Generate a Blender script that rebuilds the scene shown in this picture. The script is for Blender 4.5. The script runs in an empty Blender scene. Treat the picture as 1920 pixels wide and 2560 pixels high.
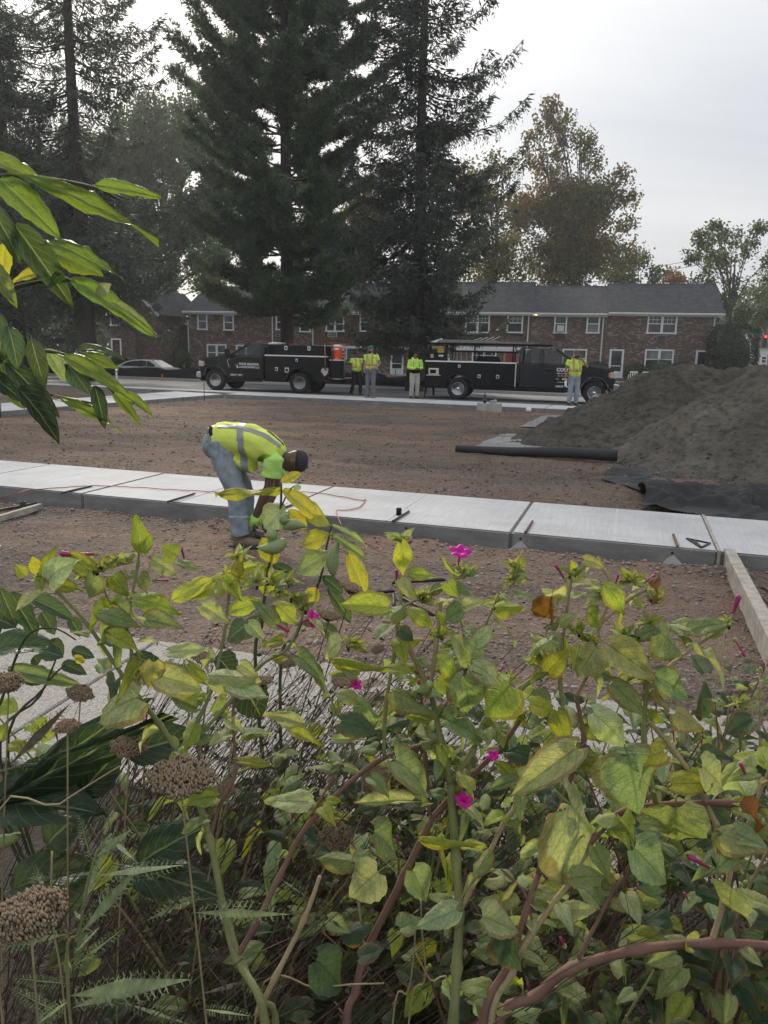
import bpy, bmesh, math, random
import numpy as np
from mathutils import Vector, Matrix, Quaternion
random.seed(7)
rng = np.random.default_rng(7)
S = bpy.context.scene
COL = S.collection
R = math.radians
# ------------------------------------------------------------------ camera
CAM_H, PITCH, ROLL, FPX = 1.68, 11.75, 1.35, 1923.0
_p, _r = R(PITCH), R(ROLL)
FW = Vector((0, math.cos(_p), -math.sin(_p)))
_up0 = Vector((0, math.sin(_p), math.cos(_p))); _rt0 = Vector((1, 0, 0))
RT = _rt0*math.cos(_r) + _up0*math.sin(_r)
UP = -_rt0*math.sin(_r) + _up0*math.cos(_r)
cam = bpy.data.cameras.new('camera')
camo = bpy.data.objects.new('camera', cam); COL.objects.link(camo)
camo.matrix_world = Matrix(((RT.x, UP.x, -FW.x, 0), (RT.y, UP.y, -FW.y, 0), (RT.z, UP.z, -FW.z, CAM_H), (0, 0, 0, 1)))
cam.sensor_fit = 'VERTICAL'; cam.sensor_height = 36.0
cam.lens = FPX/2560*36.0
cam.clip_start = 0.05; cam.clip_end = 3000
S.camera = camo
# ------------------------------------------------------------------ sky and sun
SUN_AZ, SUN_EL = -16.0, 30.0       # azimuth from +Y towards +X
sun_dir = Vector((math.sin(R(SUN_AZ))*math.cos(R(SUN_EL)), math.cos(R(SUN_AZ))*math.cos(R(SUN_EL)), math.sin(R(SUN_EL))))
W = bpy.data.worlds.new('World'); S.world = W; W.use_nodes = True
nt = W.node_tree; N = nt.nodes; L = nt.links; N.clear()
out = N.new('ShaderNodeOutputWorld')
sky = N.new('ShaderNodeTexSky'); sky.sky_type = 'NISHITA'; sky.sun_disc = False
sky.sun_elevation = R(SUN_EL); sky.sun_rotation = R(SUN_AZ); sky.dust_density = 3.0
bg1 = N.new('ShaderNodeBackground'); bg1.inputs[1].default_value = 0.08
L.new(sky.outputs[0], bg1.inputs[0])
tc = N.new('ShaderNodeTexCoord')
sep = N.new('ShaderNodeSeparateXYZ'); L.new(tc.outputs['Generated'], sep.inputs[0])
def wm(op, a, b=None, c=None):
    n = N.new('ShaderNodeMath'); n.operation = op
    for i, x in enumerate((a, b, c)):
        if x is None: continue
        if hasattr(x, 'links'): L.new(x, n.inputs[i])
        else: n.inputs[i].default_value = x
    return n.outputs[0]
zc = wm('ADD', wm('MAXIMUM', sep.outputs[2], 0.0), 0.14)
comb = N.new('ShaderNodeCombineXYZ')
L.new(wm('MULTIPLY', wm('DIVIDE', sep.outputs[0], zc), 0.16), comb.inputs[0])
L.new(wm('MULTIPLY', wm('DIVIDE', sep.outputs[1], zc), 0.62), comb.inputs[1])
cn = N.new('ShaderNodeTexNoise'); cn.inputs['Scale'].default_value = 1.5; cn.inputs['Detail'].default_value = 4.0; cn.inputs['Roughness'].default_value = 0.5
L.new(comb.outputs[0], cn.inputs['Vector'])
cr = N.new('ShaderNodeValToRGB')
cr.color_ramp.elements[0].position = 0.30; cr.color_ramp.elements[0].color = (0.42, 0.455, 0.515, 1)
cr.color_ramp.elements[1].position = 0.70; cr.color_ramp.elements[1].color = (0.665, 0.67, 0.68, 1)
L.new(cn.outputs[0], cr.inputs[0])
vd = N.new('ShaderNodeVectorMath'); vd.operation = 'DOT_PRODUCT'
L.new(tc.outputs['Generated'], vd.inputs[0]); vd.inputs[1].default_value = sun_dir
gl = wm('POWER', wm('MAXIMUM', vd.outputs['Value'], 0.0), 11.0)       # thin cloud brightens round the hidden sun
glow = N.new('ShaderNodeMix'); glow.data_type = 'RGBA'; glow.blend_type = 'ADD'
glow.inputs[0].default_value = 1.0
L.new(cr.outputs[0], glow.inputs[6])
gc = N.new('ShaderNodeMix'); gc.data_type = 'RGBA'; L.new(gl, gc.inputs[0])
gc.inputs[6].default_value = (0, 0, 0, 1); gc.inputs[7].default_value = (0.50, 0.48, 0.43, 1)
L.new(gc.outputs[2], glow.inputs[7])
bg2 = N.new('ShaderNodeBackground')                                    # overcast dome: brighter towards the zenith
L.new(wm('MULTIPLY_ADD', wm('MAXIMUM', sep.outputs[2], 0.0), 0.62, 0.74), bg2.inputs[1])
L.new(glow.outputs[2], bg2.inputs[0])
mx = N.new('ShaderNodeMixShader'); mx.inputs[0].default_value = 0.90
L.new(bg1.outputs[0], mx.inputs[1]); L.new(bg2.outputs[0], mx.inputs[2]); L.new(mx.outputs[0], out.inputs[0])
sl = bpy.data.lights.new('sun', 'SUN'); sl.energy = 3.4; sl.angle = R(9); sl.color = (1.0, 0.91, 0.78)
so = bpy.data.objects.new('sun', sl); COL.objects.link(so)
so.rotation_euler = (-sun_dir).to_track_quat('-Z', 'Y').to_euler(); so.location = (-10, 40, 40)
S.view_settings.view_transform = 'Standard'; S.view_settings.look = 'None'
S.view_settings.gamma = 1.0; S.view_settings.use_curve_mapping = False
S.view_settings.exposure = 0.52
# ------------------------------------------------------------------ photograph pixel (1920x2560) -> direction / point
CAMP = Vector((0, 0, CAM_H))
def ray(px, py): return RT*((px-960)/FPX) - UP*((py-1280)/FPX) + FW
def G(px, py, z=0.0):
    d = ray(px, py); return CAMP + d*((z-CAM_H)/d.z)
def AT(px, py, Y):
    d = ray(px, py); return CAMP + d*(Y/d.y)
# ------------------------------------------------------------------ mesh builder
class MB:
    def __init__(s): s.v = []; s.f = []
    def add(s, vs, fs):
        o = len(s.v); s.v += [tuple(p) for p in vs]; s.f += [tuple(i+o for i in f) for f in fs]; return s
    def box(s, x0, x1, y0, y1, z0, z1):
        return s.add([(x0,y0,z0),(x1,y0,z0),(x1,y1,z0),(x0,y1,z0),(x0,y0,z1),(x1,y0,z1),(x1,y1,z1),(x0,y1,z1)],
                     [(0,3,2,1),(4,5,6,7),(0,1,5,4),(1,2,6,5),(2,3,7,6),(3,0,4,7)])
    def bar(s, a, b, w, h, up=(0,0,1)):
        a = Vector(a); b = Vector(b); t = (b-a).normalized(); u = Vector(up)
        x = t.cross(u)
        if x.length < 1e-4: x = t.cross(Vector((0,1,0)))
        x.normalize(); y = x.cross(t)
        vs = []
        for p in (a, b):
            for i, j in ((-1,-1),(1,-1),(1,1),(-1,1)): vs.append(p + x*(i*w/2) + y*(j*h/2))
        return s.add(vs, [(3,2,1,0),(4,5,6,7),(0,1,5,4),(1,2,6,5),(2,3,7,6),(3,0,4,7)])
    def tube(s, pts, r, n=8, side=None, cap=True):
        pts = [Vector(p) for p in pts]; m = len(pts)
        if not hasattr(r, '__len__'): r = [r]*m
        vs = []; prev = None
        for i, p in enumerate(pts):
            t = (pts[min(i+1, m-1)] - pts[max(i-1, 0)])
            if t.length < 1e-9: t = Vector((0,0,1))
            t.normalize()
            if side is not None: x = Vector(side) - t*t.dot(Vector(side))
            elif prev is None:
                x = t.cross(Vector((0,0,1)) if abs(t.z) < .9 else Vector((0,1,0)))
            else: x = prev - t*prev.dot(t)
            if x.length < 1e-6: x = t.orthogonal()
            x.normalize(); y = t.cross(x); prev = x
            a, b = r[i] if hasattr(r[i], '__len__') else (r[i], r[i])
            for k in range(n):
                q = 2*math.pi*k/n; vs.append(p + x*(a*math.cos(q)) + y*(b*math.sin(q)))
        fs = []
        for i in range(m-1):
            for k in range(n):
                k2 = (k+1) % n; fs.append((i*n+k, i*n+k2, (i+1)*n+k2, (i+1)*n+k))
        if cap:
            fs.append(tuple(range(n-1, -1, -1))); fs.append(tuple((m-1)*n+k for k in range(n)))
        return s.add(vs, fs)
    def lathe(s, prof, n=16, M=None):
        M = M or Matrix(); vs = []
        for (rr, z) in prof:
            for k in range(n):
                q = 2*math.pi*k/n; vs.append(M @ Vector((rr*math.cos(q), rr*math.sin(q), z)))
        m = len(prof); fs = []
        for i in range(m-1):
            for k in range(n):
                k2 = (k+1) % n; fs.append((i*n+k, i*n+k2, (i+1)*n+k2, (i+1)*n+k))
        if prof[0][0] > 1e-6: fs.append(tuple(range(n-1, -1, -1)))
        if prof[-1][0] > 1e-6: fs.append(tuple((m-1)*n+k for k in range(n)))
        return s.add(vs, fs)
    def prism(s, poly, lo, hi, axis='z'):
        n = len(poly)
        def P(a, b, c): return (a, b, c) if axis == 'z' else ((a, c, b) if axis == 'y' else (c, a, b))
        vs = [P(a, b, lo) for a, b in poly] + [P(a, b, hi) for a, b in poly]
        fs = [tuple(range(n-1, -1, -1)), tuple(range(n, 2*n))] + [(i, (i+1) % n, n+(i+1) % n, n+i) for i in range(n)]
        return s.add(vs, fs)
    def ell(s, c, r, nu=12, nv=8, M=None):
        vs = []; c = Vector(c); M = M or Matrix.Identity(3)
        for j in range(nv+1):
            th = math.pi*j/nv
            for i in range(nu):
                ph = 2*math.pi*i/nu
                vs.append(c + M @ Vector((r[0]*math.sin(th)*math.cos(ph), r[1]*math.sin(th)*math.sin(ph), r[2]*math.cos(th))))
        fs = [(j*nu+i, (j+1)*nu+i, (j+1)*nu+(i+1) % nu, j*nu+(i+1) % nu) for j in range(nv) for i in range(nu)]
        return s.add(vs, fs)
    def mesh(s, name, bevel=0, seg=1, weld=True):
        me = bpy.data.meshes.new(name)
        bm = bmesh.new(); bv = [bm.verts.new(p) for p in s.v]
        for f in s.f:
            try: bm.faces.new([bv[i] for i in f])
            except ValueError: pass
        if weld: bmesh.ops.remove_doubles(bm, verts=bm.verts, dist=1e-5)
        bmesh.ops.recalc_face_normals(bm, faces=bm.faces)
        if bevel:
            es = [e for e in bm.edges if len(e.link_faces) == 2 and e.calc_face_angle(0) > .5]
            bmesh.ops.bevel(bm, geom=es, offset=bevel, segments=seg, affect='EDGES', clamp_overlap=True)
        bm.to_mesh(me); bm.free(); return me
    def build(s, name, mat, parent=None, smooth=False, bevel=0, seg=1, loc=None):
        me = s.mesh(name, bevel, seg)
        return link(name, me, mat, parent, smooth, loc)
def link(name, me, mat, parent=None, smooth=False, loc=None):
    if mat is not None and not me.materials: me.materials.append(mat)
    if smooth: me.polygons.foreach_set('use_smooth', [True]*len(me.polygons))
    o = bpy.data.objects.new(name, me); COL.objects.link(o)
    if parent is not None: o.parent = parent
    if loc is not None: o.location = loc
    return o
def npmesh(name, V, Fq, smooth=False):
    """V (n,3), Fq (m,4) or (m,3) arrays -> mesh, fast"""
    V = np.asarray(V, np.float32); Fq = np.asarray(Fq, np.int32)
    me = bpy.data.meshes.new(name); k = Fq.shape[1]
    me.vertices.add(len(V)); me.vertices.foreach_set('co', V.ravel())
    me.loops.add(Fq.size); me.loops.foreach_set('vertex_index', Fq.ravel())
    me.polygons.add(len(Fq)); me.polygons.foreach_set('loop_start', np.arange(0, Fq.size, k, dtype=np.int32))
    if smooth: me.polygons.foreach_set('use_smooth', np.ones(len(Fq), bool))
    me.update(calc_edges=True); return me
def tag(o, label=None, cat=None, group=None, kind=None):
    if label: o['label'] = label
    if cat: o['category'] = cat
    if group: o['group'] = group
    if kind: o['kind'] = kind
    return o
def thing(name, label, cat, loc=(0,0,0), rotz=0.0, group=None):
    o = bpy.data.objects.new(name, None); COL.objects.link(o); o.empty_display_size = .1
    o.location = loc; o.rotation_euler = (0, 0, rotz)
    return tag(o, label, cat, group)
KIDS = {}
def copy_tree(o, parent=None):
    c = o.copy(); COL.objects.link(c); c.parent = parent
    for ch in list(o.children): copy_tree(ch, c)
    return c
# smooth value noise on arrays (for terrain)
_NT = rng.random((64, 64))
def vnoise(x, y, f=1.0):
    x = np.asarray(x)*f; y = np.asarray(y)*f
    xi = np.floor(x).astype(int); yi = np.floor(y).astype(int); fx = x-xi; fy = y-yi
    fx = fx*fx*(3-2*fx); fy = fy*fy*(3-2*fy)
    g = lambda a, b: _NT[a % 64, b % 64]
    return (g(xi, yi)*(1-fx)+g(xi+1, yi)*fx)*(1-fy)+(g(xi, yi+1)*(1-fx)+g(xi+1, yi+1)*fx)*fy - .5
def fbm(x, y, f=1.0, o=4):
    s = 0; a = 1.0
    for i in range(o): s = s + a*vnoise(np.asarray(x)+17.3*i, np.asarray(y)-9.1*i, f); f *= 2.03; a *= .5
    return s
# ------------------------------------------------------------------ materials
MATS = {}
class NB:
    """tiny node helper"""
    def __init__(s, name):
        s.m = bpy.data.materials.new(name); s.m.use_nodes = True
        s.t = s.m.node_tree; s.n = s.t.nodes; s.l = s.t.links
        s.b = s.n['Principled BSDF']; s.o = s.n['Material Output']; s.tcn = None
    def set(s, inp, v):
        if hasattr(v, 'links') or isinstance(v, bpy.types.NodeSocket): s.l.new(v, inp)
        elif hasattr(v, '__len__') and len(v) == 3 and inp.type == 'RGBA': inp.default_value = (*v, 1)
        else: inp.default_value = v
    def co(s, which='Object', scale=None, rot=None):
        if s.tcn is None: s.tcn = s.n.new('ShaderNodeTexCoord')
        v = s.tcn.outputs[which]
        if scale is not None or rot is not None:
            mp = s.n.new('ShaderNodeMapping')
            if scale is not None: mp.inputs['Scale'].default_value = scale if hasattr(scale, '__len__') else (scale,)*3
            if rot is not None: mp.inputs['Rotation'].default_value = rot
            s.l.new(v, mp.inputs[0]); v = mp.outputs[0]
        return v
    def noise(s, vec, scale, detail=4, rough=.55, out=0, dist=0):
        n = s.n.new('ShaderNodeTexNoise'); s.l.new(vec, n.inputs['Vector'])
        n.inputs['Scale'].default_value = scale; n.inputs['Detail'].default_value = detail; n.inputs['Roughness'].default_value = rough
        n.inputs['Distortion'].default_value = dist
        return n.outputs[out]
    def vor(s, vec, scale, feat='F1', out='Distance', rnd=1.0):
        n = s.n.new('ShaderNodeTexVoronoi'); n.feature = feat; s.l.new(vec, n.inputs['Vector'])
        n.inputs['Scale'].default_value = scale; n.inputs['Randomness'].default_value = rnd
        return n.outputs[out]
    def ramp(s, f, stops):
        n = s.n.new('ShaderNodeValToRGB'); s.set(n.inputs[0], f); e = n.color_ramp.elements
        while len(e) < len(stops): e.new(.5)
        for i, (p, c) in enumerate(stops):
            e[i].position = p; e[i].color = (*c, 1) if hasattr(c, '__len__') else (c, c, c, 1)
        return n.outputs[0]
    def mix(s, f, a, b, mode='MIX'):
        n = s.n.new('ShaderNodeMix'); n.data_type = 'RGBA'; n.blend_type = mode
        s.set(n.inputs[0], f); s.set(n.inputs[6], a); s.set(n.inputs[7], b); return n.outputs[2]
    def math(s, op, a, b=0.0, c=0.0):
        n = s.n.new('ShaderNodeMath'); n.operation = op
        s.set(n.inputs[0], a); s.set(n.inputs[1], b); s.set(n.inputs[2], c); return n.outputs[0]
    def bump(s, h, strength=.3, dist=.01):
        n = s.n.new('ShaderNodeBump'); s.l.new(h, n.inputs['Height'])
        n.inputs['Strength'].default_value = strength; n.inputs['Distance'].default_value = dist
        s.l.new(n.outputs[0], s.b.inputs['Normal']); return n.outputs[0]
    def fin(s, color=None, rough=None, metal=None, coat=None, spec=None):
        if color is not None: s.set(s.b.inputs['Base Color'], color)
        if rough is not None: s.set(s.b.inputs['Roughness'], rough)
        if metal is not None: s.set(s.b.inputs['Metallic'], metal)
        if coat is not None: s.b.inputs['Coat Weight'].default_value = coat; s.b.inputs['Coat Roughness'].default_value = .06
        if spec is not None: s.b.inputs['Specular IOR Level'].default_value = spec
        return s.m
def plain(name, c, rough=.6, metal=0.0, var=.18, scale=9.0, bump=0.0, coat=None, spec=None, objvar=0.0):
    """a colour broken up by two octaves of dirt and wear"""
    if name in MATS: return MATS[name]
    b = NB(name); v = b.co('Object')
    f = b.noise(v, scale, 5, .6)
    dark = tuple(x*(1-var) for x in c); lite = tuple(min(1, x*(1+var)) for x in c)
    colr = b.ramp(f, [(.25, dark), (.75, lite)])
    if objvar:
        oi = b.n.new('ShaderNodeObjectInfo')
        k = b.math('MULTIPLY_ADD', oi.outputs['Random'], objvar*2, 1-objvar)
        colr = b.mix(1.0, colr, k, 'MULTIPLY')
    rr = b.math('MULTIPLY_ADD', f, .2, max(.02, rough-.1)) if rough > .15 else rough
    if bump: b.bump(b.noise(v, scale*6, 3, .6), bump, .01)
    MATS[name] = b.fin(colr, rr, metal, coat, spec); return MATS[name]
# ================================================================== SETTING
def m_dirt():
    b = NB('dirt'); v = b.co('Object')
    big = b.noise(v, .22, 4, .6); mid = b.noise(v, 1.7, 6, .65); fine = b.noise(v, 26, 6, .7); peb = b.vor(v, 38); peb2 = b.vor(v, 95)
    vs = b.co('Object', (.5, 2.6, 1), (0, 0, R(16))); trk = b.noise(vs, 1.3, 5, .6)
    c = b.ramp(big, [(.30, (.165, .108, .082)), (.52, (.245, .152, .104)), (.72, (.32, .195, .122))])
    c = b.mix(b.ramp(mid, [(.38, 0.0), (.68, .75)]), c, (.175, .14, .12))
    c = b.mix(b.ramp(b.noise(b.co('Object', (.25, .6, 1), (0, 0, R(14))), .8, 6, .7), [(.45, 0.0), (.58, .85)]), c, (.078, .064, .056))
    c = b.mix(b.ramp(b.noise(b.co('Object', (.35, .8, 1), (0, 0, R(20))), .55, 5, .65), [(.50, 0.0), (.62, .7)]), c, (.31, .195, .122))
    c = b.mix(b.ramp(trk, [(.46, 0.0), (.62, .55)]), c, (.078, .055, .045))
    c = b.mix(b.ramp(fine, [(.40, .0), (.72, .7)]), c, (.33, .27, .225))
    cv = b.vor(v, 38, 'F1', 'Color')
    sp = b.n.new('ShaderNodeSeparateColor'); b.l.new(cv, sp.inputs[0])
    stone = b.math('MULTIPLY', b.math('LESS_THAN', peb, .22), b.math('GREATER_THAN', sp.outputs[0], .62))
    c = b.mix(b.math('MULTIPLY', stone, .8), c, b.ramp(sp.outputs[1], [(0, (.12, .10, .095)), (1, (.34, .30, .27))]))
    h = b.math('ADD', b.math('MULTIPLY', b.math('SUBTRACT', 1.0, peb), .7), b.math('ADD', fine, b.math('MULTIPLY', peb2, .4)))
    b.bump(b.math('ADD', h, b.math('MULTIPLY', b.noise(v, 7, 5, .7), 2.5)), 1.0, .03)
    return b.fin(c, .95, 0, None, .25)
def m_concrete_slab():
    b = NB('slab_concrete'); v = b.co('Object')
    vb = b.co('Object', (46, 1.0, 1.0)); br = b.noise(vb, 3.0, 4, .7)          # broom lines across the walk
    big = b.noise(v, 1.1, 5, .6); fine = b.noise(v, 60, 5, .7)
    top = b.ramp(big, [(.28, (.43, .435, .44)), (.52, (.54, .54, .54)), (.75, (.60, .595, .58))])
    top = b.mix(b.ramp(br, [(.30, .55), (.62, 0.0)]), top, (.33, .33, .33))
    top = b.mix(b.ramp(b.noise(b.co('Object', (1, 1.6, 1)), 2.3, 6, .7), [(.52, 0), (.70, .45)]), top, (.36, .345, .325))
    top = b.mix(b.ramp(fine, [(.55, 0), (.8, .3)]), top, (.33, .32, .31))
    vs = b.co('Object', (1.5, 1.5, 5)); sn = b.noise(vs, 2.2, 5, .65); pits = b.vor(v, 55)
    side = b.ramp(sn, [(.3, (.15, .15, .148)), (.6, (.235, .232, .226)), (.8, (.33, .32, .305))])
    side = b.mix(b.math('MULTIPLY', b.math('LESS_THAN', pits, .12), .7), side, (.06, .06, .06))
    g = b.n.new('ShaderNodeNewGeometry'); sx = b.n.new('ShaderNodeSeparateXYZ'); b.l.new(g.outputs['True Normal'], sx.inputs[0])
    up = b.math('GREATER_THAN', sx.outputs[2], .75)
    b.bump(b.math('ADD', b.math('MULTIPLY', br, .7), fine), .35, .004)
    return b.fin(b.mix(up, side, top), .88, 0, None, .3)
def m_asphalt():
    b = NB('asphalt'); v = b.co('Object')
    c = b.ramp(b.noise(v, .5, 5, .6), [(.3, (.085, .088, .093)), (.7, (.125, .127, .132))])
    c = b.mix(b.ramp(b.noise(v, 60, 4, .7), [(.5, 0), (.8, .4)]), c, (.2, .2, .2))
    b.bump(b.noise(v, 110, 3, .7), .4, .006); return b.fin(c, .85)
def m_aggregate():
    b = NB('aggregate_concrete'); v = b.co('Object')
    cv = b.vor(v, 130, 'F1', 'Color'); sp = b.n.new('ShaderNodeSeparateColor'); b.l.new(cv, sp.inputs[0])
    c = b.ramp(sp.outputs[0], [(0, (.15, .14, .125)), (.45, (.29, .275, .25)), (.85, (.37, .355, .33)), (1, (.12, .11, .10))])
    c = b.mix(b.ramp(b.noise(v, 3, 5, .6), [(.35, .0), (.7, .45)]), c, (.27, .25, .225))
    b.bump(b.vor(v, 130), .5, .004); return b.fin(c, .9)
def m_grass():
    b = NB('lawn'); v = b.co('Object')
    c = b.ramp(b.noise(v, 1.5, 6, .7), [(.3, (.035, .05, .018)), (.55, (.075, .095, .03)), (.8, (.16, .14, .07))])
    b.bump(b.noise(v, 60, 3, .7), .8, .03); return b.fin(c, .95)
def m_soil():
    b = NB('garden_soil'); v = b.co('Object')
    c = b.ramp(b.noise(v, 9, 6, .7), [(.3, (.022, .016, .012)), (.6, (.05, .038, .028)), (.85, (.10, .08, .055))])
    b.bump(b.noise(v, 30, 5, .7), 1.0, .03); return b.fin(c, .95)
M_DIRT, M_SLAB, M_ASPH, M_AGG, M_GRASS, M_SOIL = m_dirt(), m_concrete_slab(), m_asphalt(), m_aggregate(), m_grass(), m_soil()

# ground: one sheet to the horizon (lawn and verges beyond the lot)
FA, FB = G(560, 985, .12), G(1560, 1030, .12)
FU = (FB-FA); FU.z = 0; FU.normalize(); FN = Vector((-FU.y, FU.x, 0)); FAR_ROT = math.atan2(FU.y, FU.x)
FAR_W = 1.9
gx_ = np.unique(np.concatenate([np.linspace(-440, 440, 23), np.linspace(-60, 40, 90)])); gy_ = np.unique(np.concatenate([np.linspace(-60, 640, 20), np.linspace(30, 62, 60)]))
GX, GY = np.meshgrid(gx_, gy_); gs = (GX-FA.x)*FU.x+(GY-FA.y)*FU.y; gd = (GX-FA.x)*FN.x+(GY-FA.y)*FN.y
sst = lambda a, b, v: (lambda t: t*t*(3-2*t))(np.clip((v-a)/(b-a), 0, 1))
GZ = -.06-.44*sst(11.4, 13.4, gd)*(1-sst(22.5, 26.5, gd))*(1-sst(12, 18, gs))       # the houses' parking strip lies a little lower
gi = np.arange(GX.size).reshape(GX.shape)
tag(link('ground', npmesh('ground', np.stack([GX, GY, GZ], -1).reshape(-1, 3), np.stack([gi[:-1, :-1], gi[:-1, 1:], gi[1:, 1:], gi[1:, :-1]], -1).reshape(-1, 4), True), M_GRASS), kind='structure')

# --- near walk frame
NF0, NF1 = G(0, 1215, .15), G(1798, 1378, .15)
NU = (NF1-NF0); NU.z = 0; NU.normalize(); NN = Vector((-NU.y, NU.x, 0))
NEAR_W = 1.53
NEAR_ROT = math.atan2(NU.y, NU.x)
# --- dirt lot (heightfield)
def near_s(x, y): return (x-NF0.x)*NU.x+(y-NF0.y)*NU.y, (x-NF0.x)*NN.x+(y-NF0.y)*NN.y
xs = np.linspace(-24, 17, 330); ys = np.concatenate([np.linspace(3.3, 12, 150), np.linspace(12.1, 30.6, 150)])
XX, YY = np.meshgrid(xs, ys); 
def dirt_z(x, y):
    s_, d_ = near_s(np.asarray(x), np.asarray(y))
    z = .035*fbm(x, y, .35, 3) + .040*fbm(np.asarray(x)*.6, np.asarray(y)*1.6, 1.3, 4) + .030*fbm(x, y, 5.0, 3)
    # loose spoil left along the form line in front of the walk
    z = z + .045*np.exp(-((d_+.17)/.12)**2)*(1+1.2*vnoise(s_, d_, 3.3)) - .01
    z = z + .03*np.exp(-((d_-NEAR_W-.2)/.2)**2)
    # tyre ruts left by the loader, curving across the lot
    for c0, c1, w_ in ((3.0, .10, .13), (4.7, .10, .13), (7.6, -.06, .12), (9.2, -.06, .12), (11.6, .04, .15), (13.3, .04, .15), (5.6, .42, .12), (7.2, .42, .12)):
        e_ = d_-NEAR_W-c0-c1*s_-.35*np.sin(s_*.35+c0)
        z = z - .040*np.exp(-(e_/w_)**2)*(1+.35*np.sin(s_*26+np.sign(e_)*1.2)) + .022*np.exp(-((np.abs(e_)-w_*1.7)/(w_*.6))**2)*(d_ > NEAR_W+.8)
    return z
ZZ = dirt_z(XX, YY)
idx = np.arange(XX.size).reshape(XX.shape)
FQ = np.stack([idx[:-1, :-1], idx[:-1, 1:], idx[1:, 1:], idx[1:, :-1]], -1).reshape(-1, 4)
# the lot ends at the street: trim what lies beyond the far walk
cx = XX.ravel()[FQ].mean(1); cy = YY.ravel()[FQ].mean(1)
keep = ((cx-FA.x)*FN.x+(cy-FA.y)*FN.y) < FAR_W*.8
lot = link('dirt_lot', npmesh('dirt_lot', np.stack([XX, YY, ZZ], -1).reshape(-1, 3), FQ[keep], True), M_DIRT)
tag(lot, kind='structure')

# --- gravel pressed into the dirt: real stones (too many to count)
def rocks(n, pts, size, mat, name, parent=None):
    base = np.array([(0,0,1),(.9,.1,.1),(.2,.95,0),(-.9,.3,.15),(-.4,-.85,.05),(.5,-.75,.1),(0,0,-.7)], float)
    tri = np.array([(0,1,2),(0,2,3),(0,3,4),(0,4,5),(0,5,1),(6,2,1),(6,3,2),(6,4,3),(6,5,4),(6,1,5)])
    a = rng.random(n)*6.283; ca, sa = np.cos(a), np.sin(a)
    sc = size[:, None]*np.stack([.7+.8*rng.random(n), .6+.6*rng.random(n), .35+.45*rng.random(n)], 1)
    P = base[None]*(1+.35*(rng.random((n, 7, 1))-.5))*sc[:, None, :]
    X = P[..., 0]*ca[:, None]-P[..., 1]*sa[:, None]; Y = P[..., 0]*sa[:, None]+P[..., 1]*ca[:, None]
    V = np.stack([X, Y, P[..., 2]], -1)+pts[:, None, :]
    Fr = (tri[None]+(np.arange(n)*7)[:, None, None]).reshape(-1, 3)
    return link(name, npmesh(name, V.reshape(-1, 3), Fr), mat, parent)
def m_pebble():
    b = NB('pebbles'); v = b.co('Object')
    c = b.ramp(b.noise(v, 22, 3, .6), [(.3, (.14, .11, .098)), (.5, (.24, .195, .17)), (.66, (.34, .30, .27)), (.8, (.48, .45, .42))])
    return b.fin(c, .9)
M_PEB = m_pebble()
def m_clod():
    b = NB('clods'); v = b.co('Object'); return b.fin(b.ramp(b.noise(v, 14, 3, .6), [(.3, (.07, .052, .043)), (.6, (.14, .095, .07)), (.8, (.30, .25, .21))]), .95)
n = 30000
py_ = 3.7+ (rng.random(n)**1.3)*8.0; px_ = -5.5+rng.random(n)*10.0
s_, d_ = near_s(px_, py_)
ok = (d_ < -.02) | (d_ > NEAR_W+.03); px_, py_, d_ = px_[ok], py_[ok], d_[ok]
sz = .006+.017*rng.random(len(px_))**3 + .008*(np.abs(d_+.15) < .2)*rng.random(len(px_)); sz[rng.random(len(px_)) < .006] *= 2.2
tag(rocks(len(px_), np.stack([px_, py_, dirt_z(px_, py_)+.001], 1), sz, M_PEB, 'gravel'), 'loose gravel stones scattered over the bare dirt', 'gravel', kind='stuff')
n = 14000
py_ = 8.5+rng.random(n)**1.3*17; px_ = -10+rng.random(n)*16
s_, d_ = near_s(px_, py_); ok = d_ > NEAR_W+.05; px_, py_ = px_[ok], py_[ok]
sz = .007+.026*rng.random(len(px_))**4
tag(rocks(len(px_), np.stack([px_, py_, dirt_z(px_, py_)+.002], 1), sz, m_clod(), 'dirt_clods'), 'small stones and clods across the middle of the lot', 'clods', kind='stuff')

# --- near walk: separate slabs, joints recessed
walk = thing('near_sidewalk', None, None, (NF0.x, NF0.y, 0), NEAR_ROT); tag(walk, kind='structure')
jx = [near_s(*G(x, 1215+x*163/1798, .15).xy)[0] for x in (205, 690, 1277, 1798)]
jl = [jx[0]-5.2, jx[0]-3.4, jx[0]-1.7] + jx + [jx[3]+1.75, jx[3]+3.5, jx[3]+5.2]
for i in range(len(jl)-1):
    g_ = .004 if i != 5 else .012
    e_ = .004 if i+1 != 6 else .014
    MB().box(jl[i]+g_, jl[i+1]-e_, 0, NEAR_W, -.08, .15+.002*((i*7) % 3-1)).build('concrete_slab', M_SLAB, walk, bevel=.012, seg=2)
    # a tooled line half way along each slab: a shallow raised-edge strip pair
    if i in (2, 3, 4, 5):
        m_ = (jl[i]+jl[i+1])/2+.05*((i % 2)-.5)
        MB().box(m_-.012, m_+.012, .02, NEAR_W-.02, .149, .1535).build('tooled_joint', plain('joint_mortar', (.50, .50, .50), .9), walk)
mj = MB()
for k_ in (4, 5):
    mj.box(jl[k_]-.011, jl[k_]+.011, .01, NEAR_W-.01, -.05, .138)
MB().box(jl[6]-.012, jl[6]+.012, -.02, NEAR_W+.01, .02, .157).build('joint_board', plain('form_board', (.36, .33, .285), .9, var=.4, scale=14, bump=.5), walk)
mj.build('joint_filler', plain('joint_dark', (.13, .125, .12), .95, bump=.4), walk)
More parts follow.
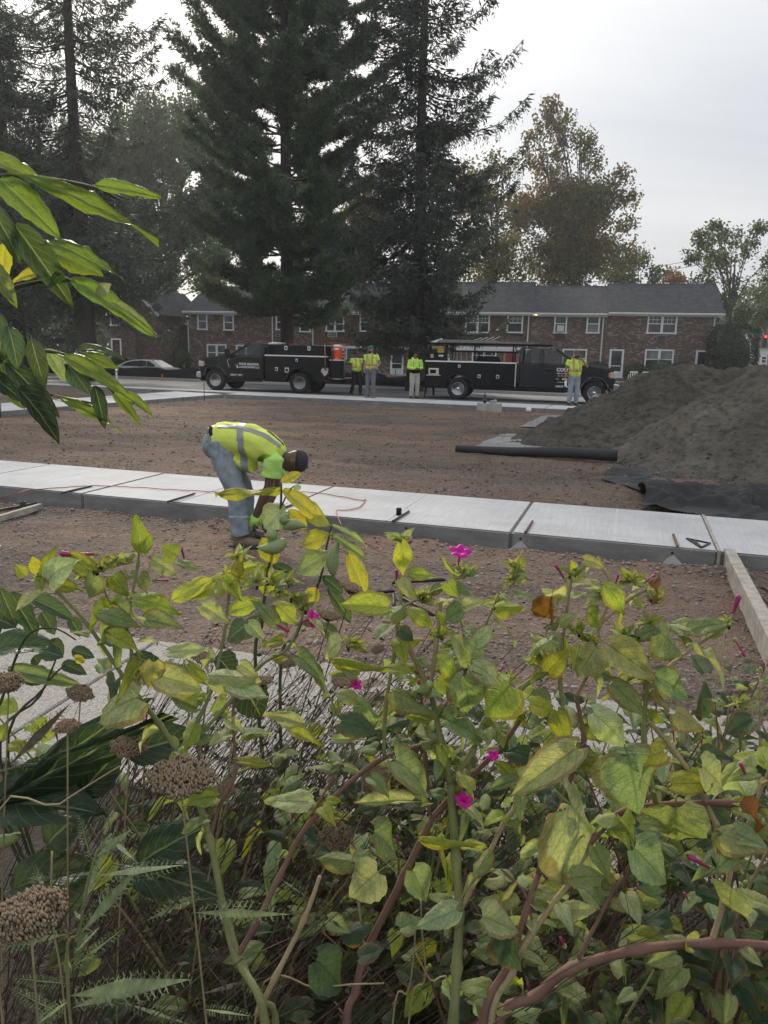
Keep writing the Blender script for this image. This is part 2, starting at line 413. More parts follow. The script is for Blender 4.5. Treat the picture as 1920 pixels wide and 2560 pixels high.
# small form-tie holes with mortar smears on the slab's front face
for px, py in ((1293, 1360), (1684, 1397), (1000, 1332)):
    s0 = near_s(*G(px, py, .10).xy)[0]
    M_ = Matrix.Translation((s0, -.001, .10)) @ Matrix.Rotation(R(90), 4, 'X')
    MB().lathe([(.011, -.001), (.011, .003)], 10, M_).build('tie_hole', plain('hole_black', (.012, .012, .012), .95), walk)
    t_ = MB(); t_.add([(s0-.09, -.10, .012), (s0+.10, -.09, .010), (s0+.07, -.02, .03), (s0+.012, -.004, .085), (s0-.03, -.006, .06), (s0-.07, -.03, .02)], [(0, 1, 2, 3, 4, 5)])
    t_.build('mortar_smear', plain('mortar', (.30, .295, .285), .9, bump=.4), walk)

# --- far walk with its branch going off to the left
fw = thing('far_sidewalk', None, None, (FA.x, FA.y, 0), FAR_ROT); tag(fw, kind='structure')
def far_s(P): return (P.x-FA.x)*FU.x+(P.y-FA.y)*FU.y
fj = [far_s(G(x, 985+(x-560)*.045, .12)) for x in (562, 1055, 1362)]
fl = [fj[0]-14, fj[0]-11.5, fj[0]-9, fj[0]-6.5, fj[0]-4, fj[0]] + [fj[0]+1.9, fj[0]+3.9, fj[1], fj[1]+2.2, fj[2], fj[2]+2.6, fj[2]+5.2, fj[2]+7.8, fj[2]+10.4, fj[2]+13]
for i in range(len(fl)-1):
    y0 = 0 if fl[i] >= fj[0]-.01 else .95
    MB().box(fl[i]+.005, fl[i+1]-.005, y0, FAR_W, -.08, .12).build('concrete_slab', M_SLAB, fw, bevel=.012)
bw = thing('branch_sidewalk', None, None, (0, 0, 0)); tag(bw, kind='structure')
a0, a1, b0, b1 = G(560, 985, .12), G(0, 1028, .12), G(439, 978, .12), G(0, 1008, .12)
a2 = a0+(a1-a0)*1.25; b2 = b0+(b1-b0)*1.25
ks = np.linspace(0, 1, 6)
for i in range(5):
    q = [a0.lerp(a2, ks[i]+.002), a0.lerp(a2, ks[i+1]-.002), b0.lerp(b2, ks[i+1]-.002), b0.lerp(b2, ks[i]+.002)]
    MB().prism([(p.x, p.y) for p in q], -.08, .118).build('concrete_slab', M_SLAB, bw, bevel=.012)

# --- road
def strip(name, mat, O, U, Nn, s0, s1, d0, d1, z0, z1, bevel=0):
    q = [O+U*s0+Nn*d0, O+U*s1+Nn*d0, O+U*s1+Nn*d1, O+U*s0+Nn*d1]
    return tag(MB().prism([(p.x, p.y) for p in q], z0, z1).build(name, mat, bevel=bevel), kind='structure')
strip('road', M_ASPH, FA, FU, FN, -60, 60, FAR_W-.02, FAR_W+8.6, -.05, .004)
strip('kerb', plain('kerb_concrete', (.42, .41, .39), .9, bump=.3), FA, FU, FN, -60, 60, FAR_W+8.58, FAR_W+8.75, -.05, .12, .01)
strip('driveway', plain('driveway_concrete', (.36, .35, .33), .9, bump=.3), FA, FU, FN, -40, 9, FAR_W+11.9, FAR_W+20.2, -.55, -.485)
# --- aggregate path this side of the lot, garden bed in front of it
P0, P1 = G(100, 1570), G(1300, 1730)
PU = (P1-P0); PU.z = 0; PU.normalize(); PN = Vector((-PU.y, PU.x, 0))
pth = thing('garden_path', None, None, (P0.x, P0.y, 0), math.atan2(PU.y, PU.x)); tag(pth, kind='structure')
for i in range(6):
    MB().box(-4+1.6*i+.006, -4+1.6*(i+1)-.006, -1.35, 0, -.06, .022).build('path_slab', M_AGG, pth, bevel=.008)
gx, gy = np.meshgrid(np.linspace(-4, 4, 90), np.linspace(-.8, 2.75, 50)); gyy = gy-.27*gx*0.9
gz = .02+.04*fbm(gx, gyy, 1.2, 4)
ii = np.arange(gx.size).reshape(gx.shape); gf = np.stack([ii[:-1, :-1], ii[:-1, 1:], ii[1:, 1:], ii[1:, :-1]], -1).reshape(-1, 4)
tag(link('garden_bed', npmesh('garden_bed', np.stack([gx, gyy, gz], -1).reshape(-1, 3), gf, True), M_SOIL), kind='structure')
# ================================================================== BUILDINGS
def m_brick(name, c1, c2, lite, mortar, bias=0.0):
    b = NB(name)
    if b.tcn is None: b.tcn = b.n.new('ShaderNodeTexCoord')
    sx = b.n.new('ShaderNodeSeparateXYZ'); b.l.new(b.tcn.outputs['Object'], sx.inputs[0])
    cb = b.n.new('ShaderNodeCombineXYZ'); b.l.new(b.math('ADD', sx.outputs[0], sx.outputs[1]), cb.inputs[0]); b.l.new(sx.outputs[2], cb.inputs[1])
    def brick(a, c, m, bs):
        t = b.n.new('ShaderNodeTexBrick'); b.l.new(cb.outputs[0], t.inputs['Vector'])
        t.inputs['Scale'].default_value = 1.0; t.inputs['Brick Width'].default_value = .215; t.inputs['Row Height'].default_value = .075
        t.inputs['Mortar Size'].default_value = .009; t.inputs['Bias'].default_value = bs
        b.set(t.inputs['Color1'], a); b.set(t.inputs['Color2'], c); b.set(t.inputs['Mortar'], m); return t
    t1 = brick(c1, c2, mortar, bias); t2 = brick((0, 0, 0), (1, 1, 1), (0, 0, 0), -.1)
    patch = b.noise(b.co('Object', (1.2, 1.2, 2.6)), 1.0, 4, .7)
    k = b.math('MULTIPLY', b.math('GREATER_THAN', t2.outputs[0], .52), b.ramp(patch, [(.42, 0.0), (.54, 1.0)]))
    c = b.mix(b.math('MULTIPLY', k, .8), t1.outputs[0], lite)
    c = b.mix(b.ramp(b.noise(b.co('Object'), .5, 4), [(.4, 0), (.8, .3)]), c, (.05, .04, .035))
    b.bump(t1.outputs['Fac'], .5, -.006)
    return b.fin(c, .92, 0, None, .2)
M_BRICK = m_brick('brick_wall', (.105, .066, .056), (.175, .118, .10), (.36, .285, .245), (.125, .11, .10))
M_BRICK2 = m_brick('brick_wall_dark', (.09, .05, .042), (.135, .085, .07), (.22, .165, .14), (.10, .085, .08), -.1)
def m_roof():
    b = NB('roof_shingles'); v = b.co('Object')
    t = b.n.new('ShaderNodeTexBrick'); 
    mp = b.n.new('ShaderNodeMapping'); b.l.new(v, mp.inputs[0]); b.l.new(mp.outputs[0], t.inputs['Vector'])
    t.inputs['Scale'].default_value = 1; t.inputs['Brick Width'].default_value = .32; t.inputs['Row Height'].default_value = .16; t.inputs['Mortar Size'].default_value = .008
    b.set(t.inputs['Color1'], (.052, .054, .06)); b.set(t.inputs['Color2'], (.085, .086, .092)); b.set(t.inputs['Mortar'], (.03, .03, .032))
    vs = b.co('Object', (1.6, .25, .25)); st = b.noise(vs, 2, 4, .6)
    c = b.mix(b.ramp(st, [(.45, 0), (.75, .55)]), t.outputs[0], (.035, .036, .04))
    b.bump(b.noise(v, 40, 3), .3, .01); return b.fin(c, .95, 0, None, .15)
M_ROOF = m_roof()
M_WHITE = plain('white_trim', (.74, .745, .76), .55, var=.06)
M_GUT = plain('gutter_white', (.62, .63, .65), .5, var=.10)
M_SHAKE = plain('wood_shake', (.115, .066, .046), .9, var=.35, scale=5, bump=.3, objvar=.28)
M_SHBACK = plain('shake_backing', (.045, .028, .022), .95)
def m_pane(name, c, mixc, sc):
    b = NB(name); v = b.co('Object', (1, 1, sc)); f = b.noise(v, 2.0, 2)
    return b.fin(b.ramp(f, [(.4, c), (.7, mixc)]), .06, 0, None, .6)
M_PANE = m_pane('window_glass', (.018, .022, .024), (.05, .058, .06), 1)
M_CURT = m_pane('curtained_glass', (.10, .11, .11), (.21, .22, .215), .3)
M_DOORP = plain('storm_door_panel', (.62, .66, .70), .5, var=.06)
M_AC = plain('air_conditioner', (.22, .21, .20), .6)
M_ACW = plain('air_conditioner_white', (.55, .55, .54), .6)
M_LIT = NB('lit_bulb'); M_LIT.b.inputs['Emission Color'].default_value = (1, .62, .22, 1); M_LIT.b.inputs['Emission Strength'].default_value = 14; M_LIT = M_LIT.m
M_DARKMET = plain('dark_metal', (.03, .03, .032), .5, .6)

HL = AT(470, 850, 62.5); HR = AT(1793, 850, 54.0); HL.z = 0; HR.z = 0
HU = (HR-HL).normalized(); HNb = Vector((-HU.y, HU.x, 0)); HROT = math.atan2(HU.y, HU.x)
def fac(px, py):
    d = ray(px, py); t = (HL-CAMP).dot(HNb)/d.dot(HNb); P = CAMP+d*t
    return (P-HL).dot(HU), P.z
def frect(x0, x1, y0, y1):
    a = fac((x0+x1)/2, y0); c = fac((x0+x1)/2, y1); l = fac(x0, (y0+y1)/2); r = fac(x1, (y0+y1)/2)
    return l[0], r[0], c[1], a[1]
def wall_open(name, mat, parent, x0, x1, z0, z1, ops, y=0.0, deep=.10):
    """wall front with real openings and reveals; solid returns to the sides"""
    xs = sorted({x0, x1, *[o[0] for o in ops], *[o[1] for o in ops]}); zs = sorted({z0, z1, *[o[2] for o in ops], *[o[3] for o in ops]})
    m = MB()
    for i in range(len(xs)-1):
        for j in range(len(zs)-1):
            cx_, cz_ = (xs[i]+xs[i+1])/2, (zs[j]+zs[j+1])/2
            if any(o[0] < cx_ < o[1] and o[2] < cz_ < o[3] for o in ops): continue
            m.add([(xs[i], y, zs[j]), (xs[i+1], y, zs[j]), (xs[i+1], y, zs[j+1]), (xs[i], y, zs[j+1])], [(0, 1, 2, 3)])
    for o in ops:
        a, b_, c, d = o
        m.add([(a, y, c), (b_, y, c), (b_, y, d), (a, y, d), (a, y+deep, c), (b_, y+deep, c), (b_, y+deep, d), (a, y+deep, d)],
              [(0, 4, 5, 1), (1, 5, 6, 2), (2, 6, 7, 3), (3, 7, 4, 0)])
    return m.build(name, mat, parent)
def window(par, x0, x1, z0, z1, y=0.0, double=False, grid=False, ac=False, curt=0):
    w = .085
    m = MB(); m.box(x0-.02, x1+.02, y-.035, y+.06, z1-w, z1+.02).box(x0-.06, x1+.06, y-.055, y+.06, z0-.05, z0+w*.6)
    m.box(x0-.02, x0+w, y-.035, y+.06, z0+w*.6, z1-w).box(x1-w, x1+.02, y-.035, y+.06, z0+w*.6, z1-w)
    if double: m.box((x0+x1)/2-.08, (x0+x1)/2+.08, y-.033, y+.06, z0+w*.6, z1-w)
    f = m.build('window', M_WHITE, par)
    spans = [(x0+w, (x0+x1)/2-.08), ((x0+x1)/2+.08, x1-w)] if double else [(x0+w, x1-w)]
    zm = z0+(z1-z0)*.50
    for k, (a, b_) in enumerate(spans):
        MB().box(a, b_, y+.005, y+.05, zm-.028, zm+.028).build('sash_rail', M_WHITE, f)
        MB().box(a, b_, y+.045, y+.06, zm+.028, z1-w).build('pane', M_CURT if curt == 1 else M_PANE, f)
        MB().box(a, b_, y+.030, y+.044, z0+w*.6, zm-.028).build('pane', M_CURT if curt == 2 else M_PANE, f)
        if grid:
            g_ = MB(); 
            for q in (1/3, 2/3): g_.box(a+(b_-a)*q-.012, a+(b_-a)*q+.012, y+.034, y+.0445, zm+.028, z1-w)
            g_.box(a, b_, y+.036, y+.0445, (zm+z1-w)/2-.012, (zm+z1-w)/2+.012)
            g_.build('muntin', M_WHITE, f)
    if ac:
        a_ = MB().box(x0+.2, x1-.16, y-.25, y+.02, z0+.06, z0+.5).build('window_air_conditioner', M_ACW, f, bevel=.02)
    return f
def door(par, x0, x1, z0, z1, y=0.0, midbar=.42, solid=True, dark=False):
    w = .11
    m = MB().box(x0-.03, x0+w, y-.03, y+.06, z0, z1).box(x1-w, x1+.03, y-.03, y+.06, z0, z1).box(x0+w, x1-w, y-.03, y+.06, z1-w, z1)
    f = m.build('door', M_WHITE, par)
    zm = z0+(z1-z0)*midbar
    lowz = z0+(z1-z0)*.24 if solid else z0+.05
    MB().box(x0+w, x1-w, y+.0, y+.05, zm-.03, zm+.03).build('mid_rail', M_WHITE, f)
    if solid: MB().box(x0+w, x1-w, y+.005, y+.05, z0, lowz).build('kick_panel', M_DOORP, f)
    MB().box(x0+w, x1-w, y+.03, y+.05, zm+.03, z1-w).build('pane', M_PANE, f)
    MB().box(x0+w, x1-w, y+.02, y+.04, lowz, zm-.03).build('pane', M_PANE, f)
    MB().box(x1-w-.03, x1-w+.02, y-.07, y-.03, zm-.02, zm+.16).build('handle', M_DARKMET, f)
    return f
GRP_T = 'town houses in the row across the street'
def townhouse(label, px0, px1, eave, ridge, wins, doors, shake=False, spouts=(), gl=False, gr=False, extra=None):
    s0 = fac(px0, 850)[0]; s1 = fac(px1, 850)[0]
    pm = (px0+px1)/2; ze = fac(pm, eave)[1]
    P = HL+HU*s0
    u = thing('townhouse', label, 'town house', (P.x, P.y, 0), HROT, GRP_T)
    Wd = s1-s0; DEP = 8.4
    # ridge height from its pixel, at ridge depth
    Yr = (HL+HU*((s0+s1)/2)+HNb*(DEP/2)).y; zr = AT(pm, ridge, Yr).z
    ops = []; loc = lambda r: (r[0]-s0, r[1]-s0, r[2], r[3])
    up = [(loc(frect(*w[:4])), w) for w in wins]; dr = [(loc(frect(*d[:4])), d) for d in doors]
    zsh = fac(pm, 866)[1]
    if shake:
        wall_open('brick_wall', M_BRICK, u, .0, Wd, -.1, zsh-.06, [r for r, w in up if r[3] < zsh]+[r for r, d in dr], y=.12)
        wall_open('upper_wall', M_SHBACK, u, 0, Wd, zsh, ze, [r for r, w in up if r[2] > zsh], y=0)
        MB().box(-.0, Wd, -.06, .3, zsh-.18, zsh-.001).build('ledge_trim', M_WHITE, u)
        rows = 7; hh = (ze-zsh)/rows; sm = {}
        for r_ in range(rows):
            x = -.2*(r_ % 2)
            while x < Wd:
                w_ = random.choice((.34, .42, .5, .3)); a, b_ = max(x, 0), min(x+w_-.02, Wd); x += w_
                if b_-a < .06: continue
                za, zb = zsh+r_*hh, zsh+(r_+1)*hh+.02
                segs = [(a, b_)]
                for rr, w in up:
                    ns = []
                    for (p, q) in segs:
                        if zb < rr[2] or za > rr[3] or q < rr[0] or p > rr[1]: ns.append((p, q)); continue
                        if p < rr[0]-.03: ns.append((p, rr[0]-.03))
                        if q > rr[1]+.03: ns.append((rr[1]+.03, q))
                    segs = ns
                for (p, q) in segs:
                    if q-p < .05: continue
                    key = round(q-p, 2)
                    if key not in sm:
                        mb = MB(); mb.add([(0, -.035, 0), (key, -.035, 0), (key, -.006, hh+.02), (0, -.006, hh+.02), (0, -.003, 0), (key, -.003, 0)], [(0, 1, 2, 3), (0, 4, 5, 1)])
                        sm[key] = mb.mesh('shake'); sm[key].materials.append(M_SHAKE)
                    link('shake', sm[key], None, u, loc=(p, 0, za+random.uniform(-.012, .012)))
    else:
        wall_open('brick_wall', M_BRICK, u, 0, Wd, -.1, ze, [r for r, w in up]+[r for r, d in dr])
    sd = MB()      # gable / party walls and back
    for x in (0.0, Wd):
        x_ = x+(.001 if x == 0 else -.001); y0 = .13 if shake else .0005
        sd.add([(x_, y0, -.1), (x_, DEP, -.1), (x_, DEP, ze), (x_, DEP/2, zr-.08), (x_, y0, ze)], [(0, 1, 2, 3, 4)])
    sd.add([(0, DEP, -.1), (Wd, DEP, -.1), (Wd, DEP, ze), (0, DEP, ze)], [(0, 1, 2, 3)]); sd.build('gable_wall', M_BRICK, u)
    oh = .32; e0 = -.28 if gl else 0.0; e1 = Wd+.28 if gr else Wd
    sl_ = (zr-ze)/(DEP/2)
    r = MB(); t_ = .13
    r.add([(e0, -oh, ze-sl_*oh), (e1, -oh, ze-sl_*oh), (e1, DEP/2, zr), (e0, DEP/2, zr), (e1, DEP+oh, ze-sl_*oh), (e0, DEP+oh, ze-sl_*oh),
           (e0, -oh, ze-sl_*oh-t_), (e1, -oh, ze-sl_*oh-t_), (e1, DEP/2, zr-t_), (e0, DEP/2, zr-t_), (e1, DEP+oh, ze-sl_*oh-t_), (e0, DEP+oh, ze-sl_*oh-t_)],
          [(0, 1, 2, 3), (3, 2, 4, 5), (6, 9, 8, 7), (9, 11, 10, 8), (0, 6, 7, 1), (5, 4, 10, 11), (0, 3, 9, 6), (3, 5, 11, 9), (1, 7, 8, 2), (2, 8, 10, 4)])
    rf = r.build('roof', M_ROOF, u)
    MB().prism([(DEP/2-.14, zr-.035), (DEP/2, zr+.03), (DEP/2+.14, zr-.035)], e0, e1, 'x').build('ridge_cap', M_ROOF, rf)
    g_ = MB().box(e0+.01, e1-.01, -oh-.10, -oh+.03, ze-sl_*oh-.15, ze-sl_*oh-.02); g_.build('gutter', M_GUT, u, bevel=.02)
    MB().box(e0+.012, e1-.012, -oh+.035, -.002 if not shake else -.04, ze-sl_*oh-.22, ze-sl_*oh-.16).build('soffit', M_WHITE, u)
    MB().box(.004, Wd-.004, -.04, -.002, ze-.42, ze-.10-sl_*oh).build('frieze_board', M_WHITE, u) if not shake else None
    for sp in spouts:
        xs_ = fac(sp, 830)[0]-s0
        m = MB(); m.tube([(xs_, -oh-.03, ze-sl_*oh-.12), (xs_, -.09, ze-.42), (xs_, -.09, .1), (xs_, -.3, .02)], (.05), 6)
        m.build('downspout', M_GUT, u)
    for rr, w in up:
        o = w[4] if len(w) > 4 else {}
        window(u, *rr, y=(.12 if shake and rr[3] < zsh else 0.0), **o)
    for rr, d in dr:
        o = d[4] if len(d) > 4 else {}
        door(u, *rr, y=(.12 if shake else 0.0), **o)
    if extra:
        for kind, q in extra:
            if kind == 'lamp':
                a, z = fac(*q); a -= s0
                lm = MB().box(a-.05, a+.05, -.18, -.02, z+.05, z+.12).build('wall_lamp', M_DARKMET, u)
                MB().ell((a, -.16, z), (.09, .09, .085), 10, 6).build('bulb', M_LIT, lm, True)
            else:
                a, b_, c, d = loc(frect(*q)); 
                ml = {'ac': M_AC, 'acw': M_ACW, 'brown': plain('sleeve_brown', (.075, .042, .034), .8)}[kind]
                ac_ = MB().box(a, b_, -.09 if kind != 'brown' else -.02, -.001 if not shake else -.03, c, d).build('air_conditioner' if kind != 'brown' else 'sleeve_cover', ml, u, bevel=.015)
                if kind != 'brown':
                    lv = MB()
                    for k in range(6): lv.box(a+.05, b_-.05, -.105, -.088, c+.06+(d-c-.1)*k/6, c+.06+(d-c-.1)*k/6+.03)
                    lv.build('louvre', M_DARKMET, ac_)
    return u
townhouse('brick town house at the end of the row, beside the round clipped bush', 470, 786, 774, 716,
    [(494, 518, 783, 823), (559, 584, 787, 825), (749, 776, 790, 829), (518, 566, 861, 902, dict(double=True)), (690, 722, 786, 824)],
    [(591, 617, 862, 934)], spouts=(472, 682, 783), gl=True, extra=[('lamp', (772, 783)), ('brown', (562, 582, 828, 841))])
townhouse('town house with brown shake upper floor behind the pine and spruce', 786, 1060, 774, 707,
    [(815, 860, 791, 828, dict(double=True)), (900, 935, 783, 828, dict(grid=True, curt=1)), (988, 1022, 783, 828), (829, 866, 869, 898)],
    [(917, 943, 869, 935), (976, 1007, 870, 937)], shake=True, extra=[('acw', (820, 843, 829, 843))])
townhouse('town house with brown shake upper floor behind the truck carrying ladders', 1060, 1326, 774, 705,
    [(1075, 1110, 783, 829), (1164, 1224, 782, 831, dict(double=True, grid=True, curt=1)), (1268, 1307, 784, 831, dict(grid=True, curt=1)), (1180, 1240, 872, 905, dict(double=True))],
    [(1090, 1122, 871, 940)], shake=True, spouts=(1320,), extra=[('ac', (1181, 1205, 833, 846))])
townhouse('narrow brick town house with an air conditioner in an upstairs window', 1326, 1515, 777, 715,
    [(1386, 1417, 786, 832, dict(ac=True)), (1467, 1499, 787, 832, dict(curt=2)), (1406, 1466, 873, 918, dict(double=True))],
    [], spouts=(1506,), extra=[('lamp', (1340, 785)), ('brown', (1387, 1413, 835, 850))])
townhouse('brick town house at the end of the row beside the tall dark hedge', 1515, 1793, 776, 710,
    [(1619, 1692, 786, 833, dict(double=True, grid=True)), (1612, 1683, 874, 923, dict(double=True, curt=1))],
    [(1523, 1557, 873, 945), (1738, 1771, 876, 947)], spouts=(1783,), gr=True, extra=[('ac', (1641, 1666, 838, 852))])
# porch slab running along the row
hp = HL-HNb*1.3
tag(MB().prism([((hp+HU*a+HNb*b_).x, (hp+HU*a+HNb*b_).y) for a, b_ in ((0, 0), (40, 0), (40, 1.28), (0, 1.28))], -.05, .06).build('footpath', plain('footpath_concrete', (.38, .37, .35), .9)), kind='structure')

# --- brick gable house with the chimney, far left behind the trees
def gable_house(name, label, cat_, P, rot, Wd, Dp, ze, zr, wallm, roofm, wins=(), chim=None, rake=True):
    u = thing(name, label, cat_, (P.x, P.y, 0), rot)
    m = MB(); m.add([(-Wd/2, 0, -.1), (Wd/2, 0, -.1), (Wd/2, 0, ze), (0, 0, zr), (-Wd/2, 0, ze), (-Wd/2, Dp, -.1), (Wd/2, Dp, -.1), (Wd/2, Dp, ze), (0, Dp, zr), (-Wd/2, Dp, ze)],
                    [(0, 1, 2, 3, 4), (9, 8, 7, 6, 5), (1, 6, 7, 2), (5, 0, 4, 9)]); m.build('wall', wallm, u)
    k = (zr-ze)/(Wd/2); oh = .3
    for s in (-1, 1):
        r = MB(); e = Wd/2+oh; y0, y1 = -.2, Dp+.2; za = zr+.12
        a = [(0, y0, za), (s*e, y0, za-k*e), (s*e, y1, za-k*e), (0, y1, za)]
        r.add(a+[(x, y, z-.1) for x, y, z in a], [(0, 1, 2, 3), (7, 6, 5, 4), (0, 4, 5, 1), (1, 5, 6, 2), (2, 6, 7, 3), (3, 7, 4, 0)]); r.build('roof', roofm, u)
        if rake: MB().bar((s*.05, y0-.03, za-.13-k*.05), (s*e, y0-.03, za-.13-k*e), .05, .18).build('rake_board', M_GUT, u)
    for w in wins: window(u, *w[:4], y=-.0, **(w[4] if len(w) > 4 else {}))
    if chim:
        x0, x1, z1 = chim; MB().box(x0, x1, -.35, .5, -.1, z1).box(x0-.05, x1+.05, -.4, .55, z1, z1+.12).build('chimney', M_BRICK2, u)
    return u
Yg = 60.0
ap = AT(330, 716, Yg); er = AT(394, 780, Yg); el = AT(394, 900, Yg)
hw = (er.x-ap.x)
gable_house('brick_house', 'dark brick gable house with a tall chimney behind the drooping trees', 'house', Vector((ap.x, Yg, 0)), R(-10), hw*2, 9, er.z, ap.z, M_BRICK2, M_ROOF,
    wins=[(-1.9, -1.1, .9, 2.2), (-1.9, -1.1, 3.2, 4.4)], chim=(-.62, .32, AT(335, 676, Yg).z))
# --- small white house by the traffic light, and a green sided one behind the row's end
M_WSIDE = plain('white_siding', (.62, .63, .64), .7, var=.06, scale=3)
Yw = 105.0; a = AT(1886, 868, Yw); c = AT(1886, 930, Yw)
u = thing('white_house', 'small white sided house with grey shutters beyond the hedge', 'house', (a.x, Yw, 0), R(-6))
hz = a.z
wall_open('wall', M_WSIDE, u, 0, 8, -.2, hz, [(1.05, 1.75, 1.4, 2.3), (1.9, 2.6, hz-1.5, hz-.5), (3.8, 4.8, hz-1.6, hz-.5)]); MB().add([(0, .001, -.2), (0, 7, -.2), (0, 7, hz), (0, 3.5, hz+2.2), (0, .001, hz)], [(0, 1, 2, 3, 4)]).build('gable_wall', M_WSIDE, u)
r = MB(); r.add([(-.3, -.3, hz-.1), (8.3, -.3, hz-.1), (8.3, 3.5, hz+2.3), (-.3, 3.5, hz+2.3), (8.3, 7.3, hz-.1), (-.3, 7.3, hz-.1)], [(0, 1, 2, 3), (3, 2, 4, 5)]); r.build('roof', M_ROOF, u)
window(u, 1.05, 1.75, 1.4, 2.3); window(u, 1.9, 2.6, hz-1.5, hz-.5); window(u, 3.8, 4.8, hz-1.6, hz-.5)
MB().box(1.8, 2.7, -.05, -.002, .2, 2.6).build('shutter', plain('grey_shutter', (.22, .23, .26), .7), u); MB().box(2.9, 4.8, -.06, -.002, .2, 2.5).build('garage_door', plain('grey_door', (.25, .26, .29), .7), u)
Yg2 = 74.0; a = AT(1782, 781, Yg2); c = AT(1811, 803, Yg2)
gable_house('green_house', 'pale green gabled house end peeking from behind the brick row', 'house', Vector((a.x, Yg2, 0)), R(-12), (c.x-a.x)*2, 7, c.z, a.z, plain('green_siding', (.30, .36, .33), .7), M_ROOF)

# --- utility poles, wires, street lamp
M_POLE = plain('pole_wood', (.085, .07, .06), .9, bump=.4)
M_WIRE = plain('wire_black', (.10, .10, .10), .6)
def pole(name, label, px, ytop, Y, arm=True, lamp=False, trans=False):
    P = AT(px, 880, Y); zt = AT(px, ytop, Y).z
    u = thing(name, label, 'utility pole', (P.x, Y, -.05))
    MB().tube([(0, 0, 0), (0, 0, zt)], [.17, .11], 10).build('pole', M_POLE, u, True)
    if arm: MB().box(-.9, .9, -.2, -.1, zt-.45, zt-.33).build('crossarm', M_POLE, u)
    if lamp:
        l_ = MB(); l_.tube([(0, -.1, zt-1.9), (-.5, -.5, zt-1.3), (-.9, -.8, zt-1.15)], .03, 6).build('lamp_arm', M_GUT, u)
        MB().ell((-1.05, -.9, zt-1.16), (.32, .14, .08), 10, 6).build('lamp_head', M_GUT, u, True)
    if trans:
        MB().lathe([(.0, -.42), (.24, -.40), (.26, .35), (.2, .42), (0, .44)], 12, Matrix.Translation((-.45, -.1, zt-1.6))).build('transformer', plain('transformer_grey', (.42, .44, .46), .5), u, True)
        for k in (-1, 1): MB().tube([(-.45+k*.1, -.1, zt-1.16), (-.45+k*.1, -.1, zt-.98)], .03, 6).build('bushing', M_GUT, u)
    return P, zt
pole('utility_pole', 'wooden utility pole with a street lamp arm beside the brick gable house', 420, 688, 68, lamp=True)
P_, zt_ = pole('utility_pole', 'wooden utility pole with a grey transformer behind the brick row', 1752, 630, 78, trans=True)
P2, zt2 = pole('utility_pole', 'bare wooden utility pole behind the spruce tree', 1010, 710, 92, arm=True)
for k, dz in enumerate((0, -.55)):
    A = Vector((P_.x, 77.9, zt_-.4+dz)); B = Vector((P2.x, 92, zt2-.4+dz))
    pts = [A.lerp(B, t)-Vector((0, 0, 4*t*(1-t)*.9)) for t in np.linspace(0, 1, 14)]
    tag(MB().tube(pts, .022, 4).build('power_line', M_WIRE), ['upper black wire sagging from the transformer pole behind the roofs', 'lower black wire sagging from the transformer pole behind the roofs'][k], 'wire')
# --- traffic light on a span wire
Yt = 72.0; T = AT(1913, 843, Yt)
tl = thing('traffic_light', 'hanging traffic light showing red above the white house', 'traffic light', (T.x, Yt, T.z))
MB().box(-.17, .17, -.1, .12, -.9, .22).build('housing', plain('signal_black', (.02, .02, .02), .5), tl, bevel=.03)
red = NB('red_signal'); red.b.inputs['Emission Color'].default_value = (1, .03, .02, 1); red.b.inputs['Emission Strength'].default_value = 5; red.b.inputs['Base Color'].default_value = (.5, .02, .01, 1)
for k, mt in enumerate((red.m, plain('amber_off', (.08, .05, .01), .3), plain('green_off', (.01, .06, .03), .3))):
    MB().lathe([(0, .012), (.09, .01), (.11, 0)], 14, Matrix.Translation((0, -.105, .05-.33*k)) @ Matrix.Rotation(R(90), 4, 'X')).build('lens', mt, tl)
    MB().tube([(-.12, -.22, .07-.33*k), (0, -.24, .18-.33*k), (.12, -.22, .07-.33*k)], .015, 5).build('visor', M_DARKMET, tl)
MB().box(-.03, .03, -.03, .03, .22, .6).build('hanger', M_DARKMET, tl)
tag(MB().tube([(T.x-9, Yt+8, T.z+.9), (T.x-3, Yt+2, T.z+.62), (T.x, Yt, T.z+.61), (T.x+9, Yt-2, T.z+1.2)], .02, 4).build('span_wire', M_WIRE), 'thin span wire that carries the red traffic light', 'wire')

# --- silt fence along the far side of the road
M_SILT = plain('silt_fabric', (.014, .014, .015), .75, var=.3, bump=.3)
M_STAKE = plain('wood_stake', (.33, .25, .17), .85, bump=.3)
sf = thing('silt_fence', 'long black silt fence with stakes along the far road edge', 'fence', (FA.x, FA.y, 0), FAR_ROT)
nn_ = 220; ss = np.linspace(-26, 10.5, nn_); dd = FAR_W+9.1+.12*np.sin(ss*1.1)
hh = .64+.05*np.sin(ss*2.1)+.10*fbm(ss, ss*0, .6, 3)*1.5
V = []; 
for k in range(4):
    f = k/3; V.append(np.stack([ss, dd+.10*np.sin(ss*3+k)*(1-f)*f*2-.08*f, -.05+hh*f+.0*ss], 1))
V = np.concatenate(V); q = np.arange(nn_-1)
Fs = np.concatenate([np.stack([k*nn_+q, k*nn_+q+1, (k+1)*nn_+q+1, (k+1)*nn_+q], 1) for k in range(3)])
fo = link('fabric', npmesh('silt_fabric', V, Fs, True), M_SILT, sf); sd_ = fo.modifiers.new('t', 'SOLIDIFY'); sd_.thickness = .006
for k in range(16):
    s_ = -25+2.3*k; MB().box(s_-.02, s_+.02, FAR_W+9.18, FAR_W+9.22, -.08, .86+.06*math.sin(k*2.3)).build('stake', M_STAKE, sf)
st = G(414, 951); 
